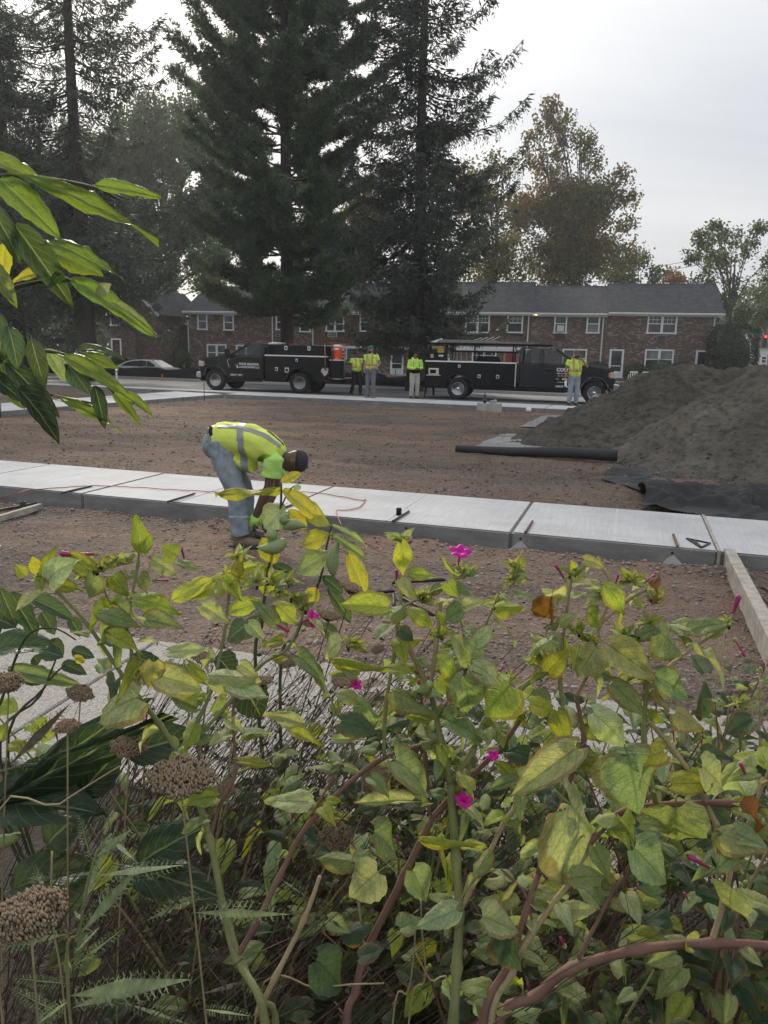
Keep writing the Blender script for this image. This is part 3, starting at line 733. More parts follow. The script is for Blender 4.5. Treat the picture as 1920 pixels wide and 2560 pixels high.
tag(MB().box(st.x-.03, st.x+.03, st.y-.6, st.y-.57, 0, .34).build('survey_stake', plain('orange_paint', (.75, .22, .08), .6)), 'short orange survey stake in front of the black silt fence', 'stake')
st = G(296, 1004); tp = AT(293, 924, st.y)
pp = thing('grade_post', 'grey metal post standing at the edge of the branching walk', 'post', (st.x, st.y, -.03))
MB().tube([(0, 0, 0), (-.02, 0, tp.z)], .03, 8).build('post', plain('galvanised', (.42, .43, .44), .45, .7), pp, True); MB().lathe([(.0, .03), (.036, .025), (.036, -.03)], 8, Matrix.Translation((-.02, 0, tp.z))).build('cap', plain('galvanised', (0, 0, 0)), pp)
st = G(511, 1003); tp = AT(511, 958, st.y)
tag(MB().tube([(st.x, st.y, -.03), (st.x, st.y, tp.z)], .011, 6).build('grade_pin', M_DARKMET), 'thin dark steel pin stuck in the dirt by the walk fork', 'pin')
# ================================================================== VEHICLES
M_PAINT = plain('truck_black_paint', (.006, .0068, .0085), .25, 0, .12, 3, coat=.25, spec=.3)
M_PAINT2 = plain('truck_charcoal_paint', (.013, .014, .019), .25, 0, .12, 3, coat=.3, spec=.35)
M_BODY = plain('service_body_black', (.0055, .0055, .006), .4, 0, .25, 4, spec=.25)
M_RUB = plain('tyre_rubber', (.018, .018, .019), .85, var=.25, bump=.2)
M_CHROME = plain('chrome', (.72, .72, .73), .14, 1.0, .05)
M_ALU = plain('aluminium', (.62, .63, .64), .32, .9, .08)
M_TRIMBLK = plain('black_plastic', (.009, .009, .010), .65, spec=.2)
M_STRIP = plain('bright_rail', (.80, .81, .82), .35, .3, .05)
M_LETTER = plain('white_lettering', (.72, .73, .74), .6, var=.05)
M_GOLD = plain('gold_lettering', (.35, .20, .07), .6)
M_REDL = plain('red_lens', (.35, .015, .012), .2)
M_AMB = plain('amber_lens', (.55, .22, .04), .2)
M_HLENS = plain('headlamp_lens', (.55, .56, .57), .1, .3)
M_SEAT = plain('cab_interior', (.03, .03, .033), .8)
def m_glass(name, tint):
    b = NB(name); b.b.inputs['Base Color'].default_value = (*tint, 1); b.b.inputs['Roughness'].default_value = .02
    b.b.inputs['Transmission Weight'].default_value = 0.0; b.b.inputs['Alpha'].default_value = .42; b.b.inputs['Specular IOR Level'].default_value = .9
    return b.m
M_TGLASS = m_glass('vehicle_glass', (.035, .045, .055))
def text(s, size, mat, parent, M, name='lettering', bold=0.0, shear=0.0):
    cu = bpy.data.curves.new('t', 'FONT'); cu.body = s; cu.size = size; cu.offset = bold; cu.shear = shear; cu.align_x = 'LEFT'
    o = bpy.data.objects.new('t', cu); COL.objects.link(o)
    dg = bpy.context.evaluated_depsgraph_get(); me = bpy.data.meshes.new_from_object(o.evaluated_get(dg))
    bpy.data.objects.remove(o); bpy.data.curves.remove(cu)
    me.transform(M); me.materials.clear()
    return link(name, me, mat, parent)
def side_text(s, x, y, z, size, mat, parent, flip, **k):
    """flip False: seen from -y, reads towards +x; True: seen from +y, reads towards -x"""
    M = Matrix.Translation((x, y, z)) @ (Matrix.Rotation(R(180), 4, 'Z') if flip else Matrix()) @ Matrix.Rotation(R(90), 4, 'X')
    return text(s, size, mat, parent, M, **k)
def wheel(par, x, y, r, w, out, style):
    """a wheel: tyre + rim; out=+1/-1 is the outboard side on y"""
    Mx = Matrix.Translation((x, y, r)) @ Matrix.Rotation(R(-90*out), 4, 'X')
    h = MB(); rr = r*.60
    h.lathe([(0, .02), (rr*.25, .03), (rr*.3, .01)], 12, Mx)
    whl = h.build('wheel', M_ALU, par, True)
    t = MB(); t.lathe([(rr, -w*.42), (r*.86, -w*.5), (r*.97, -w*.42), (r, -w*.28), (r, w*.28), (r*.97, w*.42), (r*.86, w*.5), (rr, w*.42), (rr*.96, w*.3), (rr*.96, -w*.3)], 28, Mx)
    t.build('tyre', M_RUB, whl, True)
    MB().lathe([(rr*.99, w*.43), (rr*.93, w*.44), (rr*.88, w*.32), (rr*.86, .02), (rr*.98, -.02)], 28, Mx).build('rim', M_CHROME if style == 'dual' else M_ALU, whl, True)
    MB().lathe([(0, -.02), (rr*.9, -.02)], 20, Mx).build('brake_disc', M_TRIMBLK, whl)
    if style == 'spoke':
        for k in range(8):
            a = 2*math.pi*k/8; s = MB()
            p0 = Mx @ Vector((math.cos(a)*rr*.2, math.sin(a)*rr*.2, .05)); p1 = Mx @ Vector((math.cos(a)*rr*.92, math.sin(a)*rr*.92, w*.36))
            s.bar(p0, p1, rr*.24, .03, up=(0, out, 0)); s.build('spoke', M_ALU, whl, bevel=.01)
    else:
        MB().lathe([(0, w*.5), (rr*.2, w*.49), (rr*.24, w*.36), (rr*.55, w*.30), (rr*.80, w*.12), (rr*.9, w*.05)], 24, Mx).build('wheel_simulator', M_CHROME, whl, True)
        for k in range(8):
            a = 2*math.pi*k/8; p = Mx @ Vector((math.cos(a)*rr*.40, math.sin(a)*rr*.40, w*.34))
            MB().ell(p, (.022,)*3, 6, 4).build('lug_nut', M_CHROME, whl, True)
            p = Mx @ Vector((math.cos(a+.39)*rr*.68, math.sin(a+.39)*rr*.68, w*.225))
            MB().ell(p, (.03, .012, .03), 8, 4).build('hand_hole', M_TRIMBLK, whl, True)
    return whl
def arch(xc, zc, r, n=10, a0=0, a1=180):
    return [(xc+r*math.cos(R(a0+(a1-a0)*k/n)), zc+r*math.sin(R(a0+(a1-a0)*k/n))) for k in range(n+1)]
def truck(label, loc, rot, wb, body0, body1, btop, cab_back, kind, paint):
    t = thing('utility_truck', label, 'truck', loc, rot)
    W = 1.0      # half width of cab
    r = .42 if kind == 'reg' else .405
    xf = wb; zb = .50
    nose = xf+.68
    belt = 1.33
    # --- lower cab body with wheel arch cut out (front half of the arch is open)
    prof = [(cab_back, zb), (xf-.56, zb-.02)] + [(xf-.52*math.cos(R(a)), r+.06+.50*math.sin(R(a))) for a in range(8, 176, 14)] + \
           [(xf+.54, zb+.02), (nose-.02, .55), (nose+.03, .95), (nose-.02, 1.20), (nose-.16, 1.29), (xf-.05, 1.36), (xf-.62, 1.42), (cab_back, 1.40)]
    MB().prism(prof, -W, W, 'y').build('cab_body', paint, t, bevel=.045, seg=3)
    # --- greenhouse (tapered inwards to the roof)
    a_base = xf-.62
    rf0, rf1 = cab_back+.03, (a_base-.78)
    zr = 1.97 if kind != 'reg' else 1.93
    top = [(cab_back+.01, 1.40), (a_base+.02, 1.40), (rf1, zr-.03), (rf1-.25, zr), (rf0+.1, zr), (rf0, zr-.04)]
    def gh(wlow, whi, z): f = (z-1.40)/(zr-1.40); return wlow+(whi-wlow)*f
    # pillars, roof and rear panel as a frame round real window openings
    lo, hi = W-.06, W-.20
    roof = MB(); 
    ro = [(rf0, -hi, zr-.06), (rf1, -hi, zr-.06), (rf1, hi, zr-.06), (rf0, hi, zr-.06), (rf0+.05, -hi+.08, zr), (rf1-.15, -hi+.1, zr), (rf1-.15, hi-.1, zr), (rf0+.05, hi-.08, zr)]
    roof.add(ro, [(0, 3, 2, 1), (4, 5, 6, 7), (0, 1, 5, 4), (1, 2, 6, 5), (2, 3, 7, 6), (3, 0, 4, 7)]); roof.build('roof', paint, t, bevel=.02, seg=2)
    for s in (-1, 1):
        MB().bar((a_base-.03, s*lo, 1.39), (rf1-.02, s*hi, zr-.05), .09, .10).build('pillar', paint, t, bevel=.012)
        MB().bar((cab_back+.07, s*lo, 1.39), (rf0+.06, s*hi, zr-.05), .13, .09, up=(0, 1, 0)).build('pillar', paint, t, bevel=.012)
        if kind == 'reg': doors_ = [(cab_back+.10, xf-.62)]; bx = []
        else:
            bx = [cab_back+.82]; MB().bar((bx[0], s*lo, 1.39), (bx[0]-.01, s*hi, zr-.05), .13, .08, up=(0, 1, 0)).build('pillar', paint, t, bevel=.012)
        # side glass
        def gp(x, z, off=0): f = (z-1.40)/(zr-1.40); return (x, s*(lo+(hi-lo)*f+off), z)
        zt = zr-.09
        def gx(z): return a_base-.10+(rf1-.06-a_base+.10)*((z-1.40)/(zr-1.40))
        spans = [(cab_back+.15, None)] if kind == 'reg' else [(cab_back+.20, bx[0]-.10), (bx[0]+.08, None)]
        for (xa, xb) in spans:
            x1b = gx(1.42) if xb is None else xb; x1t = gx(zt) if xb is None else xb
            g = MB().add([gp(xa, 1.42), gp(x1b, 1.42), gp(x1t, zt), gp(xa, zt)], [(0, 1, 2, 3)]); g.build('side_window', M_TGLASS, t)
        # door seams, handle, mirror, moulding
        seams = [xf-.60, cab_back+.06] + bx
        for x in seams: MB().box(x-.006, x+.006, s*W-.004, s*W+.0025, zb+.08, 1.38).build('door_seam', M_TRIMBLK, t)
        hx = [seams[-1]+.14] if kind != 'reg' else [cab_back+.2]
        for x in hx: MB().box(x, x+.24, min(s*W, s*(W+.045)), max(s*W, s*(W+.045)), 1.15, 1.22).build('door_handle', paint, t, bevel=.015)
        MB().box(cab_back+.05, xf-.62, s*(W+.002) if s > 0 else s*(W+.012), s*(W+.012) if s > 0 else s*(W+.002), .79, .83).build('body_moulding', M_TRIMBLK if kind == 'reg' else paint, t)
        mi = MB().bar((xf-.72, s*W, 1.42), (xf-.70, s*(W+.20), 1.44), .04, .04).box(xf-.76, xf-.62, *sorted((s*(W+.16), s*(W+.40))), 1.30, 1.66); mi.build('mirror', M_TRIMBLK, t, bevel=.03)
        MB().box(cab_back+.1, xf-.6, *sorted((s*(W-.12), s*(W+.03))), .40, .46).build('running_board', M_TRIMBLK, t, bevel=.01)
        # wheel-arch flare
        fl = MB(); 
        pa = arch(xf, r+.06, .53, 12, 4, 172); pb = arch(xf, r+.06, .455, 12, 4, 172)
        for k in range(12):
            q = [pa[k], pa[k+1], pb[k+1], pb[k]]
            ys_ = sorted((s*(W+.004), s*(W+.045)))
            fl.add([(x, y, z) for y in ys_ for x, z in q], [(0, 1, 2, 3), (7, 6, 5, 4), (0, 4, 5, 1), (2, 6, 7, 3), (1, 5, 6, 2), (3, 7, 4, 0)])
        fl.build('fender_flare', paint, t, True)
        if kind == 'reg': MB().tube([(xf-.66, s*(W+.01), 1.24), (xf-.56, s*(W+.016), 1.22), (xf-.60, s*(W+.016), 1.0), (xf-.66, s*(W+.01), .94)], .018, 6).build('fender_vent', M_CHROME, t, True)
        # lamps
        MB().box(nose-.20, nose+.045, *sorted((s*(W-.26), s*(W+.012))), .93, 1.17).build('headlight', M_HLENS, t, bevel=.03)
        MB().box(nose-.235, nose-.14, *sorted((s*(W-.05), s*(W+.018))), .97, 1.13).build('side_marker', M_AMB, t, bevel=.02)
    MB().add([(a_base-.02, -lo+.05, 1.41), (a_base-.02, lo-.05, 1.41), (rf1-.0, hi-.05, zr-.06), (rf1-.0, -hi+.05, zr-.06)], [(0, 1, 2, 3)]).build('windscreen', M_TGLASS, t)
    MB().add([(cab_back+.04, -lo+.1, 1.42), (cab_back+.04, lo-.1, 1.42), (rf0+.05, hi-.1, zr-.12), (rf0+.05, -hi+.1, zr-.12)], [(0, 1, 2, 3)]).build('rear_window', M_TGLASS, t)
    # grille, bumper
    g = MB().box(nose+.0, nose+.05, -.72, .72, .78, 1.16); g.build('grille', M_TRIMBLK, t, bevel=.02)
    for z in (.86, .97, 1.08): MB().box(nose+.045, nose+.075, -.70, .70, z-.022, z+.022).build('grille_bar', M_CHROME, t, bevel=.008)
    MB().prism([(nose-.05, .48), (nose+.14, .50), (nose+.17, .60), (nose+.14, .72), (nose-.05, .74)], -W-.01, W+.01, 'y').build('front_bumper', M_CHROME, t, bevel=.02)
    MB().box(nose-.1, nose+.10, -.8, .8, .36, .479).build('air_dam', M_TRIMBLK, t, bevel=.03)
    # interior
    MB().box(cab_back+.22, cab_back+.40, -.75, -.1, .9, 1.78).box(cab_back+.22, cab_back+.40, .1, .75, .9, 1.78).build('seat_back', M_SEAT, t, bevel=.06)
    MB().box(a_base-.35, a_base-.03, -.85, .85, 1.2, 1.43).build('dashboard', M_SEAT, t, bevel=.05)
    sw = [(a_base-.48+.06*math.sin(q), .45+.19*math.cos(q), 1.45+.18*math.sin(q)) for q in np.linspace(0, 6.283, 17)]
    MB().tube(sw, .016, 6).build('steering_wheel', M_TRIMBLK, t, True)
    # chassis
    MB().box(body0-.1, nose-.2, -.42, -.30, .50, .64).box(body0-.1, nose-.2, .30, .42, .50, .64).box(-.09, .09, -.85, .85, .33, .47).box(xf-.08, xf+.08, -.85, .85, .33, .47).build('chassis', M_TRIMBLK, t)
    for s in (-1, 1):
        wheel(t, xf, s*(W-.12), r, .26, s, 'spoke' if kind == 'reg' else 'dual')
        wheel(t, 0, s*(W-.12 if kind == 'reg' else W-.06), r, .26, s, 'spoke' if kind == 'reg' else 'dual')
        if kind != 'reg': wheel(t, 0, s*(W-.36), r, .24, s, 'spoke')
    # --- service body
    BW = 1.06; bz = .46
    pr = [(body0, bz), (-.56, bz)] + [(-.50*math.cos(R(a)), r+.02+.50*math.sin(R(a))) for a in range(8, 176, 14)] + [(.56, bz), (body1, bz), (body1, btop), (body0, btop)]
    for s in (-1, 1):
        MB().prism(pr, *sorted((s*.58, s*BW)), 'y').build('side_box', M_BODY, t, bevel=.015, seg=2)
        MB().box(body0-.01, body1+.005, *sorted((s*(BW-.10), s*(BW+.022))), btop, btop+.045).build('top_rail', M_STRIP, t, bevel=.008)
        fl = MB(); pa = arch(0, r+.02, .56, 12, 0, 180); pb = arch(0, r+.02, .50, 12, 0, 180); ys_ = sorted((s*(BW+.002), s*(BW+.05)))
        for k in range(12):
            q = [pa[k], pa[k+1], pb[k+1], pb[k]]
            fl.add([(x, y, z) for y in ys_ for x, z in q], [(0, 1, 2, 3), (7, 6, 5, 4), (0, 4, 5, 1), (2, 6, 7, 3), (1, 5, 6, 2), (3, 7, 4, 0)])
        fl.build('wheel_flare', M_TRIMBLK, t, True)
    MB().box(body0+.02, body1-.02, -.579, .579, .62, .68).build('load_floor', M_BODY, t)
    MB().box(body1-.10, body1-.02, -.579, .579, .681, btop+.02).build('bulkhead', M_BODY, t)
    MB().box(body0-.22, body0-.005, -BW, BW, .50, .62).build('rear_bumper', M_TRIMBLK, t, bevel=.015)
    MB().box(body0-.42, body0-.2, -.06, .06, .42, .54).build('tow_hitch', M_TRIMBLK, t)
    return t, W, BW, r
def cdoor(par, x0, x1, z0, z1, y, s, latch=None, mat=M_BODY, seamed=True):
    d = MB().box(x0, x1, *sorted((y, y+s*.018)), z0, z1).build('compartment_door', mat, par, bevel=.012)
    if latch:
        lx, lz, sz = latch
        MB().box(lx-sz/2, lx+sz/2, *sorted((y+s*.0175, y+s*.03)), lz-sz*.55, lz+sz*.55).build('latch', M_CHROME, d, bevel=.015)
        MB().box(lx-sz*.28, lx+sz*.28, *sorted((y+s*.0295, y+s*.036)), lz-sz*.3, lz+sz*.3).build('latch_paddle', M_DARKMET, d)
    return d
# ---------- truck A: regular cab, nose to the left, landscaping crew
A_f, A_r = G(542, 976), G(751, 984)
ua = (A_f-A_r).normalized(); rotA = math.atan2(ua.y, ua.x); offA = Vector((ua.y, -ua.x, 0))*(-.9)   # axle centre lies behind the near wheels
wbA = (A_f-A_r).length
tA, W, BW, r_ = truck('black regular cab utility truck carrying an orange cooler, nose toward the white sedan', (A_r.x, A_r.y, 0), rotA, wbA, -1.16, 1.42, 1.42, 1.50, 'reg', M_PAINT)
tA.location = Vector((A_r.x, A_r.y, .004)) + Vector((-ua.y, ua.x, 0))*-.88
for s in (-1, 1):
    y = s*BW
    cdoor(tA, .62, 1.36, .52, 1.36, y, s, (.92, .92, .13))
    cdoor(tA, -.50, .58, 1.02, 1.36, y, s, (.08, 1.28, .10))
    cdoor(tA, -1.12, -.58, .52, 1.36, y, s, (-.98, .90, .12))
    # upper drawers / topper boxes
    MB().box(-.95, 1.30, *sorted((s*.60, s*(BW-.06))), 1.466, 1.86).build('upper_box', M_BODY, tA, bevel=.02)
    cdoor(tA, -.82, .02, 1.50, 1.82, s*(BW-.06), s, (-.4, 1.74, .13)); cdoor(tA, .08, .92, 1.50, 1.82, s*(BW-.06), s, (.55, 1.74, .13))
    lv = MB()
    for k in range(5): lv.box(.98, 1.26, *sorted((s*(BW-.06), s*(BW-.03))), 1.52+.065*k, 1.55+.065*k)
    lv.build('louvre', M_TRIMBLK, tA)
    fc = MB().box(.60-.20, .60-.02, *sorted((y+s*.018, y+s*.03)), .80, .99).build('fuel_filler', M_CHROME, tA, bevel=.02)
    MB().box(.44, .54, *sorted((y+s*.0305, y+s*.034)), .845, .945).build('fuel_cap', M_TRIMBLK, fc)
    MB().box(-1.14, -1.08, *sorted((y+s*.002, y+s*.02)), .50, .56).build('side_reflector', M_REDL, tA)
    MB().box(-1.18, -1.161, *sorted((s*.80, s*.98)), .66, .78).build('tail_light', M_REDL, tA, bevel=.01)
fl = True      # the visible side of this truck is +y in its own frame
yv = W+.004
side_text('FOUR SEASONS', 2.55, yv, 1.04, .12, M_LETTER, tA, True, bold=.004)
side_text('LANDSCAPING LLC', 2.55, yv, .93, .10, M_LETTER, tA, True, bold=.003)
MB().box(2.60, 2.70, yv-.003, yv+.001, .97, 1.08).build('logo', plain('logo_red', (.25, .06, .04), .6), tA)
MB().add([(2.66, yv+.002, .92), (2.575, yv+.002, .92), (2.62, yv+.002, 1.06)], [(0, 1, 2)]).build('logo', M_LETTER, tA)
side_text('USDOT 640096', 2.94, yv, .62, .085, M_LETTER, tA, True, bold=.003)
MB().tube([(1.28, -.7, 1.92), (1.28, .7, 1.92)], .04, 8).build('light_bar', M_GUT, tA, True)
MB().box(1.05, 1.36, .25, .85, 1.862, 1.93).build('rolled_tarp', M_GUT, tA, bevel=.02)
MB().box(.28, .5, .5, .8, 1.862, 1.91).build('red_strap', plain('red_fabric', (.45, .04, .03), .8), tA, bevel=.015)
def on_truck(t, x, y, z): return t.location + Matrix.Rotation(t.rotation_euler.z, 3, 'Z') @ Vector((x, y, z))
# open tail rack with the hand tools, tank with cooler on it
tk = MB().box(-1.66, -1.24, .28, .98, .625, 1.30); tk.build('rear_tank', M_BODY, tA, bevel=.03)
MB().box(-1.66, -1.22, .25, 1.0, 1.301, 1.34).build('tank_lid', M_GUT, tA, bevel=.01)
MB().box(-1.70, -1.2, -1.0, 1.02, .60, .624).build('tail_shelf', M_ALU, tA)
for k in range(3): MB().tube([(-1.175, .4+.0*k, .66+.14*k), (-1.175, .98, .66+.14*k)], .014, 6).build('tail_rail', M_ALU, tA)
def tool(kind, x, y, z0, z1, label, mat):
    P = on_truck(tA, x, y, 0)
    u = thing(kind, label, 'tool', (P.x, P.y, 0), tA.rotation_euler.z)
    MB().tube([(0, 0, z0), (.02, .02, z1)], .018, 8).build('handle', mat, u, True)
    if kind == 'shovel':
        MB().add([(-.12, .0, z0+.05), (.12, 0, z0+.05), (.13, .03, z0-.12), (0, .05, z0-.28), (-.13, .03, z0-.12), (0, -.03, z0-.05)], [(0, 1, 5), (1, 2, 5), (2, 3, 5), (3, 4, 5), (4, 0, 5)]).build('blade', plain('steel_blade', (.30, .30, .30), .4, .8), u)
        MB().tube([(-.07, .02, z1), (.10, .02, z1)], .018, 6).build('grip', M_DARKMET, u)
    else:
        MB().box(-.16, .18, -.01, .03, z1-.02, z1+.03).build('head', plain('red_steel', (.30, .07, .05), .6), u); 
    return u
tool('shovel', -1.10, 1.10, .98, 1.98, 'long handled shovel hung upright on the truck tail by the cooler', plain('handle_wood', (.30, .20, .12), .7))
tool('push_broom', -1.35, 1.02, 1.30, 1.98, 'push broom standing upright beside the orange cooler', plain('handle_red', (.28, .08, .06), .7))
tool('rake', -1.75, .70, .65, 1.93, 'rake standing upright behind the orange cooler', plain('handle_wood', (0, 0, 0)))
P = on_truck(tA, -1.45, .62, 1.345)
ck = thing('drink_cooler', 'round cornered orange drink cooler with white lid on the truck tail', 'cooler', P, tA.rotation_euler.z)
M_ORG = plain('orange_plastic', (.80, .10, .03), .4, var=.06)
MB().lathe([(.0, 0), (.155, 0), (.165, .02), (.172, .25), (.176, .26), (.176, .30), (.180, .31), (.184, .46), (.17, .475), (0, .475)], 20).build('tank', M_ORG, ck, True)
MB().lathe([(.0, .476), (.188, .476), (.190, .50), (.185, .545), (.165, .565), (0, .57)], 20).build('lid', plain('white_plastic', (.78, .77, .75), .45), ck, True)
for s in (-1, 1): MB().tube([(s*.182, -.05, .40), (s*.225, -.05, .36), (s*.225, .05, .36), (s*.182, .05, .40)], .014, 6).build('handle', plain('white_plastic', (0, 0, 0)), ck)
MB().box(-.08, .08, .177, .186, .36, .44).build('emblem', plain('white_plastic', (0, 0, 0)), ck, bevel=.01)
MB().tube([(0, .17, .05), (0, .22, .05), (0, .22, .02)], .014, 6).build('tap', plain('white_plastic', (0, 0, 0)), ck)
# ---------- truck B: extended cab, nose to the right
B_r, B_f = G(1144.6, 999), G(1483, 1011)
ub = (B_f-B_r).normalized(); rotB = math.atan2(ub.y, ub.x); wbB = (B_f-B_r).length
tB, W, BW, r_ = truck('dark extended cab utility truck loaded with ladders and a generator', (B_r.x, B_r.y, .004), rotB, wbB, -1.25, 2.08, 1.36, 2.17, 'ext', M_PAINT2)
tB.location = Vector((B_r.x, B_r.y, .004)) + Vector((-ub.y, ub.x, 0))*.92
for s in (-1, 1):
    y = s*BW
    cdoor(tB, .60, 1.32, .52, 1.30, y, s, (.76, .88, .12)); cdoor(tB, 1.35, 2.02, .52, 1.30, y, s, (1.44, .88, .12))
    cdoor(tB, -.55, .57, 1.0, 1.30, y, s, (.02, 1.22, .10))
    MB().box(2.06, 2.10, *sorted((y-.03, y+s*.012)), .55, 1.36).build('body_edge', M_ALU, tB)
    MB().box(-1.27, -1.251, *sorted((s*.82, s*.98)), .66, .78).build('tail_light', M_REDL, tB, bevel=.01)
    # overhead rack: posts, rails
    for x in (-1.10, -.48, .55, 1.95): MB().tube([(x, s*.96, 1.40), (x, s*.96, 2.02)], .026, 6).build('rack_post', M_TRIMBLK, tB)
    MB().box(-1.2, 3.35, *sorted((s*.92, s*1.0)), 2.021, 2.07).build('rack_rail', M_TRIMBLK, tB, bevel=.008)
    MB().box(-.35, 2.06, *sorted((s*.90, s*.94)), 1.74, 1.80).build('rack_rail', M_TRIMBLK, tB, bevel=.008)
for x in (-1.1, .55, 1.95, 3.3): MB().box(x-.03, x+.03, -.92, .92, 2.023, 2.068).build('rack_crossbar', M_TRIMBLK, tB)
MB().box(-1.19, -.66, -1.07, -1.062, .50, 1.29).build('open_compartment', plain('compartment_dark', (.006, .006, .006), .8), tB)
sh = MB().box(-1.19, -.66, -1.15, -1.071, .86, .89).build('shelf', M_ALU, tB)
for x in (-1.21, -.68): MB().box(x, x+.04, -1.09, -1.061, .5, 1.31).build('compartment_frame', M_BODY, tB)
yv = -W-.004
side_text('COSTA &', 3.53, yv, 1.14, .165, M_LETTER, tB, False, bold=.006)
ar = MB().box(3.62, 4.30, yv-.003, yv+.001, 1.055, 1.07).add([(3.53, yv-.003, 1.0625), (3.63, yv-.003, 1.09), (3.63, yv-.003, 1.035)], [(0, 1, 2)]); ar.build('arrow_mark', M_LETTER, tB)
for k in range(5): MB().box(3.58+.11*k, 3.66+.11*k+.01*(k % 2), yv-.003, yv+.001, .955, .995+.012*(k % 2)).build('worn_lettering', M_GOLD, tB)
side_text('(860)', 3.53, yv, .85, .05, M_LETTER, tB, False); side_text('436-', 3.74, yv, .82, .125, M_LETTER, tB, False, bold=.004)
for k in range(6): MB().box(3.60+.07*k, 3.645+.07*k, yv-.003, yv+.001, .742, .762).build('worn_lettering', M_LETTER, tB)
side_text('USDOT 748005', 3.53, yv, .575, .085, M_LETTER, tB, False, bold=.003)
# loads on the rack (each a thing)
def lad(label, y, z, x0, x1, w, mat, tilt=0.0):
    P = on_truck(tB, x0, y, z); u = thing('ladder', label, 'ladder', P, rotB, 'ladders on the truck rack')
    for k in (-1, 1): MB().box(0, x1-x0, k*w/2-.02, k*w/2+.02, 0, .085).build('stile', mat, u)
    nst = int((x1-x0)/.3)
    for k in range(nst): MB().tube([(.15+.3*k, -w/2, .042), (.15+.3*k, w/2, .042)], .016, 6).build('rung', M_ALU, u)
lad('aluminium ladder lying on the lower rail of the truck rack', -.62, 1.805, -.15, 2.02, .40, M_ALU)
lad('dark weathered ladder lying on top of the truck rack', -.45, 2.072, -.2, 2.7, .42, plain('ladder_grey', (.16, .16, .16), .6))
P = on_truck(tB, -.85, -.86, 2.073)
pk = tag(MB().box(0, 3.1, -.12, .12, 0, .05).build('scaffold_plank', plain('weathered_plank', (.21, .205, .20), .85, var=.3, bump=.4), None, bevel=.004), 'long weathered grey plank along the top of the truck rack', 'plank', 'planks on the truck rack'); pk.location = P; pk.rotation_euler = (0, 0, rotB)
P = on_truck(tB, -.80, -.84, 2.124)
pk = tag(MB().box(0, 2.2, -.13, .13, 0, .05).build('scaffold_plank', plain('weathered_plank', (0, 0, 0)), None, bevel=.004), 'shorter grey plank stacked upon the long plank of the rack', 'plank', 'planks on the truck rack'); pk.location = P; pk.rotation_euler = (0, 0, rotB)
P = on_truck(tB, -1.12, -.80, 2.073)
tag(MB().add([(0, -.15, 0), (.42, -.15, 0), (.42, -.15, .15), (0, .2, 0), (.42, .2, 0), (.42, .2, .15)], [(0, 1, 2), (5, 4, 3), (0, 3, 4, 1), (1, 4, 5, 2), (2, 5, 3, 0)]).build('white_wedge', plain('white_plastic', (0, 0, 0))), 'white wedge shaped cover at the end of the truck rack', 'cover').location = P
bpy.data.objects['white_wedge'].rotation_euler = (0, 0, rotB)
M_STAKE2 = plain('steel_stake', (.17, .15, .14), .5, .6)
for k in range(9):
    a = random.uniform(-.25, .35); x = -.35+.24*k
    P = on_truck(tB, x, -.60+.02*k, .69)
    o = tag(MB().tube([(0, 0, 0), (-a*.5, -.12, 1.04)], .017, 6).build('steel_stake', plain('light_steel', (.42, .42, .41), .45, .6)), 'steel form stake leaning upright under the ladders, %s' % ('next to the generator', 'second from the generator', 'third from the generator', 'fourth from the generator', 'in the middle of the row', 'fourth from the yellow level', 'third from the yellow level', 'second from the yellow level', 'next to the yellow level')[k], 'stake', 'stakes leaning in the truck bed'); o.location = P; o.rotation_euler = (0, 0, rotB)
for k in range(4):
    P = on_truck(tB, .42+.22*k, -.5, 2.16)
    o = tag(MB().tube([(0, 0, 0), (.34, -.05, .12+.02*k)], .014, 6).build('short_rod', M_GUT), 'short pale rod lying skew on the truck rack, %s' % ('first from the generator', 'second from the generator', 'second from the cab', 'closest to the cab')[k], 'rod', 'rods on top of the rack'); o.location = P; o.rotation_euler = (0, 0, rotB)
P = on_truck(tB, .95, -.50, .682); wb_ = thing('wheelbarrow', 'upturned black wheelbarrow tray in the truck bed under the ladder', 'wheelbarrow', P, rotB)
MB().prism([(-.4, .70), (-.28, .92), (.45, .92), (.55, .70)], -.3, .3, 'y').build('tray', M_TRIMBLK, wb_, bevel=.03); MB().tube([(-.4, -.25, 0), (-.35, -.25, .72)], .02, 6).tube([(.5, -.25, 0), (.45, -.25, .72)], .02, 6).build('support_leg', M_DARKMET, wb_)
P = on_truck(tB, 1.62, -.62, .682); lv_ = thing('mason_level', 'yellow level standing upright in the truck bed', 'level', P, rotB); MB().box(-.035, .035, -.015, .015, 0, 1.08).build('rail', plain('yellow_paint', (.55, .38, .06), .5), lv_, bevel=.006); MB().box(-.02, .02, -.018, .018, .5, .6).build('vial', M_GUT, lv_)
P = on_truck(tB, 1.78, -.40, .682); bg_ = thing('cement_mixer', 'dark red mixer drum in the truck bed behind the yellow level', 'mixer', P, rotB); MB().lathe([(.0, .35), (.18, .37), (.27, .6), (.26, .85), (.14, 1.08), (.13, 1.07), (0, .9)], 16).build('drum', plain('red_steel', (0, 0, 0)), bg_, True); MB().tube([(-.2, 0, 0), (0, 0, .4), (.2, 0, 0)], .025, 6).build('stand', M_DARKMET, bg_)
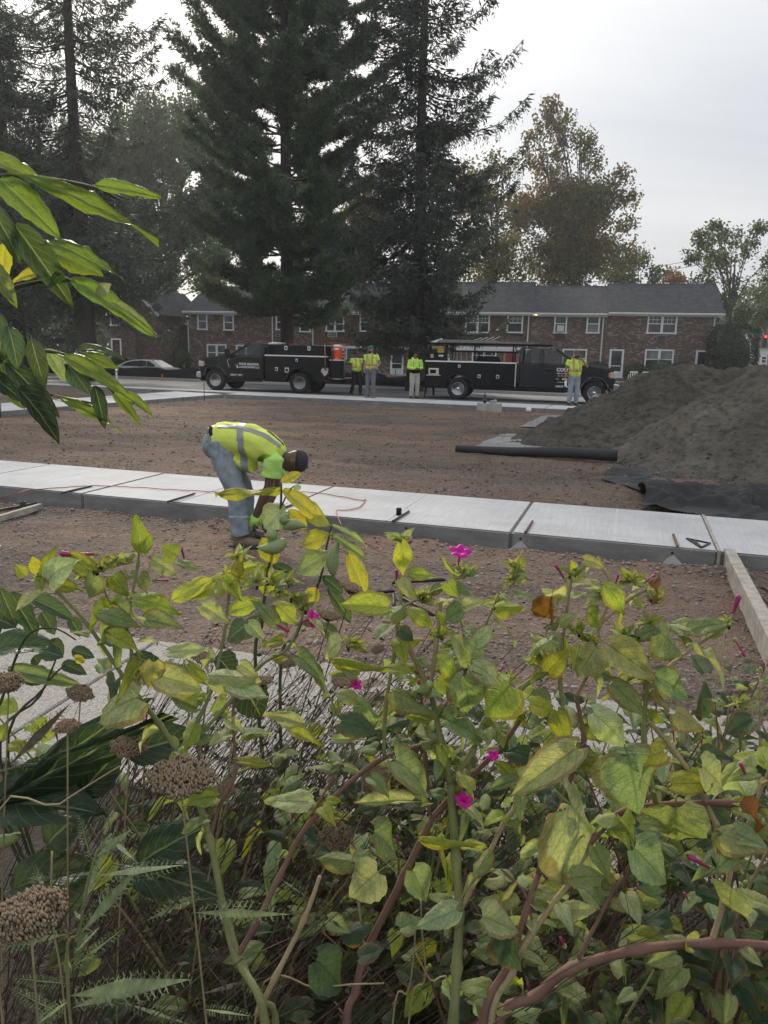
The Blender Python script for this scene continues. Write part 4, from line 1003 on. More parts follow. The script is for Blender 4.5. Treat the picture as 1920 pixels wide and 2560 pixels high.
# generator
P = on_truck(tB, -.83, -.72, 1.405); ge = thing('generator', 'black framed generator with yellow tank and panel on the truck body', 'generator', P, rotB)
fr = MB()
for x in (-.30, .30):
    fr.tube([(x, -.25, 0), (x, -.25, .56), (x, .25, .56), (x, .25, 0)], .018, 6)
for y in (-.25, .25): fr.tube([(-.30, y, .56), (.30, y, .56)], .018, 6).tube([(-.30, y, .02), (.30, y, .02)], .018, 6)
fr.build('frame', M_DARKMET, ge)
MB().box(-.25, .25, -.22, .22, .44, .54).build('fuel_tank', plain('tan_tank', (.52, .40, .16), .4), ge, bevel=.04, seg=2)
MB().box(.0, .25, -.235, -.20, .30, .42).build('control_panel', plain('yellow_panel', (.62, .50, .05), .5), ge, bevel=.01)
for k in range(3): MB().lathe([(0, .006), (.026, .005), (.026, 0)], 8, Matrix.Translation((.045+.08*k, -.236, .36)) @ Matrix.Rotation(R(90), 4, 'X')).build('outlet', M_TRIMBLK, ge)
MB().box(-.26, .28, -.18, .2, .03, .27).build('engine', M_TRIMBLK, ge, bevel=.03); MB().lathe([(0, 0), (.06, 0), (.06, .14), (0, .14)], 10, Matrix.Translation((-.2, -.22, .1))).build('air_filter', plain('tan_tank', (0, 0, 0)), ge)
MB().box(.05, .22, -.20, -.185, .15, .22).build('nameplate', M_GUT, ge)
P = on_truck(tB, -.92, -1.11, .892); mw = thing('microwave', 'small cream microwave on the shelf of the open truck compartment', 'microwave', P, rotB)
M_CRM = plain('cream_plastic', (.62, .58, .46), .5)
MB().box(-.19, .19, -.04, .035, 0, .24).build('case', M_CRM, mw, bevel=.012); MB().box(-.13, .09, -.0465, -.0405, .05, .19).build('door_window', M_TRIMBLK, mw); MB().box(-.16, .115, -.0445, -.0402, .025, .215).build('door_frame', plain('cream_light', (.70, .67, .58), .5), mw)
for k in range(3): MB().box(.135, .165, -.048, -.0405, .05+.06*k, .08+.06*k).build('button', M_GUT, mw)
P = on_truck(tB, -1.28, -.75, 0)
for k, x in enumerate((-1.22, -1.05)):
    pass
MB().prism([(-1.24, .46), (-1.16, .46), (-1.25, .02), (-1.30, .02)], -.95, -.90, 'y').prism([(-1.0, .46), (-.93, .46), (-.90, .12), (-.98, .12)], -.80, -.75, 'y').build('mud_flap', M_TRIMBLK, tB)
# ---------- parked cars across the road
def sedan(label, loc, rot, paint, group=None):
    c = thing('parked_car', label, 'car', loc, rot, group)
    L_ = 4.7; W_ = .90
    pr = [(-2.30, .32), (-1.82, .30)] + [(-1.42-.37*math.cos(R(a)), .33+.36*math.sin(R(a))) for a in range(5, 180, 17)] + [(-1.0, .26), (1.0, .26)] + \
         [(1.42-.37*math.cos(R(a)), .33+.36*math.sin(R(a))) for a in range(5, 180, 17)] + [(1.85, .30), (2.30, .34), (2.38, .55), (2.32, .70), (1.9, .84), (1.0, .97), (-1.7, 1.02), (-2.25, .99), (-2.36, .75)]
    MB().prism(pr, -W_, W_, 'y').build('body', paint, c, bevel=.07, seg=3)
    def cab(o, zt): return [(-1.95+o, .97), (1.02-o, .95), (.25-o*.6, zt-.03), (-.25, zt), (-.75, zt-.02), (-1.35+o*.6, zt-.14)]
    v = []; n = 6
    lo, hi = W_-.10, W_-.27
    p = cab(0, 1.42)
    for s in (-1, 1): v += [(x, s*(lo+(hi-lo)*max(0, (z-.97))/.45), z) for x, z in p]
    MB().add(v, [(0, 1, 2, 3, 4, 5), (11, 10, 9, 8, 7, 6)]+[(i, 6+i, 6+(i+1) % 6, (i+1) % 6) for i in range(6)]).build('cabin', paint, c, bevel=.05, seg=3)
    for s in (-1, 1):
        q = [(-1.60, 1.03), (.72, 1.02), (.14, 1.33), (-.3, 1.365), (-.80, 1.34), (-1.25, 1.24)]
        f = lambda z: s*(lo+(hi-lo)*max(0, (z-.97))/.45+.012)
        w_ = MB().add([(x, f(z), z) for x, z in q], [tuple(range(6))]).build('side_window', M_PANE, c)
        MB().add([(x, f(z)+s*.004, z) for x, z in ((-.42, 1.0), (-.34, 1.0), (-.34, 1.38), (-.42, 1.38))], [(0, 1, 2, 3)]).build('pillar', M_TRIMBLK, c)
        MB().ell((.68, s*(W_+.05), 1.03), (.09, .10, .07), 10, 6).build('mirror', paint, c, True)
        for x in (-1.42, 1.42): wheel(c, x, s*(W_-.11), .33, .21, s, 'spoke')
        MB().box(2.08, 2.345, *sorted((s*.52, s*.88)), .60, .74).build('headlight', M_HLENS, c, bevel=.03); MB().box(-2.365, -2.2, *sorted((s*.45, s*.895)), .72, .88).build('tail_light', M_REDL, c, bevel=.03)
        MB().box(-.30, -.12, *sorted((s*(W_-.002), s*(W_+.02))), .86, .89).build('door_handle', M_CHROME, c)
    MB().add([(1.0, -lo+.06, .985), (1.0, lo-.06, .985), (.27, hi-.06, 1.392), (.27, -hi+.06, 1.392)], [(0, 1, 2, 3)]).build('windscreen', M_PANE, c)
    MB().add([(-1.96, -lo+.06, 1.0), (-1.96, lo-.06, 1.0), (-1.37, hi-.06, 1.30), (-1.37, -hi+.06, 1.30)], [(0, 1, 2, 3)]).build('rear_window', M_PANE, c)
    MB().box(2.28, 2.39, -.35, .35, .40, .56).build('grille', M_TRIMBLK, c, bevel=.02)
    return c
M_CARW = plain('car_white_paint', (.74, .76, .76), .25, 0, .05, 3, coat=.6); M_CARS = plain('car_silver_paint', (.33, .34, .36), .3, .5, .05, 3, coat=.5); M_CARB = plain('car_dark_paint', (.02, .025, .035), .25, 0, .1, 3, coat=.7)
Yc = 46.0; a = AT(381, 900, Yc)
sedan('white sedan parked behind the silt fence in front of the brick gable house', (a.x, Yc, -.485), HROT+R(2), M_CARW)
a = AT(540, 900, 45.5); sedan('silver car parked behind the cab utility truck, tail toward the white sedan', (a.x+1.4, 45.4, -.485), HROT+R(2), M_CARS)
a = AT(843, 900, 43.0); sedan('dark blue car parked beyond the road behind two standing workers', (a.x+.6, 44.2, -.485), HROT+R(182), M_CARB)
# ================================================================== TREES AND SHRUBS
def m_foliage(name, dark, lite, other=None, amt=.0, sc=.5, trans=.25):
    b = NB(name); v = b.co('Object')
    c = b.ramp(b.noise(v, sc, 4, .65), [(.32, dark), (.68, lite)])
    if other: c = b.mix(b.ramp(b.noise(b.co('Object', 1.0, (1, 2, 3)), sc*.7, 4, .7), [(.60-amt*.35, 0), (.72-amt*.25, 1)]), c, other)
    f = b.noise(v, 9, 2); c = b.mix(.35, c, b.ramp(f, [(.3, tuple(x*.5 for x in dark)), (.7, tuple(min(1, x*1.5) for x in lite))]))
    b.fin(c, .6, 0, None, .3)
    t = b.n.new('ShaderNodeBsdfTranslucent'); b.l.new(c, t.inputs[0])
    m = b.n.new('ShaderNodeMixShader'); m.inputs[0].default_value = trans
    b.l.new(b.b.outputs[0], m.inputs[1]); b.l.new(t.outputs[0], m.inputs[2]); b.l.new(m.outputs[0], b.o.inputs[0]); return b.m
def m_bark(name, c):
    b = NB(name); v = b.co('Object', (6, 6, 1.2)); f = b.noise(v, 3, 6, .7)
    b.bump(f, .9, .04); return b.fin(b.ramp(f, [(.3, tuple(x*.5 for x in c)), (.7, c)]), .95)
M_PINE = m_foliage('pine_needles', (.062, .098, .062), (.135, .20, .11), (.17, .135, .07), .10, .35, .38)
M_SPRUCE = m_foliage('spruce_needles', (.052, .066, .056), (.105, .128, .10), (.11, .09, .065), .14, .5, .35)
M_OAK = m_foliage('oak_leaves', (.055, .085, .043), (.135, .172, .07), (.16, .14, .05), .14, .3, .42)
M_MAPLE = m_foliage('autumn_maple_leaves', (.080, .085, .034), (.17, .16, .06), (.26, .125, .042), .34, .22, .35)
M_YELL = m_foliage('yellowing_leaves', (.0725, .0775, .0275), (.1750, .1562, .0475), (.21, .15, .035), .36, .25, .4)
M_ORNG = m_foliage('orange_leaves', (.12, .075, .02), (.28, .12, .03), (.09, .09, .03), .2, .6, .35)
M_SHRUB = m_foliage('shrub_leaves', (.0210, .0390, .0180), (.0510, .0810, .0330), None, 0, 2.0, .15)
M_HEDGE = m_foliage('hedge_leaves', (.0196, .0308, .0196), (.0504, .0672, .0364), (.09, .07, .03), .08, .8, .2)
M_BARK = m_bark('bark_grey', (.105, .088, .078)); M_BARK2 = m_bark('bark_dark', (.07, .055, .048))
def unit(v): return v/np.maximum(np.linalg.norm(v, axis=-1, keepdims=True), 1e-9)
def rdir(n): return unit(rng.normal(size=(n, 3)))
def perp(D):
    S_ = np.cross(D, rdir(len(D))); return unit(S_)
def tris(C, D, Ln, Wd):
    S_ = perp(D); V = np.stack([C-S_*Wd[:, None]/2, C+S_*Wd[:, None]/2, C+D*Ln[:, None]], 1)
    return V.reshape(-1, 3), np.arange(len(C)*3).reshape(-1, 3)
def diamonds(C, D, Ln, Wd, S_=None):
    if S_ is None: S_ = perp(D)
    h = D*Ln[:, None]; w = S_*Wd[:, None]/2
    V = np.stack([C, C+h*.45+w, C+h, C+h*.45-w], 1); return V.reshape(-1, 3), np.arange(len(C)*4).reshape(-1, 4)
def trunk(par, H, r0, r1, mat, lean=(0, 0), flare=1.35, name='trunk'):
    n = 14; zs = np.linspace(0, 1, n)
    pts = [(lean[0]*z+.05*math.sin(z*9), lean[1]*z+.05*math.cos(z*7), H*z-.05) for z in zs]
    rr = [(r0*(1-z)+r1*z)*(1+(flare-1)*max(0, 1-z*12)) for z in zs]
    return MB().tube(pts, rr, 12).build(name, mat, par, True)
def spruce(label, base, H, rad, seed, r0=.32, step=.36, dens=1.0, z0=1.6, group=None, droop=1.0, bare=()):
    rg = np.random.default_rng(seed)
    u = thing('spruce_tree', label, 'tree', (base.x, base.y, -.05), 0, group)
    trunk(u, H, r0, .04, M_BARK)
    br = MB(); TC = []; TD = []; HC = []; HD = []; HL_ = []
    z = z0
    while z < H-.3:
        f = z/H; R_ = rad(f)
        for k in range(5 if f < .4 else 4):
            a = rg.random()*6.283; L_ = R_*(.55+.60*rg.random())*(1+.18*math.sin(a*3+z*.8))
            if L_ < .25: continue
            zb = z+rg.uniform(-.35, .35); up = (f-.36)*1.25           # upper limbs rise, lower ones sag
            m = 9; t = np.linspace(0, 1, m)
            rr = L_*t; zz = zb + L_*(up*t*.55 - droop*.42*(1-f*.75)*np.sin(t*2.2) + .26*t**3)
            P = np.stack([np.cos(a)*rr, np.sin(a)*rr, zz], 1)
            br.tube([tuple(p) for p in P[::2]], [.045*(1-.8*q)*(1-.5*f)+.006 for q in t[::2]], 4)
            ns = int(L_*11*dens)+4; q = np.clip(rg.random(ns)**.75, .12, 1)
            C = np.stack([np.interp(q, t, P[:, i]) for i in range(3)], 1)
            rd = np.array([math.cos(a), math.sin(a), 0]); sd = np.array([-math.sin(a), math.cos(a), 0])
            # side sprays
            for rep in range(3):
                s = rg.choice([-1, 1], ns)[:, None]; ln = (.55*(1-q)+.16)*min(1.2, L_*.4)
                off = sd*s*(rg.random((ns, 1))*ln[:, None]) + rg.normal(size=(ns, 3))*.05
                TC.append(C+off); TD.append(unit(rd*.6+sd*s*.6+np.array([0, 0, -.25])+rg.normal(size=(ns, 3))*.35))
            # hanging twigs
            nh = ns; HC.append(C+sd*(rg.random((nh, 1))-.5)*.5*min(1, L_*.3)); HD.append(unit(np.array([0, 0, -1.0])+rg.normal(size=(nh, 3))*.16)); HL_.append((.25+.65*rg.random(nh))*droop*(1-.55*f))
        z += step*(.8+.5*rg.random())*(1.0+1.5*max(0, f-.25))
    br.build('branches', M_BARK2, u)
    TC = np.concatenate(TC); TD = np.concatenate(TD); HC = np.concatenate(HC); HD = np.concatenate(HD); HL_ = np.concatenate(HL_)
    v1, f1 = diamonds(TC, TD, .20+.22*rg.random(len(TC)), .055+.05*rg.random(len(TC)))
    # twigs: a row of short blades along each hanging twig
    K = 5; tt = np.linspace(.1, 1, K); B = (HC[:, None, :]+HD[:, None, :]*(HL_[:, None]*tt)[..., None]).reshape(-1, 3)
    D = unit(np.repeat(HD, K, 0)+.75*rdir(len(B))); v2, f2 = diamonds(B, D, np.full(len(B), .17)*(.7+.6*rg.random(len(B))), np.full(len(B), .042))
    link('crown', npmesh('spruce_crown', np.concatenate([v1, v2]), np.concatenate([f1, f2+len(v1)])), M_SPRUCE, u)
    return u
def pine(label, base, H, rad, seed, r0=.42, z0=2.6):
    rg = np.random.default_rng(seed)
    u = thing('pine_tree', label, 'tree', (base.x, base.y, -.5)); trunk(u, H, r0, .07, M_BARK2)
    br = MB(); C_ = []; D_ = []
    z = z0
    while z < H-.5:
        f = z/H; R_ = rad(f); nb = 5
        a0 = rg.random()*6.28
        for k in range(nb):
            a = a0+6.283*k/nb+rg.uniform(-.4, .4); L_ = R_*(.40+.75*rg.random())
            zb = z+rg.uniform(-.6, .6); up = -.10+.72*f+rg.uniform(-.16, .16)
            m = 7; t = np.linspace(0, 1, m); rr = L_*t; zz = zb+L_*(up*t*.6 + .28*t**2.2)-.25*np.sin(t*3.1)*(1-f)
            a_ = a+.22*rg.normal()*t; P = np.stack([np.cos(a_)*rr, np.sin(a_)*rr, zz], 1)
            br.tube([tuple(p) for p in P], [.075*(1-.85*q)*(1-.5*f)+.008 for q in t], 5)
            # side shoots, plume shaped, all sweeping outwards and up
            nsx = int(10+L_*6.5)
            for j in range(nsx):
                q = .25+.75*(j+rg.random())/nsx; p = np.array([np.interp(q, t, P[:, i]) for i in range(3)])
                sgn = rg.choice([-1, 1]); aa = a+sgn*rg.uniform(.25, 1.0); l2 = (.35+.95*rg.random())*(1.3-q*.55)*min(1, L_/3)
                d2 = np.array([math.cos(aa), math.sin(aa), .05+.75*rg.random()])
                n3 = int(7+l2*11); tt = (np.arange(n3)+rg.random(n3))/n3
                C_.append(p+d2*l2*tt[:, None]+rg.normal(size=(n3, 3))*.10); D_.append(np.tile(unit(d2[None])[0], (n3, 1)))
                if l2 > .6: br.tube([tuple(p), tuple(p+d2*l2)], [.016, .005], 3)
        z += .60*(.6+.8*rg.random())
    br.build('branches', M_BARK2, u)
    C = np.concatenate(C_); D = np.concatenate(D_); K = 6
    Cc = np.repeat(C, K, 0); Dd = unit(np.repeat(D, K, 0)*.75+rdir(len(Cc))*.95+np.array([0, 0, .22]))
    v, f_ = tris(Cc, Dd, .20+.16*rg.random(len(Cc)), .045+.035*rg.random(len(Cc)))
    link('crown', npmesh('pine_crown', v, f_), M_PINE, u); return u
def leafy(name, label, px, Y, clumps, mat, seed, leaf=.30, per=260, r0=.35, group=None, bark=M_BARK, forks=3, base_z=-.05, trunkpx=None):
    """clumps: (px, py, radius_px[, depth offset m]) outlining the crown; each is a bough with its own leaves"""
    rg = np.random.default_rng(seed)
    B = AT(trunkpx or px, 880, Y); u = thing(name, label, 'tree', (B.x, Y, base_z), 0, group)
    k = Y/FPX; bb = MB(); C_ = []; D_ = []; S_ = []
    cl = []
    for c in clumps:
        P = AT(c[0], c[1], Y); dy = c[3] if len(c) > 3 else rg.uniform(-2.2, 2.2); cl.append((np.array([P.x-B.x, dy, P.z-base_z]), c[2]*k))
    zlow = min(c[0][2]-c[1] for c in cl); ztop = max(c[0][2] for c in cl); zf = max(1.5, zlow*.55+ztop*.10)
    bb2 = MB(); bb2.tube([(0, 0, 0), (.1, 0, zf*.5), (0, .1, zf), (.15, 0, zf+(ztop-zf)*.45), (0, 0, zf+(ztop-zf)*.8)], [r0*1.25, r0, r0*.85, r0*.45, r0*.1], 10); bb2.build('trunk', bark, u, True)
    for c, rr in cl:
        h = zf+(c[2]-zf)*rg.uniform(.1, .5) if c[2] > zf else zf*.8
        mid = np.array([c[0]*.45, c[1]*.45, h+(c[2]-h)*.6])
        bb.tube([(0, 0, h), tuple(mid), tuple(c)], [r0*.22, r0*.12, r0*.04], 5)
        for j in range(7):
            e = c+unit(rg.normal(size=(1, 3)))[0]*rr*.85; bb.tube([tuple(mid+(c-mid)*rg.random()), tuple((c+e)/2+rg.normal(size=3)*.2*rr), tuple(e)], [r0*.07, r0*.045, .01], 4)
        nsub = 17; ce = c+unit(rg.normal(size=(nsub, 3)))*rr*(.55+.45*rg.random((nsub, 1)))*np.array([1, 1, .85])
        n = int(per*2.5*max(.5, rr*rr/2.2)); w = rg.integers(0, nsub, n)
        C_.append(ce[w]+rg.normal(size=(n, 3))*rr*.24); 
    bb.build('limbs', bark, u)
    C = np.concatenate(C_); n = len(C); D = unit(rdir(n)+np.array([0, 0, -.45])); 
    v, f_ = diamonds(C, D, leaf*1.2*(.6+.7*rg.random(n)), leaf*.85*(.6+.6*rg.random(n)))
    link('crown', npmesh(name+'_crown', v, f_), mat, u); return u
def bush(name, label, px, py0, py1, Y, wpx, mat, cat_='bush', group=None, n=2600, leaf=.07, box=False, dep=None):
    a = AT(px, py0, Y); k = Y/FPX; rx = wpx*k/2; zt = max(a.z, .4); ry = dep or rx; cz = zt*.48; rz = zt*.52
    u = thing(name, label, cat_, (a.x, Y, -.04), HROT, group)
    core = MB().ell((0, 0, cz), (rx*.80, ry*.80, rz*.85), 16, 10); core.build('inner_growth', mat, u, True)
    d = rdir(n)
    if box: d = d/np.maximum((np.abs(d)**5).sum(1, keepdims=True)**.2, 1e-6)
    rr = .90+.12*rng.random((n, 1))+.05*np.sin(d[:, :1]*9)*np.cos(d[:, 2:]*8)
    C = d*rr*np.array([rx, ry, rz])+np.array([0, 0, cz]); C[:, 2] = np.maximum(C[:, 2], .05)
    D = unit(d*.6+rdir(n)); v, f_ = diamonds(C, D, leaf*(.7+.6*rng.random(n)), leaf*.6*np.ones(n))
    link('foliage', npmesh(name+'_leaves', v, f_), mat, u); MB().tube([(0, 0, 0), (0, 0, cz)], .05, 6).build('stem', M_BARK2, u); return u
ip = lambda xs_, ys_: (lambda f: float(np.interp(f, xs_, ys_)))
pine('tall white pine with plumed boughs in front of the brick row', AT(716, 880, 46), 36, ip([0, .08, .2, .35, .55, .75, .92, 1], [3.2, 4.2, 5.6, 5.8, 5.6, 5.0, 2.8, .3]), 11, z0=4.3)
sb = G(1035, 977)
spruce('tall Norway spruce with drooping twigs at the road edge behind the trucks', sb, 25, ip([0, .12, .35, .52, .68, .8, 1], [2.6, 3.2, 3.6, 3.8, 3.5, 2.5, .2]), 5, z0=2.9, step=.32, dens=1.5)
sb = G(222, 951)
spruce('sagging spruce with a pale trunk beside the white sedan', sb, 27, ip([0, .12, .35, .55, .7, 1], [3.6, 4.8, 5.0, 4.9, 4.2, .3]), 8, z0=4.3, step=.40, dens=1.25, r0=.40, droop=1.05)
sb = AT(55, 940, 42)
spruce('tall spruce standing farther along the road than the pale trunked one', sb, 28, ip([0, .12, .35, .55, .7, 1], [3.2, 4.2, 4.4, 4.2, 3.6, .3]), 21, z0=3.4, step=.44, dens=1.15, droop=1.1)
def ring(cx, cy, w, h, n, r, seed, top=None):
    rg = random.Random(seed); o = []
    for i in range(n):
        a = rg.random()*6.283; q = math.sqrt(rg.random()); o.append((cx+math.cos(a)*w*q, cy+math.sin(a)*h*q, r*rg.uniform(.75, 1.2)))
    return o
leafy('oak_tree', 'broad green oak behind the brick gable house and its chimney', 420, 80, [(345, 262, 34), (400, 280, 40), (455, 258, 36), (510, 268, 34), (545, 330, 36), (330, 320, 40), (380, 340, 44), (450, 340, 46), (510, 360, 44), (560, 400, 40)]+ring(430, 450, 130, 150, 28, 44, 1)+ring(440, 660, 110, 110, 12, 44, 2), M_OAK, 31, per=230, r0=.5)
leafy('oak_tree', 'dark green oak rising behind the sagging spruce', 230, 84, ring(230, 500, 130, 150, 24, 48, 3)+ring(230, 720, 150, 90, 14, 50, 4), M_OAK, 32, per=330, r0=.5)
leafy('oak_tree', 'green oak standing behind the two spruces at the road', 30, 86, ring(20, 560, 130, 200, 24, 52, 5)+ring(40, 760, 120, 60, 10, 50, 9), M_OAK, 33, per=330, r0=.5)
leafy('birch_tree', 'thin yellowing tree seen between the pine and the road edge spruce', 905, 66, ring(900, 620, 70, 150, 20, 34, 6)+ring(960, 500, 50, 80, 7, 30, 16), M_YELL, 34, leaf=.24, per=190, r0=.22)
leafy('maple_tree', 'yellow tinged maple behind the road edge spruce', 1225, 68, ring(1215, 560, 85, 165, 26, 36, 7)+ring(1250, 680, 70, 50, 8, 34, 17), M_YELL, 35, leaf=.24, per=150, r0=.28)
leafy('maple_tree', 'tall maple turning rusty brown behind the brick row', 1420, 76, [(1360, 285, 30), (1395, 300, 34), (1425, 320, 34), (1450, 345, 34), (1345, 330, 26), (1480, 400, 34), (1340, 390, 34), (1400, 400, 40), (1535, 450, 30), (1555, 500, 32), (1520, 500, 34), (1560, 560, 28), (1540, 610, 30)] + ring(1400, 520, 110, 90, 22, 42, 8)+ring(1430, 650, 130, 60, 18, 42, 10), M_MAPLE, 36, leaf=.26, per=230, r0=.42)
leafy('green_tree', 'low dark green tree peeping over the roof behind the rusty maple', 1585, 82, [(1560, 660, 28), (1600, 650, 28), (1625, 690, 24), (1580, 700, 30), (1540, 700, 28), (1520, 680, 26)], M_OAK, 37, per=260, r0=.25)
leafy('orange_tree', 'small orange leaved tree beside the transformer pole', 1685, 88, [(1685, 690, 22), (1665, 705, 20), (1705, 700, 20)], M_ORNG, 38, per=220, r0=.2)
leafy('linden_tree', 'spreading green tree beyond the end of the brick row', 1815, 70, [(1790, 575, 22), (1830, 590, 30), (1870, 580, 22), (1745, 600, 20), (1735, 640, 22), (1890, 610, 24), (1760, 630, 30), (1910, 650, 28), (1850, 640, 32), (1800, 650, 30), (1770, 700, 30), (1850, 720, 36), (1905, 720, 34), (1880, 790, 36), (1830, 780, 34), (1800, 750, 24), (1915, 800, 30), (1860, 835, 28)], M_OAK, 39, leaf=.26, per=230, r0=.33, trunkpx=1812)
leafy('linden_tree', 'green tree standing behind the white house', 1985, 112, ring(1975, 740, 70, 110, 14, 50, 12), M_OAK, 40, per=150)
# far woods closing the view: one mass
n = 26000; X_ = rng.uniform(-120, 130, n); top = 9+4*fbm(X_, X_*0, .08, 4)*2
C = np.stack([X_, 130+rng.normal(size=n)*5+.02*X_, np.maximum(.1, top*rng.random(n)**.8)], 1)
v, f_ = diamonds(C, rdir(n), 1.0+.9*rng.random(n), .8+.5*rng.random(n))
tag(link('far_woods', npmesh('far_woods', v, f_), M_OAK), 'distant dark wood closing the view behind the houses', 'wood', kind='stuff')
# shrubs by the houses
bush('round_bush', 'clipped round bush at the corner of the end brick house', 456, 872, 912, 57.5, 40, M_SHRUB, leaf=.08)
bush('low_hedge', 'low dark hedge in front of the shake fronted houses', 872, 898, 940, 53, 70, M_SHRUB, n=3200, leaf=.09)
bush('clipped_bush', 'small clipped bush half hidden by the bare spruce trunk', 1050, 902, 940, 54, 44, M_SHRUB, leaf=.08)
bush('clipped_bush', 'rounded bush below the window behind the truck bonnet', 1496, 902, 930, 53.4, 62, M_SHRUB, leaf=.08)
bush('clipped_bush', 'rounded bush beside the white storm door near the plastic chairs', 1592, 906, 945, 52.0, 56, M_SHRUB, leaf=.08)
bush('clipped_bush', 'broad clipped bush in front of the curtained double window', 1654, 898, 945, 51.2, 84, M_SHRUB, n=3400, leaf=.08)
bush('clipped_bush', 'low wide bush next to the end house door', 1712, 902, 945, 51.6, 70, M_SHRUB, n=2800, leaf=.08)
bush('tall_hedge', 'tall dark boxy hedge beside the end of the brick row', 1837, 812, 945, 52.5, 108, M_HEDGE, 'hedge', n=12000, leaf=.12, box=True, dep=1.5)
bush('low_hedge', 'small dark bush at the foot of the brick gable house', 297, 888, 920, 56, 46, M_SHRUB, leaf=.09)
# plain white chairs by the door
def chair(label, px, Y, rz):
    a = AT(px, 935, Y); c = thing('plastic_chair', label, 'chair', (a.x, Y, -.03), rz, 'white plastic chairs by the end house')
    M_ = plain('white_plastic', (0, 0, 0))
    MB().box(-.25, .25, -.24, .24, .40, .44).build('seat', M_, c, bevel=.02)
    for x in (-.24, .24):
        for y in (-.22, .22): MB().tube([(x*1.1, y*1.15, 0), (x, y, .42)], .025, 6).build('leg', M_, c)
        MB().tube([(x*1.08, -.22, .42), (x*1.1, -.24, .64), (x*1.1, .2, .66)], .022, 6).build('armrest', M_, c)
    MB().box(-.25, .25, .22, .26, .80, .88).build('back_rail', M_, c, bevel=.015)
    for k in range(4): MB().box(-.23+.13*k, -.17+.13*k, .222, .25, .44, .80).build('back_slat', M_, c)
chair('white plastic armchair beside the clipped bush by the storm door', 1583, 49.5, R(170)); chair('white plastic armchair half hidden behind the sand pile', 1618, 49.0, R(150))
# ================================================================== THE SITE: HEAPS, FABRIC, TOOLS
def m_sand(name='stone_dust', k=1.0):
    b = NB(name); v = b.co('Object')
    f = b.noise(v, 1.1, 5, .65); g = b.noise(v, 55, 5, .75)
    c = b.ramp(f, [(.3, (.088*k, .078*k, .064*k)), (.7, (.165*k, .148*k, .122*k))]); c = b.mix(b.ramp(g, [(.45, 0), (.75, .55)]), c, (.23, .215, .195))
    c = b.mix(b.ramp(b.noise(b.co('Object', (1, 1, 2.5)), 5.0, 6, .75), [(.46, 0), (.62, .65)]), c, (.045*k, .042*k, .037*k))
    st = b.noise(b.co('Object', (3.0, 3.0, 9)), 2.0, 5, .7)
    b.bump(b.math('ADD', g, b.math('MULTIPLY', st, 1.2)), 1.0, .04); return b.fin(c, .97, 0, None, .15)
M_SAND = m_sand()
def heap(name, label, A, B, za, zb, slope, x0, x1, y0, y1, seed, n=300, pocket=None, mat=None):
    xs_ = np.linspace(x0, x1, n); ys_ = np.linspace(y0, y1, n); X, Y = np.meshgrid(xs_, ys_)
    ax, ay = A; bx, by = B; L2 = (bx-ax)**2+(by-ay)**2
    t = np.clip(((X-ax)*(bx-ax)+(Y-ay)*(by-ay))/L2, 0, 1)
    d = np.hypot(X-(ax+(bx-ax)*t), Y-(ay+(by-ay)*t))
    ang = np.arctan2(Y-ay, X-ax)
    Z = za+(zb-za)*t - slope*(np.sqrt(d*d+.35**2)-.35)*(1+.07*np.sin(ang*3+seed))
    Z = Z + .30*fbm(X+seed, Y, .55, 3)*np.clip(d*.5, 0, 1)*.6 + .16*fbm(X+seed, Y*1.0, 2.0, 4) + .13*fbm(X, Y+seed, 6, 4) - .05*np.maximum(0, .06-np.abs(fbm(X+3, Y+seed*2, .8, 4)))/.06*(seed > 2)
    Z = np.where(Z < .22, Z*.62+.08, Z)        # toe spreads out flatter
    rn = np.sin(ang*38+6*fbm(X, Y, 1.3, 2)); Z = Z + .022*rn*np.clip(d-.3, 0, 1)
    if pocket is not None:
        for (qx, qy, qr, qd) in pocket: Z = Z - qd*np.exp(-(((X-qx)**2+(Y-qy)**2)/qr**2)) + qd*.5*np.exp(-(((X-qx)**2+(Y-qy-qr*1.3)**2)/qr**2))
    i = np.arange(n*n).reshape(n, n); F_ = np.stack([i[:-1, :-1], i[:-1, 1:], i[1:, 1:], i[1:, :-1]], -1).reshape(-1, 4)
    k = Z.ravel()[F_].max(1) > -.03
    return tag(link(name, npmesh(name, np.stack([X, Y, np.maximum(Z, -.04)], -1).reshape(-1, 3), F_[k], True), mat or M_SAND), label, 'sand pile', 'heaps of stone dust'), (X, Y, Z)
o1, hp1 = heap('stone_dust_heap', 'smooth sided heap of dark stone dust behind the fabric roll', (5.85, 15.8), (9.8, 15.9), 1.52, 1.52, .60, 1.9, 13, 11.5, 19.5, 1.0)
M_SAND2 = m_sand('coarse_stone_dust', 1.5)
o2, hp2 = heap('stone_dust_heap', 'cracked heap of grey stone dust behind the crumpled black fabric', (6.55, 12.7), (10.5, 12.3), 1.72, 1.85, .74, 3.0, 13, 9.0, 16.5, 4.0, pocket=[(5.05, 12.05, .16, .16), (6.3, 11.6, .3, .06)], mat=M_SAND2)
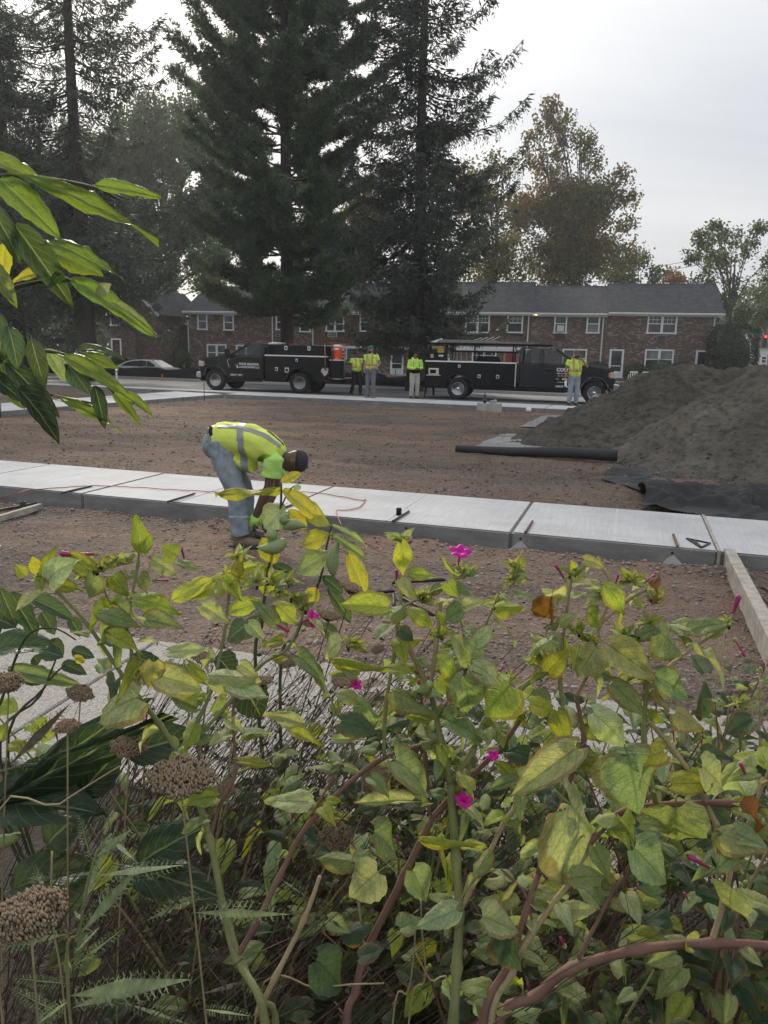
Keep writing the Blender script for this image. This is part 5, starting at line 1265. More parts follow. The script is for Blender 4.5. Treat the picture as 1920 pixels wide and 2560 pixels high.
# crumbs at the foot of the heaps
def crumbs(n, seed):
    rg = np.random.default_rng(seed); a = rg.random(n); X = 2.3+a*2.2+rg.normal(size=n)*.3; Y = 15.6-a*5+rg.normal(size=n)*.35; return np.stack([X, Y, np.full(n, .012)], 1)
tag(rocks(1300, crumbs(1300, 3), .008+.018*rng.random(1300)**3, M_SAND, 'stone_dust_crumbs'), 'crumbs of stone dust spilled along the toe of the heaps', 'crumbs', kind='stuff')
def lumps(hp_, n, seed):
    rg = np.random.default_rng(seed); X, Y, Z = hp_; w = np.where((Z > .03) & (Z < 1.9), np.exp(-Z*1.1), 0).ravel(); i = rg.choice(Z.size, n, p=w/w.sum()); return np.stack([X.ravel()[i]+rg.normal(size=n)*.01, Y.ravel()[i]+rg.normal(size=n)*.01, Z.ravel()[i]+.002], 1)
tag(rocks(2600, lumps(hp1, 2600, 1), .008+.022*rng.random(2600)**3, M_SAND, 'stone_dust_lumps'), 'lumps rolled down the smooth sided heap', 'lumps', kind='stuff')
tag(rocks(3000, lumps(hp2, 3000, 2), .008+.026*rng.random(3000)**3, M_SAND2, 'stone_dust_lumps'), 'lumps rolled down the cracked grey heap', 'lumps', kind='stuff')
M_GEO = plain('geotextile', (.026, .026, .027), .75, var=.35, bump=.3, scale=5)
M_SHEET = plain('plastic_sheet', (.20, .20, .20), .35, var=.35, scale=4)
def sheet(name, label, poly, mat, n=44, amp=.05, fr=2.2, seed=0.0, thick=.006, base=.012):
    """four ground pixels -> wrinkled sheet"""
    q = [G(*p) for p in poly]; uu = np.linspace(0, 1, n); U, V = np.meshgrid(uu, uu)
    P = [[(1-U)*(1-V)*q[0][k]+U*(1-V)*q[1][k]+U*V*q[2][k]+(1-U)*V*q[3][k] for k in (0, 1)]][0]
    X = P[0]+.06*fbm(U*3, V*3+seed, 2, 2); Y = P[1]+.08*fbm(U*3+5, V*3+seed, 2, 2)
    fold = np.abs(fbm(X*.8+seed, Y*1.6, fr, 3)); Z = base+amp*np.maximum(0, .55-fold*2.2)*2*np.sin(np.pi*np.clip(V, .02, .98))**.5
    Z = Z+.02*fbm(X, Y, 7, 2)*(amp > .04)
    i = np.arange(n*n).reshape(n, n); F_ = np.stack([i[:-1, :-1], i[:-1, 1:], i[1:, 1:], i[1:, :-1]], -1).reshape(-1, 4)
    o = link(name, npmesh(name, np.stack([X, Y, np.maximum(Z, .02)], -1).reshape(-1, 3), F_, True), mat); m_ = o.modifiers.new('t', 'SOLIDIFY'); m_.thickness = thick
    return tag(o, label, 'fabric')
sheet('plastic_sheet', 'grey wrinkled plastic sheet under the toe of the smooth heap', [(1185, 1118), (1400, 1125), (1400, 1085), (1255, 1087)], M_SHEET, amp=.03, seed=2)
sheet('plastic_sheet', 'pale grey plastic sheet lying between the walk and the smooth heap', [(1300, 1068), (1400, 1072), (1420, 1040), (1360, 1040)], M_SHEET, amp=.02, seed=5)
sheet('ground_cloth', 'dark ground cloth edge peeking from under the cracked heap', [(1500, 1200), (1640, 1240), (1700, 1190), (1540, 1165)], M_GEO, amp=.05, seed=9)
sheet('ground_cloth', 'crumpled black ground cloth bunched up beside the concrete walk', [(1610, 1268), (1960, 1328), (1960, 1225), (1600, 1222)], M_GEO, amp=.17, fr=1.7, seed=3, n=80)
# fabric roll
ra, rb = G(1139, 1133), G(1542, 1155); rr0, rr1 = .062, .10
fr_ = thing('fabric_roll', 'long black roll of landscape fabric lying on the dirt', 'roll', ((ra+rb)/2).to_tuple())
d_ = (rb-ra)/2; n = 24; ts = np.linspace(-1, 1, n)
MB().tube([(d_.x*t, d_.y*t, rr0+(rr1-rr0)*(t+1)/2+.012+.008*math.sin(t*4)) for t in ts], [rr0+(rr1-rr0)*(t+1)/2*(1+.05*math.sin(t*7)) for t in ts], 18).build('roll', M_GEO, fr_, True)
dn = d_.normalized(); Mr = Matrix.Translation((d_.x*1.002, d_.y*1.002, rr1+.012)) @ dn.to_track_quat('Z', 'Y').to_matrix().to_4x4()
MB().lathe([(.034, -.1), (.034, .012), (.026, .012), (.026, -.1)], 14, Mr).build('core_tube', plain('cardboard', (.34, .27, .19), .8), fr_)
# concrete block, bottle, cup, ball
bp = G(1225, 1030); M_BLK = plain('block_concrete', (.40, .395, .375), .9, var=.12, bump=.4)
bk = MB(); prof = []
for a in np.linspace(40, 320, 15): prof.append((-.17+.21*math.cos(R(a)), .19*math.sin(R(a))))
for a in np.linspace(-140, 140, 15): prof.append((.17+.21*math.cos(R(a)), .19*math.sin(R(a))))
o = tag(bk.prism(prof, -.02, .25).build('concrete_footing', M_BLK, None, bevel=.012, seg=2), 'pale two lobed concrete footing with a bottle standing on it', 'concrete block'); o.location = (bp.x, bp.y+.2, 0); o.rotation_euler = (0, 0, FAR_ROT)
bt = thing('drink_bottle', 'dark plastic drink bottle standing on the concrete footing', 'bottle', (bp.x-.15, bp.y+.2, .25))
MB().lathe([(0, 0), (.045, 0), (.047, .02), (.045, .16), (.03, .22), (.016, .25), (.016, .27), (0, .27)], 14).build('flask', plain('dark_bottle', (.012, .012, .02), .15), bt, True); MB().lathe([(.019, .255), (.019, .285), (0, .29)], 12).build('cap', M_TRIMBLK, bt); MB().lathe([(.0475, .06), (.0475, .14)], 14).build('wrapper', plain('bottle_wrapper', (.06, .07, .14), .5), bt)
M_CUP = plain('clear_cup', (.42, .42, .42), .15)
for k, (dx, lb) in enumerate(((.02, 'crushed clear cup on the footing next to the bottle'), (.16, 'clear plastic cup at the outer end of the footing'))):
    o = tag(MB().lathe([(0, .0), (.035, 0), (.047, .11), (.043, .11), (.03, .01), (0, .008)], 12).build('plastic_cup', M_CUP, None, True), lb, 'cup', 'cups on the footing'); o.location = (bp.x+dx, bp.y+.17, .25)
    if k == 0: o.rotation_euler = (R(85), 0, R(40)); o.location.z = .292
p = G(1321, 1031); o = tag(MB().lathe([(0, 0), (.055, .005), (.085, .05), (.08, .11), (.05, .145), (0, .15)], 16).build('white_jar', plain('white_plastic', (0, 0, 0)), None, True), 'small round white jar lying on the dirt by the walk', 'jar'); o.location = (p.x, p.y, 0)
# things lying on the near walk
M_STL = plain('rusty_steel', (.085, .072, .066), .6, .6, .35, 20)
M_STL2 = plain('rusty_brown_steel', (.16, .095, .065), .7, .4, .35, 20)
for (x0, y0, x1, y1, lb, mt) in ((157, 1232, 232, 1214, 'steel form stake on the walk beside the red cord', M_STL), (421, 1254, 489, 1233, 'steel form stake on the walk next to the bending worker', M_STL),
        (704, 1272, 750, 1254, 'steel form stake on the walk behind the milkweed leaves', M_STL), (983, 1303, 1024, 1277, 'steel form stake on the walk beside the black cup', M_STL),
        (1314, 1331, 1332, 1301, 'rusty form stake on the walk beside the open joint', M_STL2), (1684, 1338, 1695, 1367, 'rusty form stake on the walk beside the steel bracket', M_STL2)):
    a, b = G(x0, y0, .164), G(x1, y1, .164); dd = b-a
    u = thing('form_stake', lb, 'stake', a.to_tuple(), 0, 'form stakes on the walk')
    MB().tube([(0, 0, 0), dd*.93, dd], [.0115, .0115, .004], 8).build('shaft', mt, u, True); MB().tube([(0, 0, 0), -dd.normalized()*.008], [.0115, .014], 8).build('head', mt, u)
p = G(997, 1288, .15); o = thing('black_cup', 'black ribbed cup standing on the walk beside a stake', 'cup', p.to_tuple()); MB().lathe([(0, 0), (.024, 0), (.026, .004), (.026, .066), (.024, .07), (.0, .07)], 18).build('cup', M_TRIMBLK, o, True)
for z in (.015, .03, .045, .058): MB().lathe([(.0262, z), (.0275, z+.003), (.0262, z+.006)], 18).build('rib', M_TRIMBLK, o)
a, b, c, d = [G(*q, .158) for q in ((1717, 1346), (1775, 1358), (1753, 1369), (1735, 1350))]
o = thing('steel_bracket', 'black triangular steel bracket lying on the walk', 'bracket', a.to_tuple())
for p, q, nm in ((a, b, 'flange'), (b, c, 'brace'), (c, a, 'brace'), (c, d, 'strut')): MB().bar(p-a, q-a, .016, .012).build(nm, plain('black_steel', (.012, .012, .012), .5, .4), o)
# extension cord across the walk
cp = [(-60, 1262, .0), (0, 1246, .01), (40, 1236, .155), (75, 1226, .155), (160, 1220, .155), (235, 1215, .155), (330, 1219, .155), (430, 1225, .155), (520, 1230, .155), (610, 1236, .155), (680, 1238, .155), (712, 1232, .155), (780, 1232, .155), (860, 1244, .155), (905, 1252, .155), (914, 1249, .155), (900, 1268, .155), (870, 1277, .155), (842, 1277, .155), (845, 1296, .155), (856, 1318, .12), (862, 1333, .02), (890, 1350, .01), (925, 1362, .01), (952, 1372, .01), (945, 1382, .01)]
pts = [G(*q) + Vector((0, 0, .006)) for q in cp]; fine = []
for i in range(len(pts)-1):
    p0, p1, p2, p3 = pts[max(0, i-1)], pts[i], pts[i+1], pts[min(len(pts)-1, i+2)]
    for t in np.linspace(0, 1, 6)[:-1]:
        q = .5*((2*p1)+(p2-p0)*t+(2*p0-5*p1+4*p2-p3)*t*t+(3*p1-p0-3*p2+p3)*t**3); q.z = max(q.z, .008) + 0; fine.append(q+Vector((0, .012*math.sin(i*3+t*7), 0)))
tag(MB().tube(fine, .0048, 6).build('extension_cord', plain('cord_red', (.34, .085, .05), .6, var=.15), None, True), 'thin red extension cord wandering over the walk', 'cord')
# form board on edge at right, boards and clamps at left
M_BOARD = plain('form_board', (.36, .33, .285), .9, var=.4, scale=14, bump=.5)
def board(name, label, a, b, w, h, mat=M_BOARD, z=0.0):
    c = (a+b)/2; d = b-a; o = tag(MB().box(-d.length/2, d.length/2, -w/2, w/2, 0, h).build(name, mat, None, bevel=.003), label, 'board'); o.location = (c.x, c.y, z); o.rotation_euler = (0, 0, math.atan2(d.y, d.x)); return o
a, b = G(1818, 1420), G(1948, 1700); b = a+(b-a)*1.25
board('form_board', 'speckled form board set on edge against the end of a slab', a, b, .085, .165)
u = thing('form_pin', 'steel form pin standing beside the speckled form board', 'stake', G(1838, 1425).to_tuple()); MB().tube([(0, 0, -.02), (0, 0, .135)], .011, 8).build('shaft', M_STL, u, True); MB().lathe([(0, .012), (.022, .01), (.022, 0)], 10, Matrix.Translation((0, 0, .135))).build('head', M_STL, u)
a, b = G(-40, 1315), G(102, 1273); board('form_board', 'weathered plank lying in the dirt before the walk', a, b, .05, .06)
a, b = G(-30, 1285), G(92, 1262); o = board('steel_straightedge', 'dark steel straightedge lying behind the weathered plank', a, b, .025, .03, M_STL)
p = G(58, 1268); u = thing('pipe_clamp', 'small steel pipe clamp resting by the weathered plank', 'clamp', p.to_tuple()); MB().lathe([(.028, 0), (.03, .06), (.024, .06), (.022, 0)], 12).build('ring', M_STL, u); MB().tube([(.02, 0, .03), (-.07, -.02, .015)], .008, 6).build('bolt', M_STL, u)
RODS = ((980, 1462, 1112, 1454, 'longest black bar lying on the dirt beyond the four o clock plants'), (985, 1452, 1105, 1447, 'black bar lying close behind the longest one'), (880, 1489, 985, 1481, 'black bar end pointing at the milkweed'), (1000, 1485, 1115, 1487, 'black bar lying across the loose frame'), (984, 1484, 985, 1522, 'short black bar standing off toward the garden path'), (1000, 1490, 1085, 1538, 'slanted black bar of the loose frame on the dirt'))
for (x0, y0, x1, y1, lb) in RODS:
    a, b = G(x0, y0), G(x1, y1); zz = float(dirt_z(a.x, a.y))
    u = thing('steel_bar', lb, 'bar', (a.x, a.y, zz), 0, 'black bars lying on the dirt'); MB().tube([(0, 0, .014), (b-a)+Vector((0, 0, .014))], .011, 8).build('shaft', plain('black_steel', (0, 0, 0)), u, True); MB().lathe([(0, .002), (.012, .001), (.012, 0)], 8, Matrix.Translation((0, 0, .014))).build('end_cap', M_STL, u)
for k, (x0, y0, x1, y1, lb) in enumerate(((1878, 1478, 1960, 1545, 'brown form stake beside the form board'), (1885, 1500, 1960, 1572, 'brown form stake parallel to its neighbour by the board'), (1905, 1470, 1970, 1515, 'brown form stake farthest from the garden bed by the board'))):
    a, b = G(x0, y0), G(x1, y1); u = thing('form_stake', lb, 'stake', (a.x, a.y, .012), 0, 'stakes by the form board'); MB().tube([(0, 0, .004), (b-a)+Vector((0, 0, .004))], .011, 8).build('shaft', M_STL2, u, True); MB().lathe([(0, .003), (.013, .002), (.013, 0)], 8).build('head', M_STL2, u)
# ================================================================== PEOPLE
def cloth_mat(name, c, var=.12, fold=9.0, bump=.25, rough=.85, stain=None, glow=0.0):
    if name in MATS: return MATS[name]
    b = NB(name); v = b.co('Object'); f = b.noise(v, fold, 5, .6)
    cc = b.ramp(f, [(.3, tuple(x*(1-var) for x in c)), (.7, tuple(min(1, x*(1+var)) for x in c))])
    if stain: cc = b.mix(b.ramp(b.noise(b.co('Object', 1, (2, 1, 0)), 7, 5, .7), [(.52, 0), (.72, .55)]), cc, stain)
    b.bump(b.noise(v, fold*2.2, 3, .55, dist=1.0), bump, .02)
    MATS[name] = b.fin(cc, rough, 0, None, .2); return MATS[name]
M_HIVIS = cloth_mat('hi_vis_yellow', (.60, .70, .13)); M_HIVIS_D = cloth_mat('hi_vis_yellow_dirty', (.55, .66, .08), stain=(.30, .22, .10))
M_LIME = cloth_mat('lime_shirt', (.40, .66, .15)); M_YSHIRT = cloth_mat('yellow_green_shirt', (.55, .82, .12))
M_REFL = cloth_mat('reflective_grey', (.26, .27, .28), rough=.45); M_REFO = cloth_mat('reflective_orange_dirty', (.42, .27, .13))
def m_denim():
    b = NB('denim'); v = b.co('Object'); f = b.noise(v, 5, 5, .65); g = b.noise(b.co('Object', (1, 1, .25)), 12, 4, .6)
    c = b.ramp(f, [(.3, (.16, .195, .24)), (.55, (.27, .315, .365)), (.78, (.42, .455, .50))]); c = b.mix(b.ramp(g, [(.5, 0), (.75, .5)]), c, (.15, .165, .18))
    b.bump(b.noise(v, 16, 4, .55, dist=1.2), .5, .02); return b.fin(c, .9, 0, None, .2)
M_DENIM = m_denim(); M_GREYP = cloth_mat('grey_trousers', (.15, .155, .18)); M_BLACKP = cloth_mat('black_trousers', (.018, .018, .02)); M_BEIGE = cloth_mat('beige_trousers', (.48, .46, .41)); M_BLKJ = cloth_mat('black_fabric', (.015, .015, .016))
M_BOOT = plain('boot_leather', (.17, .13, .10), .8, var=.3, bump=.4); M_SOLE = plain('boot_sole', (.05, .045, .04), .9); M_BOOTT = plain('boot_tan', (.24, .15, .085), .8); M_BOOTD = plain('boot_dark', (.045, .032, .026), .8)
def skin(name, c): return plain(name, c, .5, var=.10, scale=14)
SK1, SK2, SK3 = skin('skin_brown', (.115, .062, .046)), skin('skin_tan', (.36, .20, .145)), skin('skin_warm', (.27, .145, .10))
def remesh(mb, voxel, smooth=3, wr=0.0, seed=0.0, freq=16.0):
    me = mb.mesh('rm', weld=False); o = bpy.data.objects.new('rm', me); COL.objects.link(o)
    m = o.modifiers.new('r', 'REMESH'); m.mode = 'VOXEL'; m.voxel_size = voxel; m.use_smooth_shade = True
    s = o.modifiers.new('s', 'SMOOTH'); s.iterations = smooth; s.factor = .5
    dg = bpy.context.evaluated_depsgraph_get(); out_ = bpy.data.meshes.new_from_object(o.evaluated_get(dg))
    bpy.data.objects.remove(o); bpy.data.meshes.remove(me)
    if wr:
        n = len(out_.vertices); co = np.empty(n*3, np.float32); out_.vertices.foreach_get('co', co); co = co.reshape(-1, 3)
        no = np.array([v.normal[:] for v in out_.vertices])
        q = co*freq+seed; w = np.sin(q[:, 0]*1.1+1.7*np.sin(q[:, 2]*.9))*np.sin(q[:, 1]*.8+q[:, 2]*1.3+1.5*np.sin(q[:, 0]*.7))+.5*np.sin(q[:, 2]*2.3+q[:, 0]*1.9+2*np.sin(q[:, 1]*1.2))
        co = co+no*(w*wr)[:, None]; out_.vertices.foreach_set('co', co.astype(np.float32).ravel()); out_.update()
    return out_
def pmesh(name, me, mat, parent=None):
    me.name = name; me.materials.clear(); return link(name, me, mat, parent, True)
def patch(src, pred, off, name, mat, parent):
    """faces of src picked by their centre, lifted off as a trim of their own"""
    bm = bmesh.new(); bm.from_mesh(src); bm.normal_update()
    bmesh.ops.delete(bm, geom=[f for f in bm.faces if not pred(f.calc_center_median())], context='FACES')
    for v in bm.verts: v.co += v.normal*off
    me = bpy.data.meshes.new(name); bm.to_mesh(me); bm.free(); return link(name, me, mat, parent, True)
def hand(mb, wrist, d, palm_n, r=.009, curl=.5, L_=.085):
    """palm and five bent fingers; d = pointing direction, palm_n = where the palm faces"""
    w = Vector(wrist); d = Vector(d).normalized(); n_ = Vector(palm_n); n_ = (n_-d*n_.dot(d)).normalized(); s = d.cross(n_)
    mb.tube([w, w+d*.04, w+d*.09], [(.028, .018), (.040, .016), (.040, .013)], 8, side=s)
    for k in range(4):
        b0 = w+d*.085+s*(-.030+.020*k); l = L_*(.86, 1.0, .95, .74)[k]
        p1 = b0+d*l*.42+n_*l*.12*curl; p2 = p1+(d*(1-curl*.7)+n_*curl).normalized()*l*.34; p3 = p2+(d*(1-curl)+n_*curl*1.6).normalized()*l*.26
        mb.tube([b0, p1, p2, p3], [r, r*.95, r*.88, r*.7], 6)
    t0 = w+d*.03+s*-.034; t1 = t0+(d*.6-s*.8+n_*.3).normalized()*.038; t2 = t1+(d*.9-s*.1+n_*.6).normalized()*.032
    mb.tube([t0, t1, t2], [r*1.25, r*1.1, r*.8], 6)
def head(mb, c, fwd, up, s=1.0):
    """skull, jaw, nose, brow, ears, lips: fwd = where the face looks"""
    c = Vector(c); f = Vector(fwd).normalized(); u_ = Vector(up); u_ = (u_-f*u_.dot(f)).normalized(); r_ = f.cross(u_)
    M = Matrix((r_, f, u_)).transposed()
    mb.ell(c+u_*.02*s, (.076*s, .096*s, .10*s), 14, 10, M); mb.ell(c+f*.022*s-u_*.055*s, (.058*s, .070*s, .066*s), 12, 8, M)
    mb.ell(c+f*.098*s-u_*.018*s, (.013*s, .022*s, .026*s), 8, 6, M); mb.ell(c+f*.082*s+u_*.022*s, (.05*s, .016*s, .012*s), 8, 6, M)
    mb.ell(c+f*.088*s-u_*.064*s, (.024*s, .012*s, .010*s), 8, 6, M)
    for k in (-1, 1): mb.ell(c+r_*k*.078*s-u_*.008*s, (.010*s, .022*s, .032*s), 8, 6, M)
    return M
def eyes(parent, c, M, s=1.0):
    for k in (-1, 1): MB().ell(Vector(c)+M @ Vector((k*.031*s, .088*s, .006*s)), (.012*s, .007*s, .007*s), 8, 6).build('eye', plain('eye_dark', (.03, .02, .015), .2), parent, True)
def capm(mb_c, c, M, s=1.0, brim=True, back=False):
    mb = MB(); c = Vector(c)
    for j in range(6):
        pass
    prof = [(0, .128), (.045, .122), (.078, .098), (.094, .062), (.098, .028), (.096, .022)]
    vs = []; n = 18
    for r_, z in prof:
        for k in range(n):
            q = 6.283*k/n; vs.append(c+M @ Vector((r_*.88*s*math.cos(q), r_*1.08*s*math.sin(q), z*s)))
    mb.add(vs, [(i*n+k, i*n+(k+1) % n, (i+1)*n+(k+1) % n, (i+1)*n+k) for i in range(len(prof)-1) for k in range(n)])
    bb = MB(); sg = -1 if back else 1
    if brim:
        vs = []
        for i in range(9):
            x = -.075+.15*i/8; y0 = sg*(.10-.35*x*x/.075*.6); vs += [c+M @ Vector((x*s, y0*s*.93, .026*s)), c+M @ Vector((x*s*1.02, sg*(.175-6*x*x)*s, (.012-3*x*x)*s))]
        bb.add(vs, [(2*i, 2*i+1, 2*i+3, 2*i+2) for i in range(8)])
    return mb, bb
def person(label, loc, rotz, H, skinm, shirt, trous, boots, arms, vest=None, belly=0.0, look=(0, -1, -.05), stride=0.0, cap=None, hair=None, beard=None, sleeve=.55, hood=False, stripes=None, opened=False, loose=1.0, seed=0.0, turn=0.0):
    s = H/1.75; Vc = lambda x, y, z: Vector((x*s, y*s, z*s))
    vox = .016
    hipL, hipR = Vc(-.095, 0, .92), Vc(.095, 0, .92)
    legs = []
    for k, hp in ((-1, hipL), (1, hipR)):
        st = stride*k; legs.append((hp, Vc(.105*k, -.03-st*.45-(.05 if stride else 0), .49), Vc(.115*k, .02-st*.9, .085)))
    tz = [(.86, .155, .115), (.95, .165, .12), (1.06, .158, .118+belly*.6), (1.18, .168, .122+belly*.7), (1.30, .185, .122+belly*.2), (1.40, .182, .108), (1.46, .12, .085), (1.50, .062, .06)]
    body = MB()
    tor = lambda mb, g, z0, z1, top=True: mb.tube([Vc(0, -(belly*.35 if 1.0 < z < 1.25 else 0), z) for z, a, b in tz if z0 <= z <= z1], [((a+g)*s, (b+g)*s) for z, a, b in tz if z0 <= z <= z1], 16, side=(1, 0, 0))
    tor(body, 0, 0, 2)
    hc = Vc(0, -.02, 1.635); body.tube([Vc(0, .01, 1.44), Vc(0, 0, 1.56)], [.06*s, .056*s], 12)
    Mh = head(body, hc, look, (0, 0, 1), s)
    sl = MB()
    for (sh, el, wr, pd, pn, crl) in arms:
        S_, E_, W_ = Vc(*sh), Vc(*el), Vc(*wr)
        body.tube([S_, S_.lerp(E_, .5), E_, E_.lerp(W_, .35), W_], [.052*s, .047*s, .038*s, .040*s, .027*s], 10)
        end = S_.lerp(E_, sleeve) if sleeve <= 1 else E_.lerp(W_, sleeve-1)
        mids = [S_+(S_-E_).normalized()*.03*s, S_, S_.lerp(E_, .5)] + ([E_] if sleeve > 1 else []) + [end]
        sl.tube(mids, [.05*s, .072*s*loose, .066*s*loose]+([.056*s*loose] if sleeve > 1 else [])+[(.066 if sleeve <= 1 else .045)*s*loose], 10)
    for hp, kn, an in legs: body.tube([hp, hp.lerp(kn, .5), kn, kn.lerp(an, .35), an], [.085*s, .072*s, .055*s, .055*s, .04*s], 10)
    bm_ = remesh(body, vox, 2)
    # hands are welded into the same mesh, fingers kept crisp
    hm = MB()
    for (sh, el, wr, pd, pn, crl) in arms: hand(hm, Vc(*wr), pd, pn, .0095*s, crl)
    b2 = bmesh.new(); b2.from_mesh(bm_); hme = hm.mesh('h', weld=False); b2.from_mesh(hme); b2.to_mesh(bm_); b2.free(); bpy.data.meshes.remove(hme)
    P = pmesh('person', bm_, skinm); P.location = loc; P.rotation_euler = (0, 0, rotz); tag(P, label, 'person')
    eyes(P, hc, Mh, s)
    up_ = MB(); tor(up_, .016, .90, 1.47); up_.v += []; 
    up_.add(sl.v, sl.f)
    shm = remesh(up_, vox, 2, .0045, seed, 22); pmesh('shirt', shm, shirt, P)
    if hood:
        MB().tube([Vc(-.10, .03, 1.47), Vc(-.08, .10, 1.50), Vc(0, .13, 1.50), Vc(.08, .10, 1.50), Vc(.10, .03, 1.47), Vc(.06, -.07, 1.44), Vc(0, -.10, 1.42), Vc(-.06, -.07, 1.44), Vc(-.10, .03, 1.47)], .038*s, 8).build('hood', shirt, P, True)
        patch(shm, lambda c: c.z < 1.08*s and abs(c.x) < .21*s, .008, 'lower_panel', M_BLKJ, P)
    if vest:
        vb = MB(); vb.tube([Vc(0, -(belly*.35 if 1.0 < z < 1.25 else 0), z) for z in (.99, 1.06, 1.18, 1.30, 1.40, 1.455)], [((a+.034)*s, (b+.036)*s) for a, b in ((.166, .122+belly*.6), (.163, .120+belly*.6), (.17, .124+belly*.7), (.182, .122+belly*.2), (.165, .108), (.115, .085))], 18, side=(1, 0, 0))
        vm = remesh(vb, vox, 1, .004, seed+3, 20)
        b3 = bmesh.new(); b3.from_mesh(vm)
        def cut(c):
            if opened: return c.y < 0 and abs(c.x) < .055*s and True
            return c.y < 0 and c.z > 1.27*s and abs(c.x) < (c.z/s-1.25)*.36*s
        bmesh.ops.delete(b3, geom=[f for f in b3.faces if cut(f.calc_center_median()) or f.calc_center_median().z > 1.475*s or f.calc_center_median().z < .985*s], context='FACES'); b3.to_mesh(vm); b3.free()
        pmesh('vest', vm, vest, P)
        patch(vm, lambda c: 1.075*s < c.z < 1.135*s, .004, 'reflective_band', stripes, P)
        for k in (-1, 1): patch(vm, lambda c, k=k: k*c.x > .072*s and k*c.x < .125*s and c.z > 1.135*s, .004, 'reflective_strap', stripes, P)
        if not opened: MB().tube([Vc(0, -.165-belly*1.0, 1.0), Vc(0, -.172-belly*1.15, 1.14), Vc(0, -.165-belly*.25, 1.28)], .006, 5).build('zip', M_BLKJ, P)
    tb = MB(); tb.tube([Vc(0, 0, z) for z in (.84, .90, .97, 1.02)], [(.165*s, .125*s), (.182*s, .138*s), (.180*s, .136*s), (.172*s, .130*s)], 14, side=(1, 0, 0))
    for hp, kn, an in legs: tb.tube([hp+Vector((0, 0, .02)), hp.lerp(kn, .5), kn, kn.lerp(an, .5), an+Vector((0, 0, .0))], [.098*s*loose, .092*s*loose, .078*s*loose, .074*s*loose, .072*s*loose], 12)
    pmesh('trousers', remesh(tb, vox, 2, .005, seed+8, 19), trous, P)
    for hp, kn, an in legs:
        bo = MB(); bo.tube([an+Vector((0, .045, .06)), an+Vector((0, .04, -.02)), an+Vector((0, .02, -.045)), an+Vector((0, -.08, -.05)), an+Vector((0, -.17, -.058))], [(.05*s, .05*s), (.052*s, .05*s), (.05*s, .045*s), (.05*s, .036*s), (.036*s, .024*s)], 10, side=(1, 0, 0))
        bt_ = pmesh('boot', remesh(bo, .012, 2), boots, P)
        MB().prism([(an.x+x, an.y+y) for x, y in ((-.045, .08), (.045, .08), (.048, -.08), (.036, -.19), (0, -.21), (-.036, -.19), (-.048, -.08))], an.z-.085*s, an.z-.062*s).build('sole', M_SOLE, bt_, bevel=.004)
    if cap:
        a_, b_ = capm(None, hc, Mh, s); k = a_.build('cap', cap, P, True); b_.build('brim', cap, k, True)
        k.modifiers.new('t', 'SOLIDIFY').thickness = .006
    if hair:
        hb = MB(); hb.ell(hc+Mh @ Vector((0, -.015*s, .035*s)), (.084*s, .100*s, .098*s), 14, 9, Mh); hm_ = hb.mesh('hair'); b4 = bmesh.new(); b4.from_mesh(hm_)
        Mi = Mh.transposed(); bmesh.ops.delete(b4, geom=[f for f in b4.faces if (lambda q: q.y > .03*s and q.z < .075*s or q.z < -.03*s)(Mi @ (f.calc_center_median()-hc))], context='FACES'); b4.to_mesh(hm_); b4.free(); pmesh('hair', hm_, hair, P)
    if beard: MB().ell(hc+Mh @ Vector((0, .045*s, -.078*s)), (.060*s, .056*s, .050*s), 12, 8, Mh).build('beard', beard, P, True)
    return P
M_HAIR = plain('dark_hair', (.014, .011, .010), .8, bump=.5)
def stand(px, py, z): return G(px, py, z)
p = stand(890, 987, .004); p = Vector((p.x, p.y, .004))
person('worker in open yellow vest and black trousers walking beside the capped man', p, R(28), 1.70, SK1, M_YSHIRT, M_BLACKP, M_BOOTD,
    [((-.20, 0, 1.42), (-.27, .04, 1.14), (-.27, -.06, .90), (0, -.1, -1), (1, 0, 0), .5), ((.20, 0, 1.42), (.27, .06, 1.14), (.26, -.02, .90), (0, -.1, -1), (-1, 0, 0), .5)],
    vest=M_HIVIS, stripes=M_REFO, opened=True, look=(.45, -.9, -.1), stride=.20, hair=M_HAIR, belly=.05, seed=1)
p = stand(926, 994, .12)
person('bearded worker in green cap and grey trousers, hand on hip', p, R(-22), 1.76, SK2, M_YSHIRT, M_GREYP, M_BOOTT,
    [((-.20, 0, 1.42), (-.24, .02, 1.14), (-.20, -.12, .95), (.3, -.6, -.6), (1, 0, 0), .5), ((.20, 0, 1.42), (.30, .06, 1.15), (.20, -.12, 1.0), (-.7, -.5, -.2), (-.3, .6, 0), .6)],
    vest=M_HIVIS, stripes=M_REFO, look=(-.55, -.8, -.12), cap=plain('green_cap', (.02, .13, .085), .8), beard=M_HAIR, seed=2)
p = stand(1035, 996, .004)
P3 = person('worker in yellow hooded jacket and pale trousers looking down at a phone', p, R(18), 1.72, SK3, M_YSHIRT, M_BEIGE, M_BOOTD,
    [((-.20, 0, 1.42), (-.28, -.02, 1.15), (-.05, -.26, 1.10), (.8, -.5, .1), (0, 0, 1), .6), ((.20, 0, 1.42), (.28, -.02, 1.15), (.07, -.26, 1.11), (-.8, -.5, .1), (0, 0, 1), .6)],
    sleeve=1.85, hood=True, look=(.15, -.75, -.62), hair=M_HAIR, loose=1.12, belly=.03, seed=3)
for k in (-1, 1): MB().tube([(k*.12, -.155, 1.40), (k*.115, -.165, 1.25), (k*.12, -.155, 1.10)], (.022, .006) if False else .013, 6).build('reflective_piping', M_REFL, P3, True)
def held(o_person, name, label, cat_, local):
    q = o_person.location+Matrix.Rotation(o_person.rotation_euler.z, 3, 'Z') @ Vector(local); return thing(name, label, cat_, q.to_tuple(), o_person.rotation_euler.z)
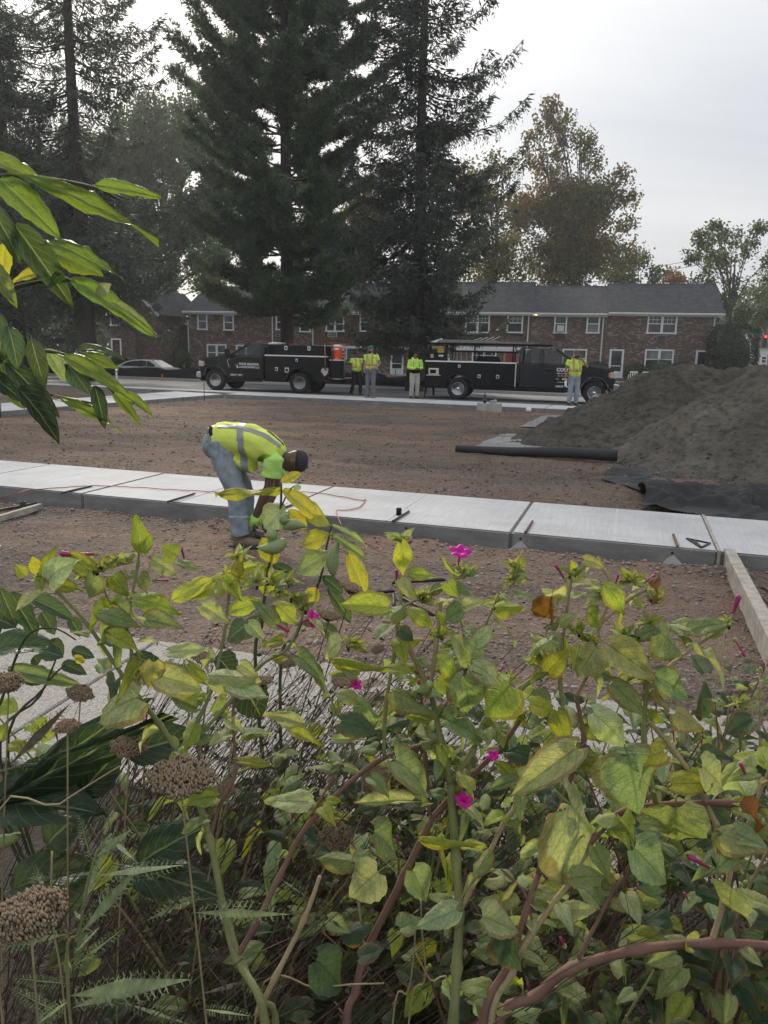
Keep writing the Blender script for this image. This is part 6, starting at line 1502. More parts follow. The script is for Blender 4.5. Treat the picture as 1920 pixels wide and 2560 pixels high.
ph = held(P3, 'phone', 'black phone held by the worker in the hooded jacket', 'phone', (.01, -.345, 1.11)); MB().box(-.037, .037, -.075, .075, -.004, .004).build('case', M_TRIMBLK, ph, bevel=.003); MB().box(-.033, .033, -.07, .07, .0041, .0052).build('screen', M_PANE, ph)
p = stand(1431, 1014, .12)
P4 = person('worker in cap and stained vest with a phone at his ear on the far walk', p, R(3), 1.76, SK3, M_YSHIRT, M_DENIM, M_BOOTD,
    [((-.21, 0, 1.42), (-.29, .03, 1.13), (-.30, -.08, .90), (0, -.15, -1), (1, 0, 0), .7), ((.21, 0, 1.42), (.36, -.12, 1.24), (.13, -.10, 1.53), (-.25, -.1, .9), (-1, .3, 0), .5)],
    vest=M_HIVIS_D, stripes=M_REFO, belly=.07, look=(.05, -.9, -.28), cap=plain('olive_cap', (.11, .115, .075), .85), beard=M_HAIR, loose=1.08, seed=4)
ph = held(P4, 'phone', 'dark phone at the ear of the worker in the stained vest', 'phone', (.105, -.07, 1.635)); MB().box(-.006, .006, -.035, .035, -.07, .07).build('case', M_TRIMBLK, ph, bevel=.003); MB().box(-.0075, -.0061, -.03, .03, -.062, .062).build('screen', M_PANE, ph)
wb = held(P4, 'water_bottle', 'white bottle hanging in the hand of the worker on the phone', 'bottle', (-.30, -.105, .62)); MB().lathe([(0, 0), (.034, 0), (.037, .02), (.037, .15), (.022, .185), (0, .19)], 14).build('flask', plain('white_plastic', (0, 0, 0)), wb, True); MB().lathe([(.018, .185), (.018, .215), (0, .22)], 10).build('cap', M_GUT, wb)

# ---------------- the man bending down at the near walk (profile, facing right)
Y0 = G(600, 1358).y
Q = lambda px, py, dy=0.0: AT(px, py, Y0+dy)
vox = .0095
nh, fh = -.10, .10     # near / far side offsets in depth
lat = (0, 1, 0)
legN = [Q(543, 1112, nh), Q(570, 1175, nh-.02), Q(592, 1232, nh-.03), Q(597, 1285, nh-.03), Q(600, 1336, nh-.03)]
legF = [Q(545, 1112, fh), Q(585, 1175, fh+.03), Q(612, 1235, fh+.06), Q(612, 1285, fh+.07), Q(612, 1330, fh+.08)]
spine = [Q(533, 1100), Q(556, 1092), Q(592, 1093), Q(630, 1101), Q(664, 1116), Q(692, 1133), Q(708, 1142)]
sw = [(.165, .125), (.165, .115), (.160, .108), (.170, .105), (.185, .105), (.150, .090), (.075, .065)]
shN, shF = Q(684, 1147, -.185), Q(686, 1143, .19)
elN, wrN = Q(672, 1218, -.20), Q(634, 1303, -.12)
elF, wrF = Q(690, 1215, .16), Q(652, 1300, .05)
b = MB(); b.tube(spine, sw, 18, side=lat)
hcB = Q(735, 1152); b.tube([Q(700, 1136), Q(716, 1146), Q(727, 1150)], [.062, .056, .058], 12)
fB = (Q(700, 1205)-Q(728, 1140)).normalized()*1.0; fB = (fB+Vector((.35, 0, 0))).normalized(); uB = (Q(765, 1140)-Q(715, 1150)).normalized()
Mb = head(b, hcB, fB, uB, .98)
for S_, E_, W_ in ((shN, elN, wrN), (shF, elF, wrF)): b.tube([S_, S_.lerp(E_, .5), E_, E_.lerp(W_, .3), E_.lerp(W_, .7), W_], [.056, .050, .041, .045, .036, .028], 12)
for lg in (legN, legF): b.tube(lg, [.09, .08, .058, .056, .04], 12)
bm_ = remesh(b, vox, 3)
P = pmesh('person', bm_, SK1); tag(P, 'worker in lime shirt and vest bending down before the concrete walk', 'person')
eyes(P, hcB, Mb, .98)
# gloves with five fingers each, green cuffs
for (E_, W_, nm, dv) in ((elN, wrN, 'near', Vector((.12, 0, -1))), (elF, wrF, 'far', Vector((.35, -.1, -.9)))):
    g = MB(); hand(g, W_, dv, (1, .2, .1), .0125, .75, .09); gl = g.build('glove', plain('glove_grey', (.055, .055, .06), .8, bump=.3), P, True)
    dd = (W_-E_).normalized(); MB().tube([W_-dd*.055, W_-dd*.01, W_+dd*.045], [.041, .038, .042], 12).build('cuff', M_LIME, gl, True)
# lime t-shirt
t = MB(); t.tube(spine[1:], [(a+.008, c+.004) for a, c in sw[1:]], 18, side=lat)
for S_, E_ in ((shN, elN), (shF, elF)):
    e = S_.lerp(E_, .66); t.tube([S_+(S_-E_)*.10+Vector((-.02, 0, .0)), S_, S_.lerp(E_, .4), e], [.055, .084, .082, .090], 14)
pmesh('shirt', remesh(t, vox, 3, .0035, 2, 26), M_LIME, P)
# vest: fuller, hangs below the belly
v = MB(); vsp = [Q(541, 1098), Q(560, 1097), Q(592, 1098), Q(630, 1106), Q(662, 1119), Q(690, 1134), Q(704, 1141)]
v.tube(vsp, [(.196, .142), (.200, .146), (.205, .146), (.214, .146), (.216, .138), (.182, .116), (.110, .084)], 22, side=lat)
v.tube([Q(590, 1140), Q(622, 1160), Q(640, 1178)], [(.17, .06), (.16, .075), (.12, .03)], 16, side=lat)      # loose front panel hanging down
vm = remesh(v, vox, 3, .008, 5, 17)
def proj(c):
    d = c-CAMP; z = d.dot(FW); return 960+FPX*d.dot(RT)/z, 1280-FPX*d.dot(UP)/z
b3 = bmesh.new(); b3.from_mesh(vm)
ahC = Q(672, 1150)
def sdist(c): return math.hypot(c.x-ahC.x, c.z-ahC.z)
bmesh.ops.delete(b3, geom=[f for f in b3.faces if (lambda c: (abs(c.y-Y0) > .135 and sdist(c) < .075) )(f.calc_center_median())], context='FACES')
b3.to_mesh(vm); b3.free(); pmesh('vest', vm, M_HIVIS, P)
# grey reflective bands: one round the waist of the vest, one along each side of the back
w0 = Q(612, 1100); axv = (Q(692, 1136)-Q(541, 1101)).normalized()
patch(vm, lambda c: abs((c-w0).dot(Vector((1, 0, .10)).normalized())) < .026, .004, 'reflective_band', M_REFL, P)
def crossax(c):
    t = (c-vsp[0]).dot(axv); return t
for k in (-1, 1):
    def pr(c, k=k):
        a_ = math.atan2((c.y-Y0)*k, c.z-float(np.interp(c.x, [q.x for q in vsp], [q.z for q in vsp]))); return .62 < a_ < .93 and .02 < crossax(c) < .56
    patch(vm, pr, .005, 'reflective_strap', M_REFL, P)
# black print across the shoulders
for k in range(5):
    c_ = Q(672+8*k, 1080+7.5*k); patch(vm, lambda c, c_=c_: (c-c_).length < .02+.004*((k*3) % 2) and abs(c.y-Y0) < .06, .004, 'print_mark', M_BLKJ, P)
# jeans
tb = MB(); tb.tube([Q(526, 1092), Q(538, 1098), Q(556, 1108)], [(.165, .10), (.182, .138), (.168, .12)], 18, side=lat)
tb.ell(Q(540, 1112), (.115, .185, .125), 16, 10)
for lg in (legN, legF):
    tb.tube([lg[0]+Vector((0, 0, .03))]+lg[1:4]+[lg[4]+Vector((0, 0, -.005))], [(.108, .112), (.096, .100), (.080, .088), (.078, .082), (.079, .084)], 16, side=lat)
jm = remesh(tb, vox, 3, .0045, 3, 21); pmesh('jeans', jm, M_DENIM, P)
patch(jm, lambda c: (lambda q: 566 < q[0] < 640 and 1289 < q[1] < 1294)(proj(c)), .006, 'cuff_hem', plain('denim_light', (.40, .45, .50), .9), P)
patch(jm, lambda c: (lambda q: 520 < q[0] < 546 and 1096 < q[1] < 1140 and c.y < Y0-.06)(proj(c)), .006, 'back_pocket', M_DENIM, P)
MB().tube([Q(536, 1100, -.180), Q(526, 1080, -.165), Q(527, 1070, -.12), Q(526, 1068), Q(527, 1070, .12)], .016, 8).build('belt', M_BLKJ, P, True)
for lg, dy in ((legN, 0), (legF, 0)):
    an = lg[4]; z0 = 0.0
    bo = MB(); bo.tube([(an.x-.02, an.y, .15), (an.x-.025, an.y, .085), (an.x-.005, an.y, .055), (an.x+.09, an.y-.01, .052), (an.x+.175, an.y-.02, .045)], [(.055, .058), (.056, .060), (.054, .050), (.054, .044), (.040, .030)], 14, side=lat)
    bo.tube([(an.x-.055, an.y, .045), (an.x+.0, an.y, .045)], [(.045, .035), (.05, .04)], 12, side=lat)
    k = pmesh('boot', remesh(bo, .008, 2), M_BOOT, P)
    MB().prism([(an.x+x, an.y+y) for x, y in ((-.098, -.03), (-.08, -.055), (.09, -.068), (.18, -.058), (.215, -.02), (.18, .03), (.09, .05), (-.08, .05), (-.098, .03))], .002, .026).build('sole', M_SOLE, k, bevel=.005)
a_, bb_ = capm(None, hcB, Mb, .98, back=False); k = a_.build('cap', plain('dark_cap', (.028, .032, .034), .8), P, True); bb_.build('brim', plain('dark_cap', (0, 0, 0)), k, True); k.modifiers.new('t', 'SOLIDIFY').thickness = .006
MB().tube([hcB+Mb @ Vector((x, y, .035)) for x, y in ((-.088, .03), (-.085, -.04), (-.05, -.10), (.05, -.10), (.085, -.04), (.088, .03))], .004, 6).build('glasses_strap', M_DARKMET, P, True)
# ================================================================== GARDEN IN FRONT
def m_leaf(name, vein='dark', gloss=.45, trans=.46, spots=False):
    b = NB(name); oi = b.n.new('ShaderNodeObjectInfo'); uvn = b.n.new('ShaderNodeUVMap')
    sx = b.n.new('ShaderNodeSeparateXYZ'); b.l.new(uvn.outputs[0], sx.inputs[0])
    au = b.math('ABSOLUTE', b.math('MULTIPLY_ADD', sx.outputs[0], 2.0, -1.0))
    ph = b.math('ADD', b.math('MULTIPLY', sx.outputs[1], 6.5), b.math('MULTIPLY', au, -2.2))
    lat = b.math('ABSOLUTE', b.math('SUBTRACT', b.math('FRACT', ph), .5))
    lv = b.ramp(lat, [(.02, 1.0), (.09, 0.0)]); mid = b.ramp(au, [(.03, 1.0), (.075, 0.0)])
    veins = b.math('MAXIMUM', mid, b.math('MULTIPLY', lv, .75))
    vv = b.n.new('ShaderNodeVectorMath'); vv.operation = 'ADD'; b.l.new(uvn.outputs[0], vv.inputs[0])
    cb = b.n.new('ShaderNodeCombineXYZ'); b.l.new(b.math('MULTIPLY', oi.outputs['Random'], 40.0), cb.inputs[0]); b.l.new(cb.outputs[0], vv.inputs[1])
    net = b.vor(vv.outputs[0], 15, 'DISTANCE_TO_EDGE'); mott = b.noise(vv.outputs[0], 5, 5, .7); fine = b.noise(vv.outputs[0], 34, 4, .7)
    base = oi.outputs['Color']
    dk = b.mix(1.0, base, (.40, .54, .42), 'MULTIPLY'); lt = b.mix(1.0, base, (1.55, 1.42, 1.5), 'MULTIPLY')
    c = b.mix(b.ramp(mott, [(.32, 0), (.68, 1)]), b.mix(1.0, base, (.80, .88, .85), 'MULTIPLY'), lt)
    c = b.mix(b.math('MULTIPLY', b.ramp(fine, [(.4, 0), (.65, 1)]), .45), c, dk)
    if vein == 'dark':
        c = b.mix(b.math('MULTIPLY', b.ramp(net, [(0.0, 1), (.10, 0)]), .45), c, dk); c = b.mix(b.math('MULTIPLY', veins, .60), c, dk)
    else:
        c = b.mix(b.math('MULTIPLY', b.math('MAXIMUM', mid, b.math('MULTIPLY', lv, .35)), .65), c, b.mix(.5, lt, (.55, .62, .35)))
    edge = b.math('MULTIPLY', b.ramp(b.math('ADD', au, b.math('MULTIPLY', mott, .35)), [(1.02, 0), (1.17, .85)] if False else [(.97, 0), (1.0, .8)]), b.math('GREATER_THAN', oi.outputs['Random'], .35 if vein == 'dark' else .97))
    c = b.mix(b.math('MULTIPLY', edge, .7), c, (.22, .12, .04))
    if spots: c = b.mix(b.math('MULTIPLY', b.math('LESS_THAN', b.vor(vv.outputs[0], 11), .13), .85), c, (.06, .03, .012))
    g = b.n.new('ShaderNodeNewGeometry'); c = b.mix(b.math('MULTIPLY', g.outputs['Backfacing'], .45), c, b.mix(1.0, base, (1.15, 1.15, 1.35), 'MULTIPLY'))
    b.bump(b.math('ADD', b.math('MULTIPLY', veins, -1.0 if vein == 'dark' else .8), b.math('MULTIPLY', net, 1.4)), .45, .004)
    b.fin(c, gloss, 0, None, .35)
    t = b.n.new('ShaderNodeBsdfTranslucent'); b.l.new(b.mix(1.0, c, (1.25, 1.2, .55), 'MULTIPLY'), t.inputs[0])
    m = b.n.new('ShaderNodeMixShader'); m.inputs[0].default_value = trans
    b.l.new(b.b.outputs[0], m.inputs[1]); b.l.new(t.outputs[0], m.inputs[2]); b.l.new(m.outputs[0], b.o.inputs[0]); return b.m
M_LF = m_leaf('four_o_clock_leaf', 'dark', .5); M_MK = m_leaf('milkweed_leaf', 'pale', .5, .46, True); M_PE = m_leaf('shrub_leaf', 'pale', .36, .45)
def m_stem(name, c1, c2, c3):
    b = NB(name); v = b.co('Object'); c = b.ramp(b.noise(v, 9, 4, .6), [(.3, c1), (.55, c2), (.8, c3)])
    f2 = b.noise(v, 180, 4, .7); c = b.mix(b.ramp(f2, [(.5, 0), (.75, .5)]), c, (.10, .065, .045)); b.bump(b.noise(v, 240, 4, .65), .4, .002); return b.fin(c, .65, 0, None, .25)
M_ST_G = m_stem('stem_green', (.13, .16, .055), (.21, .22, .09), (.26, .22, .11))
M_ST_P = m_stem('stem_pink', (.12, .058, .05), (.19, .105, .082), (.17, .15, .08))
M_ST_T = m_stem('stem_tan', (.22, .17, .09), (.34, .27, .15), (.40, .33, .2)); M_ST_D = m_stem('stem_dark', (.045, .06, .03), (.08, .095, .045), (.11, .11, .06))
def leaf_mesh(name, kind, mat, seed, curl=.25, fold=.25, wave=.05, twist=0.0, pet=.18, lobes=0):
    rg = random.Random(seed); nt_, nu = 13, 9; V = []; UV = []; ph = rg.random()*6
    for i in range(nt_):
        t = i/(nt_-1); tt = t
        if kind == 'heart': w = 2.38*(tt+.012)**.42*(1-tt)**1.04
        elif kind == 'lance': w = math.sin(math.pi*min(1, tt*.97+.02))**.72
        elif kind == 'willow': w = 2.5*(tt+.01)**.55*(1-tt)**.9
        else: w = math.sin(math.pi*min(1, tt*.96+.02))**.8
        if i == nt_-1: w = .012
        if lobes and .25 < tt < .85: w *= 1-.30*abs(math.sin(tt*lobes+ph))
        for j in range(nu):
            u = -1+2*j/(nu-1); jag = 1+.05*math.sin(tt*31+ph+u)*(abs(u) == 1)
            x = u*w*.5*jag; y = tt
            if kind == 'heart': y = tt-.13*abs(u)**1.6*(1-tt)**5
            z = fold*abs(u)*w*.5 - curl*(tt*tt) + curl*.25*tt + wave*math.sin(tt*8+ph+u*1.7)*abs(u)*1.0 + twist*u*tt*.25 - .10*abs(u)**3*w
            z += .012*math.sin(tt*22+u*9+ph)
            V.append((x, y, z)); UV.append(((u+1)/2, tt))
    F_ = [(i*nu+j, i*nu+j+1, (i+1)*nu+j+1, (i+1)*nu+j) for i in range(nt_-1) for j in range(nu-1)]
    if pet:
        o = len(V)
        for (x, y, z) in ((-.012, -pet, -.03), (.012, -pet, -.03), (.010, .02, .006), (-.010, .02, .006), (0, -pet, -.05), (0, .02, -.012)): V.append((x*1.0, y, z)); UV.append((.5, .02))
        F_ += [(o, o+1, o+2, o+3), (o+1, o+4, o+5, o+2), (o+4, o, o+3, o+5)]
    me = bpy.data.meshes.new(name); me.from_pydata(V, [], F_); uv = me.uv_layers.new(name='UVMap')
    li = np.empty(len(me.loops), np.int32); me.loops.foreach_get('vertex_index', li); uv.data.foreach_set('uv', np.array(UV, np.float32)[li].ravel())
    me.polygons.foreach_set('use_smooth', [True]*len(me.polygons)); me.materials.append(mat); return me
HEART = [leaf_mesh('leaf', 'heart', M_LF, k, c, f, w, tw) for k, (c, f, w, tw) in enumerate(((.10, .25, .05, 0), (.28, .35, .06, .3), (.40, .15, .08, -.3), (.05, .5, .04, .2), (.22, -.25, .07, 0), (.5, .3, .05, .4)))]
CURL = [leaf_mesh('leaf', 'heart', M_LF, 20+k, c, f, w, tw) for k, (c, f, w, tw) in enumerate(((.9, 1.1, .12, .8), (.7, 1.4, .16, -.9), (1.1, .8, .2, .6)))]
LANCE = [leaf_mesh('leaf', 'lance', M_MK, 40+k, c, f, w, tw, .10) for k, (c, f, w, tw) in enumerate(((.30, .25, .03, .1), (.12, .2, .06, 0), (.5, .35, .05, .3), (.05, .1, .09, -.2)))]
WILL = [leaf_mesh('leaf', 'willow', M_PE, 60+k, c, f, w, tw, .10) for k, (c, f, w, tw) in enumerate(((.20, .25, .02, .0), (.35, .35, .03, .25), (.10, .15, .03, -.2), (.30, .5, .02, .1)))] + [leaf_mesh('leaf', 'willow', M_PE, 70, .25, .2, .04, .1, .1, 14), leaf_mesh('leaf', 'lance', M_PE, 71, .2, .3, .05, .1, .1, 9)]
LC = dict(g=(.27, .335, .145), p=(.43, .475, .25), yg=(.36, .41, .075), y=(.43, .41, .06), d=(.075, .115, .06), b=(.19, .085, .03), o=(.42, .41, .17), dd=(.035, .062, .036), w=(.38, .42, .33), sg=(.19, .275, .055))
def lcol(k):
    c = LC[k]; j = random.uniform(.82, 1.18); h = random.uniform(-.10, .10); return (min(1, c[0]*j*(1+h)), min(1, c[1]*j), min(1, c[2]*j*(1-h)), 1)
def put_leaf(plant, meshes, base, axis, width, normal, colr, name='leaf'):
    """leaf with its base at a world point, pointing along axis (its length)"""
    y = Vector(axis); L_ = y.length; y = y/L_; z = Vector(normal); z = z-y*z.dot(y)
    if z.length < 1e-3: z = y.orthogonal()
    z.normalize(); x = y.cross(z); o = bpy.data.objects.new(name, random.choice(meshes)); COL.objects.link(o); o.parent = plant
    p = Vector(base)-plant.location
    o.matrix_basis = Matrix(((x.x*width, y.x*L_, z.x*L_, p.x), (x.y*width, y.y*L_, z.y*L_, p.y), (x.z*width, y.z*L_, z.z*L_, p.z), (0, 0, 0, 1)))
    o.color = lcol(colr); return o
def px_leaf(plant, meshes, x0, y0, x1, y1, w, colr, Y, tilt=None, face=None):
    a = AT(x0, y0, Y); d = ray((x0+x1)/2, (y0+y1)/2).normalized()
    Yb = Y+(random.uniform(-.35, .35) if tilt is None else tilt)*math.hypot(x1-x0, y1-y0)/FPX*Y*1.1
    b_ = AT(x1, y1, Yb); k = (a-CAMP).length/FPX
    n_ = -d*random.uniform(.6, .95)+Vector((0, 0, 1))*random.uniform(.35, .8)+Vector((random.uniform(-.4, .4), random.uniform(-.2, .2), 0)) if face is None else Vector(face)
    ax = b_-a; nn = (n_-ax.normalized()*n_.dot(ax.normalized())).normalized(); vis = max(.55, abs(nn.dot(d)))
    return put_leaf(plant, meshes, a, ax, w*k/vis, nn, colr)
def spline(pts, sub=5):
    pts = [Vector(p) for p in pts]; o = []
    for i in range(len(pts)-1):
        p0, p1, p2, p3 = pts[max(0, i-1)], pts[i], pts[i+1], pts[min(len(pts)-1, i+2)]
        for t in np.linspace(0, 1, sub+1)[:-1]: o.append(.5*((2*p1)+(p2-p0)*t+(2*p0-5*p1+4*p2-p3)*t*t+(3*p1-p0-3*p2+p3)*t**3))
    o.append(pts[-1]); return o
def stem(plant, pts, r0, r1, mat, nodes=True):
    """pts in world; swollen joints at the traced points"""
    P = [p-plant.location for p in pts]; f = spline(P); n = len(f)
    rad = []
    for i in range(n):
        q = i/(n-1); r = (r0+(r1-r0)*q)*.74
        if nodes and 0 < i < n-1: r *= 1+.35*max(0, 1-1.0*min(i % 5, 5-i % 5))+random.uniform(-.04, .04)
        rad.append(r)
    return MB().tube(f, rad, 8).build('stem', mat, plant, True)
YD = lambda y, o=0.0: float(np.interp(y, [1250, 2560], [1.22, .95]))+o
# ---- small shared pieces: buds, flowers
_b = MB().ell((0, 0, 0), (1, 1, 1.15), 8, 6).mesh('bud'); _b.polygons.foreach_set('use_smooth', [True]*len(_b.polygons)); _b.materials.append(m_stem('bud_green', (.20, .26, .06), (.30, .36, .11), (.36, .40, .18)))
_bd = MB().ell((0, 0, 0), (1, 1, 1.6), 6, 5).mesh('dry_bud'); _bd.materials.append(plain('dry_brown', (.035, .018, .012), .9, var=.4))
def m_mag():
    b = NB('magenta_petal'); v = b.co('Object'); c = b.ramp(b.noise(v, 60, 3), [(.3, (.50, .008, .26)), (.7, (.72, .03, .42))]); b.fin(c, .55, 0, None, .3)
    t = b.n.new('ShaderNodeBsdfTranslucent'); b.l.new(c, t.inputs[0]); m = b.n.new('ShaderNodeMixShader'); m.inputs[0].default_value = .35
    b.l.new(b.b.outputs[0], m.inputs[1]); b.l.new(t.outputs[0], m.inputs[2]); b.l.new(m.outputs[0], b.o.inputs[0]); return b.m
M_MAG = m_mag(); M_MAGD = plain('faded_magenta', (.33, .035, .13), .6, var=.3, scale=40)
def flower_mesh():
    V = []; F_ = []; n = 25
    rings = [(.05, 0), (.06, .35), (.075, .70), (.16, .92), (.36, 1.0), (.56, 1.0), (.66, .95)]
    for (r, z) in rings:
        for k in range(n):
            a = 6.283*k/n; lob = 1+(.16*math.cos(5*a)*max(0, (r-.2)/.46)); V.append((r*lob*math.cos(a), r*lob*math.sin(a), z+.05*math.sin(5*a+1)*(r > .3)))
    for i in range(len(rings)-1):
        for k in range(n): F_.append((i*n+k, i*n+(k+1) % n, (i+1)*n+(k+1) % n, (i+1)*n+k))
    me = bpy.data.meshes.new('flower'); me.from_pydata(V, [], F_); me.polygons.foreach_set('use_smooth', [True]*len(F_)); me.materials.append(M_MAG); return me
FLW = flower_mesh()
def tube_bud_mesh():
    me = MB().tube([(0, 0, 0), (.02, 0, .35), (.05, .01, .7), (.03, .02, .92), (0, .02, 1.0)], [.055, .06, .085, .11, .05], 8).mesh('closed_flower'); me.polygons.foreach_set('use_smooth', [True]*len(me.polygons)); me.materials.append(M_MAGD); return me
TBD = tube_bud_mesh()
def put(plant, name, me, p, zdir, s):
    o = bpy.data.objects.new(name, me); COL.objects.link(o); o.parent = plant; q = Vector(zdir).normalized().to_track_quat('Z', 'Y').to_matrix().to_4x4()
    S3 = Matrix.Diagonal((*((s,)*3 if not hasattr(s, '__len__') else s), 1)); o.matrix_basis = Matrix.Translation(Vector(p)-plant.location) @ q @ S3; return o
def sprig(plant, px, py, Y, n=4, c=('yg', 'p', 'g'), size=30):
    """leafy tip: small leaves round a few round buds and a dried one"""
    p = AT(px, py, Y); k = Y*1.05/FPX
    for i in range(n):
        d = Vector((random.uniform(-1, 1), random.uniform(-.8, .8), random.uniform(-.3, 1.0))).normalized(); L_ = size*k*random.uniform(.6, 1.25)
        put_leaf(plant, HEART if random.random() < .75 else CURL, p+d*L_*.1, d*L_, L_*random.uniform(.4, .6), Vector((random.uniform(-.6, .6), -1, random.uniform(.1, 1))), random.choice(c))
    for i in range(5): put(plant, 'bud', _b, p+Vector([random.uniform(-1, 1)*9*k for _ in range(3)]), (0, 0, 1), random.uniform(3.6, 6.4)*k)
    for i in range(2): put(plant, 'dry_bud', _bd, p+Vector((random.uniform(-12, 12)*k, random.uniform(-8, 8)*k, random.uniform(-14, 4)*k)), (random.uniform(-.5, .5), 0, -1), random.uniform(3, 5)*k)
def grow(label, base, off, stems, leaves, tips=(), closed=(), flowers=(), nfill=40, fillc=('g', 'p', 'yg', 'g'), fs=(40, 92)):
    pl = thing('four_o_clock_plant', label, 'plant', base, 0, 'four o clock plants in the garden bed'); pl.location = Vector(base)
    tr = []
    for (mat, r0, r1, pts, rooted) in stems:
        W_ = [AT(x, y, YD(y, off)+(e[0] if e else 0)) for x, y, *e in pts]
        if rooted: W_ = [Vector(base)] + [Vector(base).lerp(W_[0], .5)+Vector((0, -.02, .03))] + W_
        stem(pl, W_, r0, r1, mat); tr.append([w for w in W_])
    for (x0, y0, x1, y1, w, c) in leaves: px_leaf(pl, CURL if c == 'b' else HEART, x0, y0, x1, y1, w, c, YD((y0+y1)/2, off)-.025+random.uniform(-.03, .01))
    for (x, y) in tips: sprig(pl, x, y, YD(y, off), 9, ('yg', 'p', 'g', 'o'), 34)
    for (x0, y0, x1, y1) in closed:
        a, b_ = AT(x0, y0, YD(y0, off)), AT(x1, y1, YD(y0, off)-.01); put(pl, 'closed_flower', TBD, a, b_-a, ((b_-a).length*.85, (b_-a).length*.85, (b_-a).length)); put(pl, 'bud', _b, a, (0, 0, 1), .0036)
    for (x0, y0, x1, y1, s) in flowers:
        a, b_ = AT(x0, y0, YD(y0, off)), AT(x1, y1, YD(y0, off)-.012); k = YD(y0, off)/FPX; put(pl, 'flower', FLW, a, b_-a, (s*k*.72, s*k*.72, (b_-a).length)); put(pl, 'bud', _b, a, b_-a, .0045)
    for i in range(nfill):                      # opposite leaves all along the traced stems
        t = random.choice(tr); j = random.randrange(len(t)-1); p = t[j].lerp(t[j+1], random.random())
        if p.z < (.95 if p.x < .02 else .6): continue
        k = (p-CAMP).length/FPX; L_ = random.uniform(*fs)*k; a = random.uniform(0, 6.283)
        d = Vector((math.cos(a), math.sin(a)*.9+.12, random.uniform(-.5, .45))).normalized()
        off_ = d*L_*random.uniform(.15, .5)
        put_leaf(pl, HEART if random.random() < .85 else CURL, p+off_, d*L_, L_*random.uniform(.5, .72), Vector((random.uniform(-.5, .5), random.uniform(-.8, .1), 1)), random.choice(fillc))
    return pl
G_, P_s, T_ = M_ST_G, M_ST_P, M_ST_T
A_leaves = [(346, 1744, 207, 1799, 74, 'p'), (395, 1690, 523, 1723, 80, 'p'), (384, 1655, 378, 1730, 56, 'o'), (525, 1690, 645, 1690, 48, 'p'), (575, 1712, 669, 1737, 48, 'p'), (365, 1550, 462, 1571, 42, 'g'), (250, 1533, 352, 1555, 40, 'g'),
    (352, 1381, 333, 1293, 42, 'yg'), (440, 1390, 405, 1365, 52, 'yg'), (228, 1430, 150, 1375, 46, 'yg'), (122, 1448, 173, 1400, 48, 'p'), (110, 1435, 128, 1365, 26, 'yg'), (380, 1400, 447, 1440, 40, 'p'), (447, 1405, 500, 1425, 20, 'g'), (340, 1498, 465, 1522, 44, 'yg'),
    (560, 1445, 608, 1505, 40, 'yg'), (585, 1440, 600, 1388, 27, 'y'), (505, 1515, 585, 1560, 42, 'p'), (425, 1630, 525, 1620, 36, 'p'), (275, 1588, 370, 1630, 36, 'yg'), (285, 1440, 325, 1490, 46, 'yg'), (350, 1440, 380, 1480, 36, 'g'), (235, 1440, 215, 1500, 46, 'g'),
    (60, 1440, 40, 1410, 30, 'yg'), (95, 1430, 80, 1390, 28, 'y'), (470, 1660, 530, 1720, 30, 'yg'), (597, 1902, 690, 1912, 24, 'yg'), (770, 2005, 657, 2000, 44, 'p'), (620, 1560, 660, 1600, 36, 'p'), (690, 1560, 640, 1500, 34, 'g')]
A_stems = [(G_, .0085, .0062, [(665, 2570, -.02), (590, 2395), (560, 2280), (525, 2098), (480, 1960), (447, 1883)], True),
    (G_, .0058, .003, [(447, 1883), (400, 1812), (345, 1742), (322, 1712), (218, 1560), (150, 1485), (112, 1445)], False), (G_, .004, .0025, [(325, 1715), (330, 1640), (318, 1560), (345, 1410), (345, 1350)], False), (G_, .0035, .002, [(330, 1718), (355, 1670), (318, 1575), (270, 1500), (255, 1440)], False),
    (G_, .0045, .0025, [(447, 1883), (500, 1790), (530, 1720), (560, 1590), (572, 1490), (578, 1430)], False), (G_, .0045, .0025, [(455, 1885), (570, 1760), (650, 1665), (720, 1620), (760, 1530)], False),
    (P_s, .0062, .0042, [(590, 2395), (640, 2310), (700, 2190), (777, 2054), (940, 1905), (1090, 1853)], False), (P_s, .003, .002, [(777, 2040), (830, 1950), (862, 1900)], False), (P_s, .0042, .0028, [(525, 2096), (548, 2016), (587, 1936), (582, 1800), (590, 1700)], False), (G_, .003, .0022, [(587, 1936), (700, 1880), (800, 1800)], False),
    (G_, .0075, .005, [(690, 2575, .02), (655, 2500), (610, 2420), (575, 2320), (545, 2200)], True), (T_, .006, .004, [(640, 2540), (690, 2440), (760, 2300), (800, 2190)], False)]
grow('four o clock plant with pale leaves and no open flower beside the yarrow', (-.17, .93, .03), 0.0, A_stems, A_leaves,
    tips=[(345, 1350), (235, 1425), (575, 1440), (262, 1420), (100, 1440), (600, 1400), (365, 1500), (300, 1400), (700, 1480), (740, 1500), (680, 1450), (760, 1520), (640, 1455), (720, 1455)],
    closed=[(665, 1545, 722, 1580), (405, 1398, 372, 1392), (462, 1402, 450, 1366), (385, 1450, 420, 1452), (240, 1385, 150, 1385), (195, 1392, 212, 1388)], flowers=[(745, 1557, 785, 1546, 52), (865, 1722, 892, 1708, 38)], nfill=105, fs=(32, 74))
